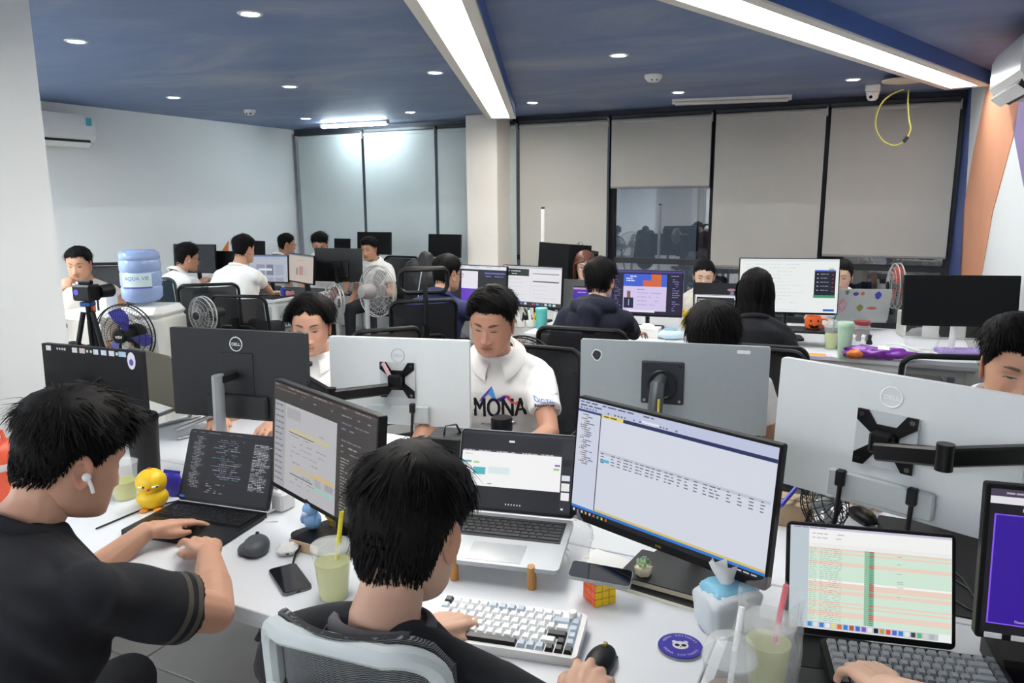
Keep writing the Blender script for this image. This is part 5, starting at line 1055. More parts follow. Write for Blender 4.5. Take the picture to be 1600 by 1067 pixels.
# front left
_, FL = person('man in a black tee with sleeve stripes typing on the black laptop, white earbud', aty(112, 714, 1.53), (-37, -20, 2), -34,
       dict(L=(atz(228, 830, .815), atz(290, 812, .80) - atz(228, 830, .82), UPV + np.array([-.1, 0, 0]), (14, 18, 22, 26), (-.6, -.4, -1)), R=(atz(326, 862, .82), atz(296, 812, .79) - atz(326, 862, .82), UPV + np.array([.2, -.1, 0]), (16, 20, 24, 28), (1.3, -.5, -.9))),
       blk, None, '#c0937a', dict(top=.055, side=.018, lift=.26, grav=.5, vol=.029, svol=.009, mess=.36, nape=-.055, width=.0014, segs=7, fore=.055), 8000, 5, .0048, dict(jaw=1.08, stubble=.25), lean=.2, sh_w=.215, build=1.13, sleeve=.72, collar='crew', stripes=[(.018, .013, stripe_m), (.045, .013, stripe_m)], neck_r=.060, hscale=1.06, seed=3, sh_fwd=.05, seat_z=.46, neck=.045, cloth_bump=1.1, chest=1.2)
# earbud
mb = MB(); hp = lambda x, y, z: FL['head'] + FL['Rh'] @ (np.array([x, y, z]) * 1.06)
mb.sph(hp(.086, -.004, -.02), (.009, .009, .009), 12, 8); mb.tube([hp(.09, -.002, -.022), hp(.092, .008, -.038), hp(.092, .013, -.048)], .0038, 8)
fo = bpy.data.objects['person']; mb.v = [np.vstack(mb.v) - FL['O']]; mb.build('earbud', wplastic, fo)
# front centre
_, FC = person('man in a black raglan tee seen from behind at the white keyboard', aty(642, 822, 1.16), (-20, -22, 0), -20,
       dict(L=(atz(668, 985, .805), atz(716, 968, .80) - atz(668, 985, .81), UPV, (26, 34, 38, 40), (-1, -.4, -.6)), R=(atz(905, 1098, .80), atz(942, 1012, .80) - atz(905, 1098, .80), UPV + np.array([.1, -.1, 0]), (34, 26, 40, 46), (1, -.6, -.5))),
       blk2, None, '#c9a189', dict(top=.055, side=.022, lift=.14, grav=.55, vol=.02, svol=.011, mess=.26, nape=-.085, width=.0013, segs=7, whorl=(.01, -.05, .105)), 9000, 5, .0048, {}, lean=.0, sh_w=.2, build=1.0, sleeve=.72, collar='crew', collar_m=greyc, neck_r=.052, hscale=1.03, seed=5, seat_z=.46, neck=.05, cloth_bump=.9)
so = FC['so']; seam = M('grey_seam_thread', '#7d7b80', .9)
for sg in (-1, 1):   # raglan seams
    P = []
    for q in np.linspace(0, 1, 14):
        a_ = FC['nb'] + FC['rt'] * sg * (.075 + .085 * q) - FC['spu'] * (.0 + .20 * q ** 1.1) - FC['tf'] * .3; h = FC['bvh'].ray_cast(Vector(a_), Vector(FC['tf']), .6)
        if h[0]: P.append(np.array(h[0]) - FC['tf'] * .001 - FC['O'])
    if len(P) > 3: mb = MB(); mb.tube(P, .0022, 6); mb.build('raglan_seam', seam, so)
# right edge: only the forearm and hand reach into view
person('person outside the right edge whose hand rests on the grey keyboard', (1.02, .88, 1.22), (20, -20, 0), 18,
       dict(L=(atz(1352, 1066, .85), atz(1305, 1022, .82) - atz(1352, 1066, .845), UPV, (26, 34, 36, 40), (-.6, -.6, -.6)), R=None), blk, None, '#cfa890', dict(H_short), 800, 4, .005, {}, seat_z=.46, seed=8)
# far side of the front island
pt, PO = person('man in a white polo with a printed mountain logo, looking down', aty(769, 503, 2.92), (164, -17, -3), 176,
       dict(L=(np.array([.02, 2.58, .80]), np.array([-.6, -.7, 0]), UPV, 30, (1, .2, -1)), R=(np.array([-.36, 2.55, .80]), np.array([.1, -1, 0]), UPV, 30)),
       polo, None, '#bd8d75', dict(top=.05, side=.014, lift=.22, grav=.25, vol=.03, svol=.008, mess=.16, sweep=(-1.2, -.5, .1), fore=.074, width=.0017), 5000, 6, .006, dict(wide=1.06, jaw=1.06, eye=.0014, brow=1.15), lean=.10, sh_w=.195, build=1.0, sleeve=.66, collar='polo', seed=11, neck=.074)
def print_on(info, polys, name, m, c, xdir, ydir, nd, dist=.0035):
    mb = MB()
    for V, F_ in polys:
        out = []
        for (x, y) in V:
            o_ = c + xdir * x + ydir * y + nd * .3; h = info['bvh'].ray_cast(Vector(o_), Vector(-nd), .6); out.append((np.array(h[0]) if h[0] else o_ - nd * .3) + nd * dist - info['O'])
        mb.add(np.array(out), F_)
    return mb.build(name, m, info['so'])
cc = PO['nb'] - PO['spu'] * .158 - PO['rt'] * .016; xd = -PO['rt']; v, f = text_geo('MONA'); v = v[:, :2] * np.array([.07, .115]) + np.array([.0, -.028])
print_on(PO, [(v + np.array([k_ * .0022, 0]), f) for k_ in (-1, 0, 1)], 'logo_lettering', M('black_print', '#17171a', .8), cc, xd, PO['spu'], PO['tf'])
for poly, col in (([(-.085, -.005), (-.045, .035), (-.03, .065), (-.07, .02)], '#5a3fb0'), ([(-.045, .035), (-.03, .065), (-.012, .012), (-.03, .02)], '#4f9be0'), ([(-.012, .012), (.02, .03), (.035, .03), (.01, .0)], '#4a2f96'), ([(.02, .03), (.035, .03), (.062, -.004), (.045, -.002)], '#d83a6a'), ([(.045, -.002), (.062, -.004), (.078, .008), (.068, -.014)], '#e8703a')):
    print_on(PO, [(poly, [tuple(range(len(poly)))])], 'logo_shape', M('print_' + col[1:], col, .8), cc, xd, PO['spu'], PO['tf'])
v, f = text_geo('MONA.SOFTWARE'); v = v[:, :2] * .017 + np.array([-.005, -.098]); print_on(PO, [(v, f)], 'logo_lettering', M('print_3f3c86', '#3f3c86', .8), cc, xd, PO['spu'], PO['tf'])
e_, d_, r_ = PO['cuffs']['L']; nd = unit(PO['tf'] * 1.0 - PO['rt'] * .35)
for k, (txt, col) in enumerate((('DIGITAL', '#6a86c8'), ('PREMIUM', '#3a3f5a'), ('SYSTEM', '#3a3f5a'))):
    v, f = text_geo(txt, .02); v = v[:, :2] * .019 + np.array([-.012, .058 - .021 * k]); print_on(PO, [(v, f)], 'sleeve_lettering', M('print_' + col[1:], col, .8), e_, unit(np.cross(UPV, nd)) * 1.0, UPV, nd)
v = [(.022, .07), (.055, .066), (.055, .008), (.026, .01)]; print_on(PO, [(v, [(0, 1, 2, 3)])], 'sleeve_patch', M('print_c89aa8', '#c08aa0', .8, var=.5, vs=90), e_, unit(np.cross(UPV, nd)), UPV, nd)
person('man with parted black hair half hidden between the dark and white monitors', aty(486, 508, 3.2), (183, -10, 0), 182,
       dict(L=(atz(440, 655, .80), np.array([-.25, -1, 0]), UPV, 30), R=(atz(338, 650, .80), np.array([.4, -1, 0]), UPV, 30)), polo, None, '#cf9f85', dict(top=.085, side=.02, lift=.18, grav=.95, vol=.026, svol=.009, mess=.1, part=.0, partw=1.7, sweep=(0, -.1, 0), fore=.082, width=.0018, segs=8), 4000, 6, .006, dict(eye=.0024), collar='polo', lean=.02, sh_w=.2, seed=13)
person('man bent low behind the silver monitor, only his hair and white sleeve showing', aty(1112, 528, 2.72), (168, -38, 0), 166, None, polo, None, '#c79c80', dict(top=.07, side=.028, lift=.2, grav=.6, vol=.026, svol=.013, mess=.2), 4500, 5, .007, {}, collar='polo', lean=.02, seed=17)
person('man at the right edge behind the white monitor with his hand on a mouse', aty(1587, 571, 2.0), (161, -12, 0), 160,
       dict(R=(atz(1362, 752, .80), atz(1338, 815, .79) - atz(1362, 752, .80), UPV, (30, 26, 30, 34), (-1, .4, -.6)), L=None), polo, None, '#c2957b', dict(top=.042, side=.010, lift=.4, grav=.25, vol=.028, svol=.006, mess=.18, fore=.07), 4000, 6, .006, dict(eye=.0018, brow=1.1), collar='polo', lean=.02, seed=19)
# middle island
person('man in a navy jacket with glasses seen from behind', aty(699, 428, 5.15), (-42, -6, 0), -26, dict(R=(np.array([.02, 5.5, .82]), np.array([.3, 1, 0]), UPV, 30), L=None), navy, None, '#c59a80', dict(H_short, top=.05, nape=-.075), 1600, 5, .009, {}, glasses=True, long_sleeve=True, collar='polo', lean=.12, seed=21)
hr = atz(994, 524, .81); person('person in a dark hooded top at the blue and orange web design', aty(938, 438, 4.55), (-24, -8, 0), -22, dict(R=(hr, unit(np.array([.5, .8, 0])), UPV, 34), L=None), hoodm, None, '#c9a189', dict(top=.06, side=.035, lift=.4, grav=.6, vol=.026, svol=.015, mess=.15, nape=-.075), 2200, 5, .008, {}, long_sleeve=True, hood=True, glasses=True, lean=.12, sh_w=.2, build=1.02, seed=23)
person('woman with long auburn hair and round glasses behind the grey laptop', aty(914, 415, 6.35), (177, -8, 0), 178, None, M('grey_knit', '#7d7d7b', .9), None, '#dcb9a2', dict(H_long, fore=.06, face=58), 1500, 5, .009, dict(jaw=.9), glasses=True, hairmat=hairb, sh_w=.175, build=.88, long_sleeve=True, lean=.04, seed=25)
person('woman with tied-back black hair looking down behind the dark laptop', aty(1100, 430, 6.0), (168, -14, 0), 170, None, cream, None, '#d9b59c', dict(top=.06, side=.05, lift=.02, grav=.05, vol=.011, svol=.007, mess=.05, sweep=(0, -2, 0), part=0, zs=[.066, .064, .05, .022, -.006, -.026, -.036, -.055, -.085, -.095]), 40, 5, .009, dict(jaw=.92, eye=.0014), sh_w=.175, build=.88, collar='crew', lean=.04, seed=27)
person('woman with long straight black hair in a black tee seen from behind', aty(1181, 455, 4.12), (-12, -6, 0), -20, None, blk, None, '#d9b59c', dict(H_long, top=.34, side=.30, face=70, curtain=.088), 3500, 5, .008, dict(jaw=.92), sh_w=.185, build=.95, sleeve=.8, collar='crew', lean=.10, seed=29)
person('woman in a white polo with tied-back hair at the right of the large white screen', aty(1313, 431, 5.55), (151, -10, 0), 160, None, polo, None, '#d6b098', dict(top=.06, side=.05, lift=.02, grav=.05, vol=.012, svol=.008, mess=.05, sweep=(0, -2, 0), part=0, zs=[.066, .064, .05, .022, -.006, -.026, -.036, -.055, -.085, -.095]), 40, 5, .009, dict(jaw=.94, eye=.0014), sh_w=.175, build=.9, collar='polo', lean=.04, seed=31)
# back left
person('man in a sleeveless cream top touching his mouth beside the left column', aty(124, 413, 5.7), (188, -10, 0), 180, dict(R=(aty(88, 455, 5.55), np.array([.75, 0, .6]), np.array([-.3, -1, .3]), 55), L=None), cream, None, '#b98b70', dict(H_short, top=.045, fore=.07), 1300, 5, .009, dict(jaw=1.06, stubble=.7, wide=1.05), sleeve=.12, build=1.08, lean=.04, seed=33)
person('man with glasses in a white polo seen from the side at the far code screen', aty(293, 403, 7.0), (-52, -10, 0), -34, dict(R=(aty(322, 436, 7.35), np.array([.3, 1, -.2]), UPV, 30), L=None), polo, None, '#b98b70', dict(H_short, top=.055, vol=.03), 1200, 5, .010, {}, glasses=True, collar='polo', lean=.2, seed=35)
person('man in a plain-backed white shirt facing the bluish screen', aty(381, 390, 6.7), (-24, -6, 0), -20, dict(R=(atz(428, 462, .82), np.array([.1, 1, 0]), UPV, 30), L=None), polo, None, '#c2957b', dict(H_short, side=.012, svol=.006, nape=-.06), 1300, 5, .010, {}, collar='crew', lean=.1, build=1.05, seed=37)
person('man in profile with glasses in the farthest row by the left wall', aty(448, 382, 9.2), (-62, -4, 0), -40, None, polo, None, '#b98b70', dict(H_short, side=.012, svol=.006), 900, 5, .012, {}, glasses=True, collar='polo', seed=39)
person('man with glasses peering over the black monitor back', aty(500, 382, 8.5), (188, -22, 0), 186, None, polo, None, '#c2957b', dict(H_short, top=.06, vol=.03, mess=.45), 1000, 5, .012, {}, glasses=True, collar='polo', seed=41)
person('man in a white polo with a heavy fringe beside the large grey fan', aty(577, 389, 8.3), (158, -8, 0), 166, dict(L=(aty(580, 447, 8.15), np.array([-.8, -.3, -.2]), UPV, 30), R=None), polo, None, '#b98b70', dict(H_short, top=.06, side=.012, svol=.006, fore=.06), 1000, 5, .010, {}, collar='polo', lean=.04, seed=43)
# ---------------------------------------------------------------- small things
clear = M('clear_plastic', '#e8ecea', .08, var=0, alpha=.28, spec=.8); bagm = M('thin_plastic_bag', '#e6e8e8', .22, var=.1, alpha=.2, bump=.6, bs=45, spec=.9); lime = M('lime_drink', '#c9cc6a', .15, var=.1, alpha=.92); yellow = M('yellow_toy_vinyl', '#e5bd1d', .4, var=.04)
paper = M('white_paper', '#e9e9e6', .7); cardb = M('cardboard', '#b79f80', .8, var=.1); blackglass = M('black_phone_glass', '#0b0c10', .08, var=0, spec=.7, coat=.5)
def one(name, label, cat, mb, m, loc, yaw=0, group=None, sharp=35, rot=None): return tag(mb.build(name, m, None, sharp, loc, rot or (0, 0, yaw)), label, cat, group)
def crumple(r, seed, amp=.25, sub=4, sq=1.0):
    v, f = getico(sub); rg = np.random.default_rng(seed); v = np.sign(v) * np.abs(v) ** sq
    for k in range(5):
        w = rg.normal(0, 1, (3,)) * (2 + 2.5 * k); v = v * (1 + amp / (1 + k) * np.sin(v @ w + rg.uniform(0, 6)))[:, None]
    return v * np.asarray(r), f.tolist()
# pale grey chair in the foreground
cc = aty(503, 1012, .92); t = thing('office_chair', 'pale grey mesh chair of the man in the black raglan tee', 'chair', (cc[0], cc[1], 0), -21, 'office chairs'); pg = M('pale_grey_chair_plastic', '#b4bab9', .45, var=.03)
wm = bpy.data.materials.new('woven_grey_mesh'); wm.use_nodes = True; b = wm.node_tree.nodes['Principled BSDF']; b.inputs['Roughness'].default_value = .8
tc = wm.node_tree.nodes.new('ShaderNodeTexCoord'); vo = wm.node_tree.nodes.new('ShaderNodeTexWave'); vo.inputs['Scale'].default_value = 110; vo.inputs['Distortion'].default_value = 3.5; vo.inputs['Detail'].default_value = 1; vo.bands_direction = 'Z'
cr = wm.node_tree.nodes.new('ShaderNodeValToRGB'); cr.color_ramp.elements[0].color = (.006, .006, .007, 1); cr.color_ramp.elements[1].color = (.2, .21, .22, 1); cr.color_ramp.elements[0].position = .4
wm.node_tree.links.new(tc.outputs['Object'], vo.inputs['Vector']); wm.node_tree.links.new(vo.outputs['Color'], cr.inputs['Fac']); wm.node_tree.links.new(cr.outputs['Color'], b.inputs['Base Color'])
bw, bh, z1 = .285, .56, float(cc[2]) - .01
def outl(w, h, r=.06, k=7):
    P = []
    for (sx, sz, a0) in ((1, 1, 0), (-1, 1, 90), (-1, -1, 180), (1, -1, 270)):
        for i in range(k + 1):
            a = math.radians(a0 + 90 * i / k); x = sx * (w / 2 - r) + r * math.cos(a); z = sz * (h / 2 - r) + r * math.sin(a); P.append((x, .07 * (2 * x / w) ** 2 + .05 * ((z + h / 2) / h - 1) * -.6, z1 - h / 2 + z))
    return np.array(P)
mb = MB(); mb.tube(outl(bw, bh), .017, 10, closed=True, sq=(.95, .95)); mb.build('back_frame', pg, t)
nx, nz = 14, 10; V = []
for k in range(nz + 1):
    for i in range(nx + 1):
        x = (i / nx - .5) * (bw + .012); z = z1 + .018 - (bh + .02) * (1 - k / nz); e_ = .016; rr_ = .06
        zz = z
        if abs(x) > bw / 2 - rr_ and z > z1 - rr_: zz = min(z, z1 + .018 - rr_ + math.sqrt(max(0, (rr_) ** 2 - (abs(x) - (bw / 2 - rr_)) ** 2)))
        V.append((x, .07 * (2 * x / bw) ** 2 + .03 * (1 - (z - z1 + bh) / bh) + e_, zz))
Fc = [(k * (nx + 1) + i, k * (nx + 1) + i + 1, (k + 1) * (nx + 1) + i + 1, (k + 1) * (nx + 1) + i) for k in range(nz) for i in range(nx)]; V = np.array(V)
mb = MB(); nn_ = len(V); mb.add(np.vstack([V, V + (0, .01, 0)]), [f[::-1] for f in Fc] + [tuple(q + nn_ for q in f) for f in Fc] + [(nz * (nx + 1) + i, nz * (nx + 1) + i + 1, nn_ + nz * (nx + 1) + i + 1, nn_ + nz * (nx + 1) + i) for i in range(nx)]); mb.build('mesh_back', wm, t, 60)
mb = MB(); mb.box((-.03, -.03, z1 - .075), (.10, .03, .07), b=.01); mb.tube([(-.03, -.04, z1 - .08), (0, -.07, z1 - .3), (0, -.04, .5), (0, .1, .44)], .032, 10, sq=(1.4, .7)); mb.build('back_spine', M('white_chair_bracket', '#c4cccf', .45), t)
mb = MB(); rslab(mb, .5, .47, .07, .425, .09, c=(0, .27)); mb.build('seat', M('chair_seat_fabric', '#17181b', .85), t); mb = MB(); mb.cone((0, .25, .1), (0, .25, .4), .026); mb.build('gas_lift', pg, t)
for i in range(5):
    a = math.radians(72 * i + 18); e_ = np.array([math.cos(a) * .3, .25 + math.sin(a) * .3, .075]); mb = MB(); mb.tube([(0, .25, .12), e_], [.028, .018], 8); lg = mb.build('base_leg', pg, t); mb = MB(); mb.sph(e_ - (0, 0, .045), .029, 12, 8); mb.build('caster', black, lg)
# left end of the front desk
p = atz(6, 778, DZ); t = thing('water_jug', 'orange-red plastic jug with a pale band at the left edge', 'jug', p); orm = M('orange_red_plastic', '#dd5a3c', .35)
mb = MB(); mb.lathe([(.058, 0), (.062, .01), (.062, .1), (.06, .15), (.045, .185), (.03, .195), (0, .197)], 24); mb.build('body', orm, t); mb = MB(); mb.lathe([(.0625, .105), (.0645, .108), (.0645, .125), (.0625, .128)], 24); mb.build('band', M('pale_grey_band', '#c9c4bd', .5), t); mb = MB(); mb.tube([(-.03, 0, .185), (-.02, 0, .225), (.02, 0, .225), (.03, 0, .185)], .007, 8); mb.build('handle', orm, t)
p = atz(230, 742, DZ); t = thing('thermos', 'matt black thermos tumbler with a lid behind the yellow toy', 'thermos', p)
mb = MB(); mb.lathe([(.042, 0), (.044, .004), (.052, .19), (.0525, .2)], 28); mb.build('body', M('matt_black_coating', '#121214', .5), t); mb = MB(); mb.lathe([(.054, .2), (.055, .212), (.05, .222), (.03, .228), (0, .228)], 28); mb.box((.01, 0, .232), (.045, .02, .012), b=.004); mb.build('lid', black, t)
t = thing('drink_cup', 'clear plastic cup of pale drink in front of the black thermos', 'cup', atz(196, 778, DZ)); mb = MB(); mb.lathe([(.034, 0), (.046, .12), (.0475, .122)], 24); mb.build('cup', clear, t); mb = MB(); mb.lathe([(.032, .003), (.038, .06), (0, .06)], 20); mb.build('drink', lime, t)
p = atz(240, 793, DZ); t = thing('toy_chick', 'squat yellow chick toy with narrow eyes beside the dark laptop', 'toy', p, 12)
mb = MB(); mb.sph((0, 0, .035), (.047, .042, .036), 22, 14); mb.build('body', yellow, t); mb = MB(); mb.sph((0, 0, .085), (.046, .043, .043), 22, 14); hd = mb.build('head', yellow, t)
for x in (-.019, .021): mb = MB(); mb.box((x, -.041, .083), (.02, .004, .005), b=.001, R=rotm(0, 8 * (1 if x < 0 else -1), 0)); e_ = mb.build('eye', paper, hd); mb = MB(); mb.box((x + .006, -.0435, .0835), (.006, .002, .005)); mb.build('pupil', black, e_)
mb = MB(); mb.sph((0, -.045, .076), (.005, .005, .005), 10, 7); mb.build('beak', orm, hd); mb = MB(); mb.sph((-.002, 0, .128), (.006, .006, .004), 10, 6); mb.build('comb', orm, hd)
for x in (-.02, .02): mb = MB(); mb.sph((x, -.03, .004), (.014, .016, .006), 12, 6); mb.build('foot', M('orange_vinyl', '#d9882a', .5), t)
one('cable', 'thin black cable lying over the white desk beside the yellow toy', 'cable', (lambda q: (q.tube([atz(150, 826, DZ + .004), atz(200, 805, DZ + .004), atz(232, 792, DZ + .005), atz(262, 786, DZ + .005), atz(280, 782, DZ + .004)], .0028, 6), q)[1])(MB()), rubber, (0, 0, 0))
t = thing('snack_packet', 'small glossy violet packet behind the yellow toy', 'packet', atz(272, 775, DZ), 20); mb = MB(); v, f = crumple((.03, .02, .04), 5, .12, 3); mb.add(v, f, 0, None, (0, 0, .04)); mb.build('packet', M('violet_foil', '#3a34a8', .3), t); mb = MB(); mb.box((0, 0, .082), (.05, .004, .012), R=rotm(0, 15, 0)); mb.build('seal', M('violet_foil', '#3a34a8', .3), t)
# gadgets between the two front men
p = atz(401, 862, DZ); t = thing('computer_mouse', 'dark grey sculpted mouse beside the dark laptop', 'mouse', p, 10)
mb = MB(); mb.sph((0, 0, .018), (.036, .052, .026), 22, 12); mb.sph((-.022, .005, .010), (.028, .04, .013), 18, 10); mb.build('shell', M('graphite_rubber', '#4a4e52', .5), t); mb = MB(); mb.cone((-.004, .03, .036), (.004, .03, .036), .009, n=14); mb.build('scroll_wheel', black, t)
p = atz(450, 866, DZ); t = thing('earbud_case', 'white rounded earbud case on the white desk', 'case', p, 15); mb = MB(); mb.box((0, 0, .016), (.06, .046, .03), b=.0135); mb.build('case', M('gloss_white', '#e4e4e2', .2, var=.02), t, 60); mb = MB(); mb.box((0, -.0235, .012), (.008, .002, .003)); mb.build('port', dgrey, t)
def phone(label, loc, rot, m=None):
    t = thing('smartphone', label, 'phone', loc, 0, None, rot); mb = MB(); rslab(mb, .072, .148, .008, .004, .012); mb.build('frame', m or M('steel_phone_frame', '#6d6f72', .3, .8), t); mb = MB(); rslab(mb, .068, .144, .0008, .0085, .010); mb.build('screen', blackglass, t)
    mb = MB(); mb.box((0, -.0743, .004), (.009, .001, .003)); mb.build('port', black, t); return t
phone('black smartphone lying on the white desk beside the lime drink', atz(453, 907, DZ), (0, 0, 32))
p = atz(481, 860, DZ); t = thing('drive_box', 'small black and tan device box under the blue toy', 'device', p, -28); mb = MB(); mb.box((0, .045, .016), (.1, .12, .028), b=.004); mb.build('body', black, t); mb = MB(); mb.box((0, -.016, .016), (.1, .003, .028)); mb.build('edge', cardb, t); mb = MB(); mb.tube([(-.01, -.017, .02), (.0, -.045, .012), (.03, -.09, .004), (.06, -.1, .004)], .003, 6); mb.build('cable', rubber, t)
p = atz(490, 842, DZ) + (0, 0, .03); bl = M('sky_blue_vinyl', '#7fa8d4', .45); t = thing('toy_figure', 'small rounded sky-blue toy figure on the device box', 'toy', p, -20); mb = MB(); mb.sph((0, 0, .028), (.026, .023, .028), 18, 12); mb.sph((-.004, -.002, .06), (.023, .021, .021), 18, 12); mb.build('body', bl, t, 60)
mb = MB(); mb.sph((-.01, -.018, .05), (.012, .010, .009), 12, 8); mb.build('muzzle', M('pale_blue_vinyl', '#b9cbe0', .5), t); mb = MB(); mb.box((-.006, 0, .085), (.026, .024, .009), b=.003); mb.build('cap', dgrey, t)
for x in (-.024, .024): mb = MB(); mb.sph((x, -.008, .03), (.009, .01, .014), 10, 8); mb.build('arm', bl, t)
p = atz(519, 832, DZ); t = thing('key_charm', 'tiny bright yellow gear-shaped charm behind the drink', 'charm', p, -20); mb = MB(); mb.prism([(math.cos(a) * .016 * (1 + .18 * (k % 2)), math.sin(a) * .016 * (1 + .18 * (k % 2))) for k, a in enumerate(np.linspace(0, 2 * math.pi, 17)[:-1])], -.006, .006, 0, FRONT, (0, 0, .055)); mb.build('gear', yellow, t); mb = MB(); mb.cone((0, 0, 0), (0, 0, .04), .004); mb.cone((0, 0, 0), (0, 0, .004), .016); mb.build('stem', yellow, t)
def drink(label, loc, h=.125, r0=.034, r1=.047, liq=lime, fill=.75, straw='#d9c92a', bag=None, dome=False, bagseed=1, lean=(.012, .01)):
    t = thing('drink_cup', label, 'cup', loc); mb = MB(); mb.lathe([(0, .001), (r0, 0), (r1, h), (r1 + .003, h + .002), (r1 + .003, h + .006), (r1 - .002, h + .006)], 28); mb.build('cup', clear, t, 50)
    rf = r0 + (r1 - r0) * fill
    mb = MB(); mb.lathe([(0, .003), (r0 - .002, .003), (rf - .002, h * fill), (0, h * fill)], 28); mb.build('drink', liq, t, 50)
    if dome: mb = MB(); mb.lathe([(r1 + .002, h + .006), (r1, h + .02), (r1 * .85, h + .036), (r1 * .5, h + .046), (.01, h + .048)], 28); mb.build('dome_lid', clear, t, 60)
    else: mb = MB(); mb.lathe([(r1 + .003, h + .006), (r1 + .001, h + .012), (0, h + .012)], 28); mb.build('lid', clear, t)
    if straw: mb = MB(); mb.cone((0, 0, .02), (lean[0] * 2, lean[1] * 2, h + .085), .0055, n=10); mb.build('straw', M('straw_' + straw[1:], straw, .4), t)
    if bag:
        rg = np.random.default_rng(bagseed); n = 44; prof = [(r0 + .008, .002), (r0 + .02, .02), (r1 + .012, .07), (r1 + .016, h * .9), (r1 + .008, h + .02), (r1 + bag * .3, h + .03 + bag)]
        V = []; tt = np.linspace(0, len(prof) - 1, 18)
        for q in tt:
            rr_ = np.interp(q, range(len(prof)), [a_[0] for a_ in prof]); zz = np.interp(q, range(len(prof)), [a_[1] for a_ in prof])
            for k in range(n):
                a = 2 * math.pi * k / n; w_ = 1 + .07 * math.sin(5 * a + q * .7 + bagseed) + .05 * math.sin(11 * a - q + bagseed * 2) + .03 * math.sin(17 * a + 2 * q); V.append((rr_ * w_ * math.cos(a), rr_ * w_ * math.sin(a), zz + .008 * math.sin(3 * a + bagseed) * q / 17))
        mb = MB(); mb.add(V, [(i * n + k, i * n + (k + 1) % n, (i + 1) * n + (k + 1) % n, (i + 1) * n + k) for i in range(17) for k in range(n)]); mb.build('carrier_bag', bagm, t, 60)
    return t
drink('lime drink with a yellow straw in a thin plastic bag', atz(522, 932, DZ), straw='#d6cb2e', bag=.0, bagseed=2)
drink('pale iced drink with a pink straw in a rumpled plastic bag', atz(1196, 1078, DZ), h=.14, straw='#d9707c', bag=.035, bagseed=5, lean=(.012, -.004))
drink('empty clear cup with a domed lid and a white straw', atz(1135, 1118, DZ), h=.115, liq=M('tea_dregs', '#a08a78', .3, alpha=.8), fill=.45, straw='#e8e8e8', dome=True, lean=(.014, .016))
# white plug strip behind the sideways monitor
p = atz(432, 800, DZ); t = thing('power_adapter', 'white power adapter block with a thin lead left of the sideways monitor', 'adapter', p, -30); mb = MB(); mb.box((0, .03, .03), (.05, .06, .06), b=.007); mb.build('block', wplastic, t); mb = MB(); mb.tube([(0, 0, .012), (-.01, -.04, .004), (.03, -.07, .003), (.06, -.05, .003)], .0022, 6); mb.build('lead', wplastic, t)
one('power_strip', 'flat pale grey strip lying behind the dark laptop', 'power strip', (lambda q: rslab(q, .26, .06, .03, .015, .006))(MB()), lgrey, atz(440, 785, DZ) + (0, .12, 0), -25)
# black box, bottle behind the silver laptop
p = aty(702, 690, 2.36); t = thing('mini_speaker', 'black box with a strap handle left of the silver laptop', 'speaker', (p[0], p[1], DZ), -14); hz = aty(702, 676, 2.36)[2] - DZ; mb = MB(); mb.box((0, 0, hz / 2), (.115, .12, hz), b=.004); mb.build('body', M('satin_black', '#161719', .4), t)
mb = MB(); mb.tube([(-.01, -.02, hz), (-.005, -.02, hz + .028), (.025, 0, hz + .03), (.035, .01, hz)], .009, 6, sq=(1.2, .25)); mb.build('strap', rubber, t)
for k in range(3): mb = MB(); mb.box((-.02 + .0 * k, -.0605, hz - .035 - k * .022), (.055 - .01 * k, .0008, .005)); mb.build('printed_line', M('grey_print', '#77797c', .6), t)
p = aty(784, 668, 2.42); t = thing('water_bottle', 'dark bottle with a wide ribbed black lid behind the silver laptop', 'bottle', (p[0], p[1], DZ)); hz = aty(784, 672, 2.42)[2] - DZ; mb = MB(); mb.lathe([(.036, 0), (.038, .005), (.038, hz - .03), (.03, hz)], 28); mb.build('body', M('dark_bottle', '#22242c', .25), t); mb = MB(); mb.lathe([(.035, hz), (.036, hz + .004), (.036, hz + .04), (.033, hz + .045), (0, hz + .046)], 36); mb.build('lid', black, t); mb = MB(); mb.cone((.034, -.016, hz + .03), (.04, -.02, hz + .03), .006, n=12); mb.build('button', chrome, t)
p = aty(897, 735, 2.3); t = thing('desk_humidifier', 'round white device with a looped black cord behind the silver laptop', 'device', (p[0], p[1], DZ)); mb = MB(); mb.lathe([(.045, 0), (.05, .01), (.05, .12), (.042, .15), (.02, .165), (0, .167)], 28); mb.build('body', wplastic, t); mb = MB(); mb.torus((.02, -.03, .2), .032, .0035, 28, 6, R=rotm(70, 0, 15)); mb.torus((.025, -.03, .22), .024, .0035, 28, 6, R=rotm(60, 20, 0)); mb.build('cord', rubber, t)
v, f = crumple((.035, .02, .06), 9, .2); mb = MB(); mb.add(v, f, 0, None, (0, 0, .064)); one('plastic_bag', 'crumpled clear plastic bag between the silver laptop and the database monitor', 'bag', mb, bagm, atz(905, 880, DZ), -20, sharp=60)
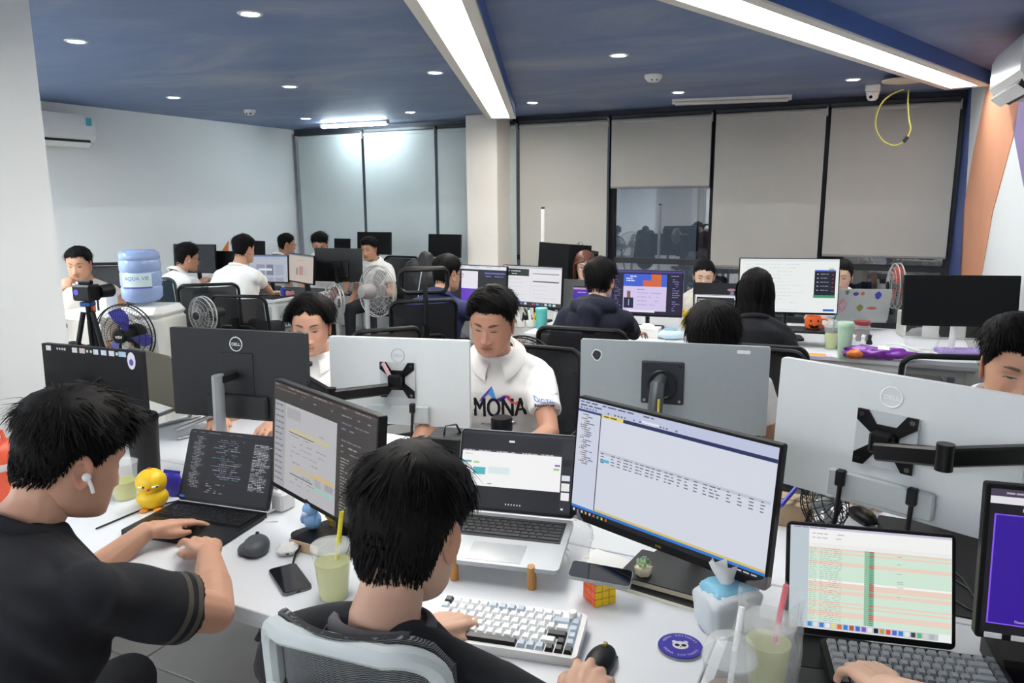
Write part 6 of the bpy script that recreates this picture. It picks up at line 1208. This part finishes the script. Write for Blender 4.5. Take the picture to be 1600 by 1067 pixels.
# cube, phone, notebooks, succulent, coaster
p = atz(930, 944, DZ); t = thing('puzzle_cube', 'yellow and orange puzzle cube propping up a phone', 'puzzle cube', p + np.array([.012, .02, 0]), 24); mb = MB(); mb.box((0, 0, .0285), (.056, .056, .056), b=.003); mb.build('core', black, t)
for ax, col in ((0, '#e8602c'), (1, '#ecc41e'), (2, '#e4e4e4')):
    proto = None
    for i in range(3):
        for j in range(3):
            a_, b_ = (i - 1) * .0187, (j - 1) * .0187; lo = [(-.0282, a_, .0285 + b_), (a_, -.0282, .0285 + b_), (a_, b_, .0567)][ax]; sz = [(.0016, .0178, .0178), (.0178, .0016, .0178), (.0178, .0178, .0016)][ax]
            if proto is None: mb = MB(); mb.box((0, 0, 0), sz, b=.0006); proto = mb.build('tile', M('cube_' + col[1:], col, .35), t, loc=lo)
            else: c = proto.copy(); COL.objects.link(c); c.location = lo
phone('black smartphone resting across the puzzle cube', atz(938, 900, DZ + .066), (4, -4, 75), silver)
p = atz(1040, 915, DZ); t = thing('notebook', 'thick black notebook in front of the database monitor', 'notebook', p + np.array([.02, .01, .012]), -32); bk = M('black_cover', '#131315', .55)
mb = MB(); rslab(mb, .23, .16, .003, .0165, .006); mb.build('cover', bk, t); mb = MB(); mb.box((0, 0, .008), (.225, .155, .013)); mb.build('pages', M('cream_pages', '#c9bfa6', .8, var=.2, vs=300, stretch=(1, 1, 8)), t); mb = MB(); rslab(mb, .23, .16, .002, .001, .006); mb.build('back_cover', bk, t)
p2 = p + np.array([.035, -.005, 0]); t = thing('notepad', 'cream paper pad under the black notebook', 'notepad', p2, -34); mb = MB(); mb.box((0, 0, .006), (.26, .19, .009)); mb.build('pages', M('cream_pages2', '#e0d9c8', .8), t); mb = MB(); mb.box((0, 0, .0112), (.262, .192, .0016)); mb.build('cover', bk, t)
one('paper_sheet', 'white paper sheet lying behind the propped phone', 'paper', (lambda q: (q.box((0, 0, .001), (.16, .1, .0015)), q)[1])(MB()), paper, atz(955, 882, DZ), -40)
p = atz(1005, 897, DZ + .03); t = thing('succulent', 'tiny artificial succulent in a cream hexagonal pot on the notebook', 'plant', (p[0], p[1], DZ + .0305)); mb = MB(); mb.lathe([(.019, 0), (.023, .02), (.0215, .021), (.0205, .018), (0, .017)], 6); mb.build('pot', M('cream_ceramic', '#ddd3b4', .5), t)
gm = M('mint_succulent', '#a9bd8f', .55, var=.15); rg = random.Random(3)
for k in range(16): a = rg.uniform(0, 6.28); r_ = rg.uniform(0, .018); mb = MB(); mb.sph((math.cos(a) * r_, math.sin(a) * r_, .024 + rg.uniform(0, .01) + .008 * (1 - r_ / .018)), (.005, .005, .0065), 8, 6); mb.build('leaf', gm if k % 4 else M('teal_succulent', '#6fae96', .5), t)
p = atz(1063, 1013, DZ); t = thing('coaster', 'round purple coaster with a white panda emblem and MONA SOFTWARE lettering', 'coaster', p, -8); mb = MB(); mb.lathe([(.046, 0), (.047, .002), (.047, .006), (.046, .0075), (0, .0075)], 44); mb.build('disc', M('purple_coaster', '#38309a', .4), t); mb = MB(); mb.lathe([(.0455, -.0001), (.0478, .001), (.0478, .0045), (.0465, .005)], 44); mb.build('rim', M('grey_rim', '#9a9c94', .5), t)
pw = M('coaster_white', '#d8d6da', .5); mb = MB()
def disc(mb, x, y, a, b_, z, n=18): mb.prism([(x + math.cos(q) * a, y + math.sin(q) * b_) for q in np.linspace(0, 2 * math.pi, n + 1)[:-1]], z, z + .0003)
disc(mb, 0, 0, .017, .0145, .0076); disc(mb, -.012, .012, .005, .005, .0076); disc(mb, .012, .012, .005, .005, .0076); em = mb.build('emblem', pw, t); mb = MB(); disc(mb, -.007, -.0005, .0055, .0045, .0081); disc(mb, .007, -.0005, .0055, .0045, .0081); disc(mb, 0, -.007, .002, .0015, .0081); mb.build('emblem_eyes', black, em)
for top_ in (1, 0):
    mb = MB()
    for k, chx in enumerate('MONA SOFTWARE'):
        if chx == ' ': continue
        a = math.radians(90 - (k - 6) * 11) if top_ else math.radians(-90 + (k - 6) * 11); v, f = text_geo(chx); v = v * .0085; R = rotm(0, 0, math.degrees(a) - 90 if top_ else math.degrees(a) + 90); mb.add(v, f, 0, R, (math.cos(a) * .036, math.sin(a) * .036, .0079))
    mb.build('lettering', pw, t)
# tissue packet
p = atz(1132, 985, DZ); t = thing('tissue_packet', 'soft blue and white tissue packet with a tissue pulled up', 'tissues', p + np.array([.01, .02, 0]), 20); v, f = crumple((.066, .047, .05), 21, .07, 4, .42); mb = MB(); mb.add(v, f, 0, None, (0, 0, .044)); mb.build('packet', M('white_wrap', '#d5dcdf', .35, var=.06, alpha=.96), t, 60)
v, f = crumple((.06, .042, .03), 22, .06, 4, .5); mb = MB(); mb.add(v, f, 0, None, (.004, .004, .074)); mb.build('blue_top', M('pale_blue_wrap', '#86c3dc', .35), t, 60)
n = 18; V = []
for i in range(9):
    for k in range(n):
        a = 2 * math.pi * k / n; q = i / 8; rr_ = .012 + .034 * q ** 1.3 * (1 + .35 * math.sin(3 * a + 2 * q)); V.append((rr_ * math.cos(a) - .01 * q, rr_ * .4 * math.sin(a), .085 + .075 * q + .014 * math.sin(2 * a + 1) * q))
mb = MB(); mb.add(V, [(i * n + k, i * n + (k + 1) % n, (i + 1) * n + (k + 1) % n, (i + 1) * n + k) for i in range(8) for k in range(n)]); mb.build('tissue', paper, t, 60)
# mice under hands
def mouse(label, loc, yaw, m=black): t = thing('computer_mouse', label, 'mouse', loc, yaw); mb = MB(); mb.sph((0, 0, .014), (.03, .056, .02), 20, 12); mb.box((0, 0, .004), (.05, .09, .007), b=.003); mb.build('shell', m, t, 60); mb = MB(); mb.cone((-.003, .03, .031), (.003, .03, .031), .008, n=12); mb.build('scroll_wheel', M('brass', '#8a7a3a', .4, .6), t)
mouse('black mouse under the right hand of the man at the white keyboard', atz(938, 1042, DZ), -25); mouse('black mouse under the hand below the right-hand white monitor', atz(1348, 812, DZ + .004), 190)
# right: box, pen, small fan, cables
p = atz(1238, 822, DZ); t = thing('carton', 'small tan carton beside the database monitor', 'box', p + np.array([0, .04, 0]), -30); mb = MB(); mb.box((0, 0, .035), (.13, .1, .07), b=.002); mb.build('body', cardb, t); mb = MB(); mb.box((0, 0, .0712), (.132, .03, .0015)); mb.build('tape', M('packing_tape', '#a3906f', .4), t)
mb = MB(); mb.cone((-.075, 0, 0), (.06, 0, .02), .0065, n=10); mb.cone((.06, 0, .02), (.08, 0, .023), .0065, .003, n=10); one('pen', 'bright blue pen lying on the tan carton', 'pen', mb, M('blue_pen_plastic', '#2f35b8', .35), (p[0] - .005, p[1] + .015, DZ + .082), 50)
p = atz(1262, 800, DZ); t = thing('dock', 'flat black docking box behind the tan carton', 'device', p + np.array([.06, .2, 0]), -20); mb = MB(); mb.box((0, 0, .02), (.12, .07, .035), b=.006); mb.build('body', M('dark_green_grey', '#2a3330', .5), t); mb = MB(); mb.tube([(.0, -.035, .02), (.01, -.08, .01), (-.03, -.11, .004)], .003, 6); mb.build('cable', rubber, t)
p = atz(1292, 838, DZ); t = thing('desk_fan', 'small black wire desk fan lying under the right-hand white monitor', 'fan', p + np.array([0, .03, 0]), 35); mb = MB(); R = rotm(62, 0, 0)
for k in range(5): mb.torus(np.array([0, 0, .085]) + R @ np.array([0, 0, (k - 2) * .018]), .075 * (1 - .06 * (k - 2) ** 2), .0018, 30, 5, R=R)
for k in range(22):
    a = 2 * math.pi * k / 22; P = [np.array([0, 0, .085]) + R @ np.array([math.cos(a) * r_, math.sin(a) * r_, z_]) for r_, z_ in ((.015, .042), (.057, .036), (.075, 0), (.057, -.036), (.015, -.042))]; mb.tube(P, .0013, 4)
g_ = mb.build('guard', mblack, t); g_['kind'] = 'stuff'; mb = MB(); mb.sph((0, 0, .085), (.02, .02, .02), 12, 8); mb.build('motor', silver, t)
for k in range(4):
    a0 = k * math.pi / 2; V = [np.array([0, 0, .085]) + R @ np.array([math.cos(a0 + s_) * r_, math.sin(a0 + s_) * r_, .008 * s_ * 2]) for r_ in (.015, .062) for s_ in (-.4, .4)]; mb = MB(); mb.add(V, [(0, 1, 3, 2)]); mb.add(np.array(V) + (0, 0, .001), [(2, 3, 1, 0)]); mb.build('blade', silver, t)
mb = MB(); mb.box((0, 0, .006), (.1, .09, .012), b=.004); mb.tube([(.07, 0, .085), (.085, 0, .05), (.05, 0, .01)], .004, 6); mb.tube([(-.07, 0, .085), (-.085, 0, .05), (-.05, 0, .01)], .004, 6); mb.build('stand', mblack, t)
for k, pts in enumerate(([(1490, 905), (1520, 925), (1560, 935), (1600, 930)], [(1480, 930), (1510, 950), (1545, 965), (1600, 972)], [(1475, 880), (1505, 905), (1530, 945)])):
    P = [atz(u_, v_, DZ + .006) for u_, v_ in pts]; tt = np.linspace(0, len(P) - 1, 16); P = np.stack([np.interp(tt, range(len(P)), np.array(P)[:, i]) for i in range(3)], 1); mb = MB(); mb.tube(P, .0035, 6); one('cable', ('upper black cable running to the purple screen', 'lower black cable beside the purple screen', 'short black cable crossing behind the spreadsheet laptop')[k], 'cable', mb, rubber, (0, 0, 0))
p = atz(1262, 1026, DZ + .005); t = thing('warning_sticker', 'small red and white triangular sticker on the black mat', 'sticker', p, 10); mb = MB(); mb.prism([(-.014, -.006), (.012, -.01), (.014, .008), (-.004, .011)], 0, .0008); mb.build('backing', paper, t); mb = MB(); mb.prism([(-.009, -.004), (.009, -.007), (.011, .005), (-.002, .007)], .0008, .0012); mb.build('print', M('red_print', '#a8382e', .5), t)
# ---------------------------------------------------------------- middle island clutter
p = atz(846, 513, DZ); t = thing('tumbler', 'teal insulated tumbler on the middle desk', 'tumbler', p); mb = MB(); mb.lathe([(.037, 0), (.043, .01), (.044, .125), (.04, .13)], 24); mb.build('body', M('teal_coating', '#5fb9b4', .4), t); mb = MB(); mb.lathe([(.045, .13), (.046, .15), (.042, .155), (0, .156)], 24); mb.build('lid', M('teal_lid', '#6fc6c0', .4), t)
for k, (u_, lab) in enumerate(((812, 'white pen pot with a pale brush beside the seated man in polo'), (830, 'white pen pot with a yellow marker left of the teal tumbler'))):
    t = thing('pen_pot', lab, 'pot', atz(u_, 511, DZ)); mb = MB(); mb.lathe([(.036, 0), (.042, .008), (.042, .05), (.038, .05), (.036, .012), (0, .012)], 20); mb.build('pot', wplastic, t); mb = MB(); mb.box((-.01, 0, .07), (.022, .014, .12), b=.004, R=rotm(0, -6, 0)); mb.build('brush', wplastic, t); mb = MB(); mb.cone((.015, 0, .02), (.03, .0, .11), .006, n=8); mb.build('marker', yellow if k else dgrey, t)
t = thing('potted_plant', 'small spiky green plant behind the pen pots', 'plant', atz(824, 502, DZ)); mb = MB(); mb.lathe([(.03, 0), (.036, .05), (.03, .05), (0, .045)], 16); mb.build('pot', dgrey, t)
for k in range(12): a = k * 2.4; mb = MB(); mb.cone((0, 0, .045), (math.cos(a) * .035, math.sin(a) * .035, .1 + .02 * (k % 3)), .006, .001, n=5); mb.build('leaf', M('olive_leaf', '#5d6a3a', .6), t)
def bottle(label, loc, r=.022, h=.11, m=None, cap=None): t = thing('bottle', label, 'bottle', loc); mb = MB(); mb.lathe([(r * .95, 0), (r, .004), (r, h * .72), (r * .45, h * .85), (r * .45, h * .9)], 18); mb.build('body', m or wplastic, t); mb = MB(); mb.lathe([(r * .5, h * .88), (r * .5, h), (0, h)], 14); mb.build('cap', cap or wplastic, t)
bottle('white lotion bottle right of the teal tumbler', atz(869, 506, DZ), .024, .12); bottle('small white bottle with a dark blue label on the far corner desk', atz(443, 462, DZ + .004), .028, .1, M('blue_label', '#3a4a9a', .4))
bottle('amber soda bottle with a red label behind the tripod', aty(143, 488, 4.95), .03, .2, M('red_amber', '#b8502c', .3), yellow)
t = thing('tissue_box', 'white tissue box in front of the silver-framed monitor', 'tissues', atz(1012, 526, DZ), -24); mb = MB(); mb.box((0, 0, .035), (.17, .1, .07), b=.004); mb.build('box', paper, t); mb = MB(); mb.sph((0, 0, .075), (.05, .015, .02), 12, 8); mb.build('tissue', paper, t)
t = thing('wipes_pack', 'pale blue and white wipes pack on the middle desk', 'wipes', atz(1048, 530, DZ), -18); v, f = crumple((.09, .05, .035), 31, .06, 3); mb = MB(); mb.add(v, f, 0, None, (0, 0, .034)); mb.build('pack', M('wipes_wrap', '#c5dbe6', .4), t, 60); mb = MB(); mb.box((0, 0, .07), (.08, .045, .008), b=.003); mb.build('flap', M('pale_blue_wrap', '#86c3dc', .35), t)
t = thing('toy_bear', 'yellow toy figure beside the silver-framed monitor', 'toy', atz(1072, 512, DZ)); mb = MB(); mb.sph((0, 0, .04), (.035, .03, .04), 14, 10); mb.build('body', yellow, t); mb = MB(); mb.sph((0, 0, .1), (.032, .03, .03), 14, 10); mb.build('head', yellow, t)
for x in (-.022, .022): mb = MB(); mb.sph((x, 0, .128), .01, 8, 6); mb.build('ear', yellow, t)
t = thing('monitor_shelf', 'low dark desk shelf beneath the pumpkin mug', 'shelf', atz(1262, 540, DZ), -20); mb = MB(); mb.box((0, .02, .1), (.42, .2, .015), b=.002); mb.build('board', dgrey, t)
for x in (-.2, .2): mb = MB(); mb.box((x, .02, .046), (.015, .2, .092), b=.002); mb.build('side', dgrey, t)
sh = bpy.data.objects['monitor_shelf'].location; mg = np.array(atz(1270, 514, DZ + .1075)); t = thing('pumpkin_mug', 'orange mug with a black jack-o-lantern face', 'mug', mg, -14); om = M('pumpkin_orange', '#e0642a', .35); mb = MB(); mb.lathe([(.035, 0), (.05, .012), (.054, .045), (.048, .085), (.044, .085), (.048, .045), (.03, .012), (0, .01)], 24); mb.build('body', om, t); mb = MB(); mb.torus((.066, 0, .045), .024, .007, 20, 8, R=rotm(90)); mb.build('handle', om, t)
for P_ in ([(-.03, .055), (-.014, .055), (-.022, .07)], [(.014, .055), (.03, .055), (.022, .07)], [(-.036, .038), (-.024, .03), (-.014, .034), (0, .026), (.014, .034), (.024, .03), (.036, .038), (.022, .016), (0, .012), (-.022, .016)]):
    mb = MB(); V = [(x, -math.sqrt(max(.0545 ** 2 - x * x, 0)) - .0005, z) for x, z in P_]; mb.add(V, [tuple(range(len(V)))]); mb.build('painted_face', black, t)
def tumbler(label, loc, r, h, col, straw=None): t = thing('tumbler', label, 'tumbler', loc); mb = MB(); mb.lathe([(r * .72, 0), (r * .74, .004), (r, h * .86), (r * .98, h * .87)], 24); mb.build('body', M('tumbler_' + col[1:], col, .45), t); mb = MB(); mb.lathe([(r * 1.06, h * .86), (r * 1.06, h * .95), (r * .9, h), (0, h)], 24); mb.build('lid', M('tumbler_' + col[1:], col, .45), t)
tumbler('tall sage green tumbler on the right middle desk', atz(1318, 558, DZ), .046, .215, '#a9c4ae')
drink('lime green iced drink with a green straw beside the sage tumbler', atz(1298, 545, DZ), h=.14, liq=M('green_drink', '#b9c46a', .2), straw='#1f7a5a', dome=True)
t = thing('jar', 'glass jar of dark snacks with a red lid', 'jar', atz(1345, 532, DZ)); mb = MB(); mb.lathe([(.05, 0), (.054, .005), (.054, .1), (.045, .11)], 22); mb.build('glass', clear, t); mb = MB(); mb.lathe([(0, .004), (.05, .004), (.05, .07), (0, .072)], 20); mb.build('contents', M('dark_snacks', '#4a2a22', .7, var=.4, vs=90), t); mb = MB(); mb.lathe([(.05, .108), (.052, .13), (.048, .134), (0, .134)], 22); mb.build('lid', M('dark_red_lid', '#8a2f34', .4), t)
t = thing('tray', 'white tray with a pale blue edge on the right middle desk', 'tray', atz(1352, 546, DZ), -12); mb = MB(); mb.box((0, 0, .006), (.34, .12, .012), b=.003); mb.build('board', wplastic, t); mb = MB(); mb.box((0, -.061, .012), (.34, .006, .022), b=.001); mb.build('edge', M('pale_blue_edge', '#7fb0dc', .4), t)
for k, (u_, m_) in enumerate(((1333, wplastic), (1348, wplastic), (1358, dgrey))): t = thing('figurine', ('small white figurine leftmost on the tray', 'squat white figurine in the middle of the tray', 'small dark figurine on the tray by the jar')[k], 'figurine', atz(u_, 538, DZ + .013)); mb = MB(); mb.lathe([(.018, 0), (.02, .01), (.01, .035), (.014, .05), (.006, .065), (0, .066)], 14); mb.build('body', m_, t); mb = MB(); mb.cone((0, 0, .05), (.012, -.01, .062), .005, .002, 8); mb.build('beak', m_, t)
p = atz(1372, 562, DZ); t = thing('snack_bag', 'purple and orange snack bag on the right middle desk', 'bag', p, -20); v, f = crumple((.17, .08, .04), 41, .2); mb = MB(); mb.add(v, f, 0, None, (0, 0, .042)); mb.build('bag', M('purple_foil', '#7a2f9a', .3), t, 60); v, f = crumple((.06, .07, .032), 42, .1, 3); mb = MB(); mb.add(v, f, 0, None, (-.13, -.01, .034)); mb.build('orange_end', M('orange_foil', '#d9762c', .3), t, 60); mb = MB(); mb.box((.02, -.03, .078), (.06, .04, .003), R=rotm(25)); mb.build('printed_patch', paper, t)
t = thing('card_box', 'flat orange and white card box in front of the dark shelf', 'box', atz(1272, 560, DZ), -16); mb = MB(); mb.box((0, 0, .012), (.2, .08, .024), b=.002); mb.build('body', M('lilac_card', '#d9cfe0', .6), t); mb = MB(); mb.box((-.01, -.0, .0245), (.15, .07, .001)); mb.build('print', M('orange_print', '#e39a2e', .6), t)
t = thing('tower_pc', 'white perforated computer tower lying behind the right black monitor', 'computer', np.append(aty(1470, 520, 5.1)[:2], DZ), -12); mb = MB(); mb.box((0, 0, .085), (.52, .2, .17), b=.006); mb.build('case', M('warm_white_metal', '#c9c8c2', .45), t)
for x0, ww in ((-.2, .1), (.0, .09), (.17, .1)): mb = MB(); mb.box((x0, -.101, .08), (ww, .003, .13)); mb.build('vent', M('vent_mesh', '#2a2b2c', .6, var=.8, vs=120), t)
t = thing('plastic_carton', 'clear crinkled plastic carton on the right middle desk', 'carton', atz(1440, 548, DZ), -10); v, f = crumple((.09, .06, .07), 51, .12); mb = MB(); mb.add(v, f, 0, None, (0, 0, .068)); mb.build('carton', bagm, t, 60); mb = MB(); mb.box((0, 0, .01), (.12, .08, .018), b=.004); mb.build('base', paper, t)
t = thing('headset_band', 'white curved headset band lying before the plastic carton', 'headset', atz(1410, 552, DZ)); mb = MB(); mb.tube([(-.08, .06, .01), (-.07, .04, .05), (-.03, .01, .06), (.05, -.03, .03), (.12, -.05, .012)], .012, 8, sq=(1.3, .6)); mb.build('band', wplastic, t); mb = MB(); mb.lathe([(0, 0), (.03, .002), (.03, .02), (0, .022)], 18, (.12, -.05, 0)); mb.build('ear_cup', wplastic, t)
kpm = M('lilac_keycap', '#b19bd2', .5); keyboard('lilac keyboard under the right black monitor', atz(1510, 555, DZ), -10, M('lilac_case', '#9a86bd', .5), lambda r, i, n: kpm, .34, .12, None, 3)
t = thing('marker_pot', 'purple pen cup with a red marker at the right edge', 'pot', atz(1540, 552, DZ)); mb = MB(); mb.lathe([(.03, 0), (.032, .1), (.028, .1), (.026, .01), (0, .01)], 18); mb.build('cup', M('purple_plastic', '#5a48a0', .45), t); mb = MB(); mb.cone((0, 0, .02), (.01, 0, .17), .007, n=8); mb.build('marker', M('red_marker', '#c4303a', .4), t)
# white pole, jacket, folders
p = aty(848, 400, 6.9); t = thing('pole_lamp', 'slim white upright pole with a dark tip beside the pillar', 'pole', (p[0], p[1], 0)); ht = aty(848, 326, 6.9)[2]; mb = MB(); mb.box((0, 0, ht / 2), (.032, .032, ht), b=.004); mb.build('pole', wplastic, t); mb = MB(); mb.box((0, 0, ht + .006), (.034, .034, .016), b=.003); mb.build('tip', dgrey, t); mb = MB(); mb.lathe([(.14, 0), (.14, .012), (.03, .02)], 24); mb.build('base', wplastic, t)
p = aty(666, 418, 6.1); t = thing('jacket', 'black jacket draped over a tall chair back behind the navy jacket', 'jacket', (p[0], p[1], 0)); mb = MB(); zt = aty(666, 392, 6.1)[2]
limb(mb, [(0, 0, zt - .06), (0, 0, zt - .3)], [.06, .13], 14); limb(mb, [(-.1, 0, zt - .13), (-.14, .02, zt - .5)], [.07, .07], 12); limb(mb, [(.1, 0, zt - .13), (.12, .02, zt - .5)], [.07, .08], 12); limb(mb, [(0, 0, zt - .25), (0, 0, zt - .55)], [.14, .13], 14)
v, f = remesh(mb, .014, 3); n_ = np.sin(v @ np.array([30., 14, 9])) * .006; v[:, 0] += n_; v[:, 1] += n_; link('cloth', fast_mesh('cloth', v, [f], [M('black_nylon', '#0f0f12', .6, bump=.2, bs=40)]), t); mb = MB(); mb.tube([(-.02, -.1, zt - .12), (-.05, -.14, zt - .3), (-.06, -.15, zt - .5)], .004, 6); mb.build('piping', lgrey, t)
mb = MB(); mb.box((0, .02, (zt - .5) / 2), (.05, .05, zt - .5)); mb.lathe([(.22, 0), (.22, .02), (.03, .05)], 20); mb.build('rack_post', chm, t)
mb = MB(); mb.box((0, 0, .012), (.3, .2, .024), b=.002); one('folder', 'yellow manila folder on the desk against the blinds', 'folder', mb, M('manila', '#c9a84e', .6), atz(618, 436, DZ), AD)
# ---------------------------------------------------------------- left: dispenser, tripod, fans
p = aty(240, 500, 5.2); t = thing('water_dispenser', 'white plastic water dispenser with curved front', 'water dispenser', (p[0], p[1], 0), -8); zt = aty(240, 476, 5.2)[2]; dw = M('dispenser_white', '#d9d9d4', .35, var=.02)
mb = MB(); mb.box((0, 0, zt / 2 - .03), (.32, .34, zt - .06), b=.03); mb.box((0, -.01, zt - .045), (.33, .36, .09), b=.04); mb.build('body', dw, t, 40); mb = MB(); mb.box((.02, -.168, zt - .3), (.22, .02, .16), b=.008); mb.build('tap_recess', M('recess_grey', '#b5b5ae', .5), t)
for x, c_ in ((-.03, '#c0392b'), (.05, '#2f6fb8')): mb = MB(); mb.box((x, -.19, zt - .24), (.03, .04, .03), b=.006); mb.build('tap', M('tap_' + c_[1:], c_, .4), t)
bz = zt + .0; t2 = thing('water_bottle', 'large blue water cooler bottle wrapped in film on the dispenser', 'water bottle', aty(224, 473, 5.2), 0); bm_ = M('blue_water_bottle', '#9fb6e0', .12, var=.05, spec=.7, trans=.25, bump=.15, bs=25); mb = MB()
mb.lathe([(.06, 0), (.11, .02), (.132, .045), (.132, .11), (.126, .12), (.132, .13), (.132, .21), (.126, .22), (.132, .23), (.132, .29), (.126, .3), (.132, .31), (.128, .345), (.1, .365), (0, .368)], 36); mb.build('bottle', bm_, t2, 50)
V = []; n = 14
for k in range(n + 1):
    a = math.radians(-120 + 85 * k / n); V += [(math.cos(a) * .1345, math.sin(a) * .1345, .115), (math.cos(a) * .1345, math.sin(a) * .1345, .215)]
mb = MB(); mb.add(V, [(2 * k, 2 * k + 2, 2 * k + 3, 2 * k + 1) for k in range(n)]); lb = mb.build('paper_label', M('pale_aqua_label', '#cfe0e0', .5, var=.12, vs=40), t2, 60)
mb = MB(); v, f = text_geo('AQUA VIE'); v = v * .036; a = math.radians(-77) + v[:, 0] / .136; mb.add(np.stack([np.cos(a) * .1365, np.sin(a) * .1362, .178 + v[:, 1]], 1), f); mb.build('label_lettering', M('blue_print', '#3f68b8', .5), lb)
V = []
for k in range(n + 1):
    a = math.radians(-120 + 85 * k / n); V += [(math.cos(a) * .1355, math.sin(a) * .1355, .112), (math.cos(a) * .1355, math.sin(a) * .1355, .122)]
mb = MB(); mb.add(V, [(2 * k, 2 * k + 2, 2 * k + 3, 2 * k + 1) for k in range(n)]); mb.build('label_border', M('indigo_print', '#4a4aa0', .5), lb, 60)
p = aty(140, 500, 4.7); t = thing('tripod', 'black camera tripod standing beside the left column', 'tripod', (p[0], p[1], 0)); zt = aty(140, 482, 4.7)[2]
for k in range(3):
    a = math.radians(100 + 120 * k); mb = MB(); mb.tube([(math.cos(a) * .03, math.sin(a) * .03, zt - .02), (math.cos(a) * .14, math.sin(a) * .14, zt * .55), (math.cos(a) * .25, math.sin(a) * .25, .0)], [.016, .014, .011], 8); mb.build('leg', black, t)
mb = MB(); mb.cone((0, 0, zt - .3), (0, 0, zt + .03), .016); mb.build('column', black, t); mb = MB(); mb.box((0, 0, zt + .03), (.07, .07, .03), b=.006); mb.build('head', M('blue_anodised', '#23457a', .35, .4), t)
t = thing('camera', 'black video camera with a violet badge on the tripod', 'camera', (p[0], p[1], zt + .047), -15); mb = MB(); mb.box((0, 0, .055), (.14, .1, .1), b=.012); mb.build('body', black, t); mb = MB(); mb.cone((.05, .04, .055), (.05, .14, .055), .04, .044, 20); mb.build('lens', black, t); mb = MB(); mb.cone((-.03, -.05, .06), (-.03, -.053, .06), .018, n=16); mb.build('badge', M('violet_badge', '#5b4bb0', .4), t); mb = MB(); mb.box((0, 0, .118), (.1, .03, .025), b=.006); mb.build('top_handle', black, t)
p = aty(156, 480, 5.2); t = thing('desk', 'low white side table behind the tripod', 'table', (p[0] - .05, p[1] + .05, 0), AD); zt = aty(156, 489, 5.2)[2]; mb = MB(); mb.box((0, 0, zt - .012), (.62, .42, .024), b=.002); mb.build('tabletop', white, t)
for sx_ in (-1, 1):
    for sy in (-1, 1): mb = MB(); mb.box((sx_ * .28, sy * .18, (zt - .024) / 2), (.03, .03, zt - .024), b=.002); mb.build('leg', white, t)
t = thing('desktop_box', 'white upright computer case with a dark slot on the side table', 'computer', (p[0] + .02, p[1], zt), -8); mb = MB(); mb.box((0, 0, .075), (.16, .12, .15), b=.006); mb.build('case', wplastic, t); mb = MB(); mb.box((.012, -.061, .08), (.016, .002, .11)); mb.build('slot', black, t); mb = MB(); mb.box((-.035, -.061, .115), (.034, .002, .02)); mb.build('display', dgrey, t)
fan('black pedestal fan with violet blades facing us beside the dispenser', aty(195, 524, 4.85), 172, r=.205, blade=M('violet_blade', '#3b3a94', .35), blades=3, hubtext=('ASIA', paper), spokes=56)
gg = M('pale_fan_wire', '#a9aaa8', .4, .3); gm2 = M('warm_grey_fan', '#8b8786', .45)
fan('large grey pedestal fan seen from behind with a pale guard', aty(590, 455, 6.0), -38, r=.205, guard=gg, blade=M('clear_blade', '#8f9090', .3, alpha=.5), motor=gm2, pole=M('pale_pole', '#a3a5a8', .4), tilt=-4)
fan('smaller grey fan behind the parted-hair man', aty(522, 474, 6.3), -52, r=.17, guard=gg, blade=M('rust_blade', '#7a5048', .4, alpha=.7), motor=M('mid_grey_fan', '#5f6165', .45), tilt=-4)
fan('small fan with a pale guard behind the sideways chair', aty(317, 492, 5.25), 150, r=.13, guard=gg, blade=dgrey, motor=dgrey)
fan('black fan with orange blades on the floor behind the printed polo', aty(818, 590, 3.7), 150, r=.21, guard=mblack, blade=M('orange_blade', '#d8592a', .4), motor=black)
fan('slim fan seen edge-on behind the red-haired woman', aty(906, 396, 6.95), 70, r=.1, guard=gg, blade=dgrey, motor=dgrey)
fan('clear-bladed fan seen edge-on by the right window', aty(1400, 447, 5.6), 78, r=.17, guard=gg, blade=M('red_blade', '#b8402e', .4), motor=black, pole=wplastic)
# orange wall emblem and small desk clutter at the back
mb = MB(); mb.prism([(-.14, -.1), (.06, -.1), (.1, .14)], 0, .004, 0, np.stack([ND, [0, 0, 1], RD], 1)); o_ = atr(349, 394, RL + .002); tag(mb.build('wall_emblem', M('orange_emblem', '#dd7a3a', .5), None, 35, o_), 'orange triangular emblem on the left wall behind the code screen', 'emblem')
rg = random.Random(9); cols = ['#c98a8a', '#d9d4cc', '#3a3d44', '#7a8ab8', '#b86a4a', '#2a2b2e', '#d8d8d8', '#8a7a6a']
for k in range(8):
    r_ = -5.35 - .16 * k; n_ = 5.62 + rg.uniform(0, .5); t = thing('desk_gadget', ('pink', 'cream', 'charcoal', 'blue', 'rust', 'black', 'white', 'tan')[k] + ' small gadget among the clutter on the far corner desk', 'gadget', rn(r_, n_, DZ + .005), rg.uniform(0, 90)); h_ = rg.uniform(.04, .08)
    mb = MB(); mb.box((0, 0, h_ / 2), (rg.uniform(.04, .09), rg.uniform(.04, .07), h_), b=.008); mb.build('body', M('gadget_' + cols[k][1:], cols[k], .5), t); mb = MB(); mb.cone((0, 0, h_), (0, 0, h_ + .012), .016, .012, n=12); mb.build('cap', dgrey, t)
bpy.data.scenes.remove(TMP)
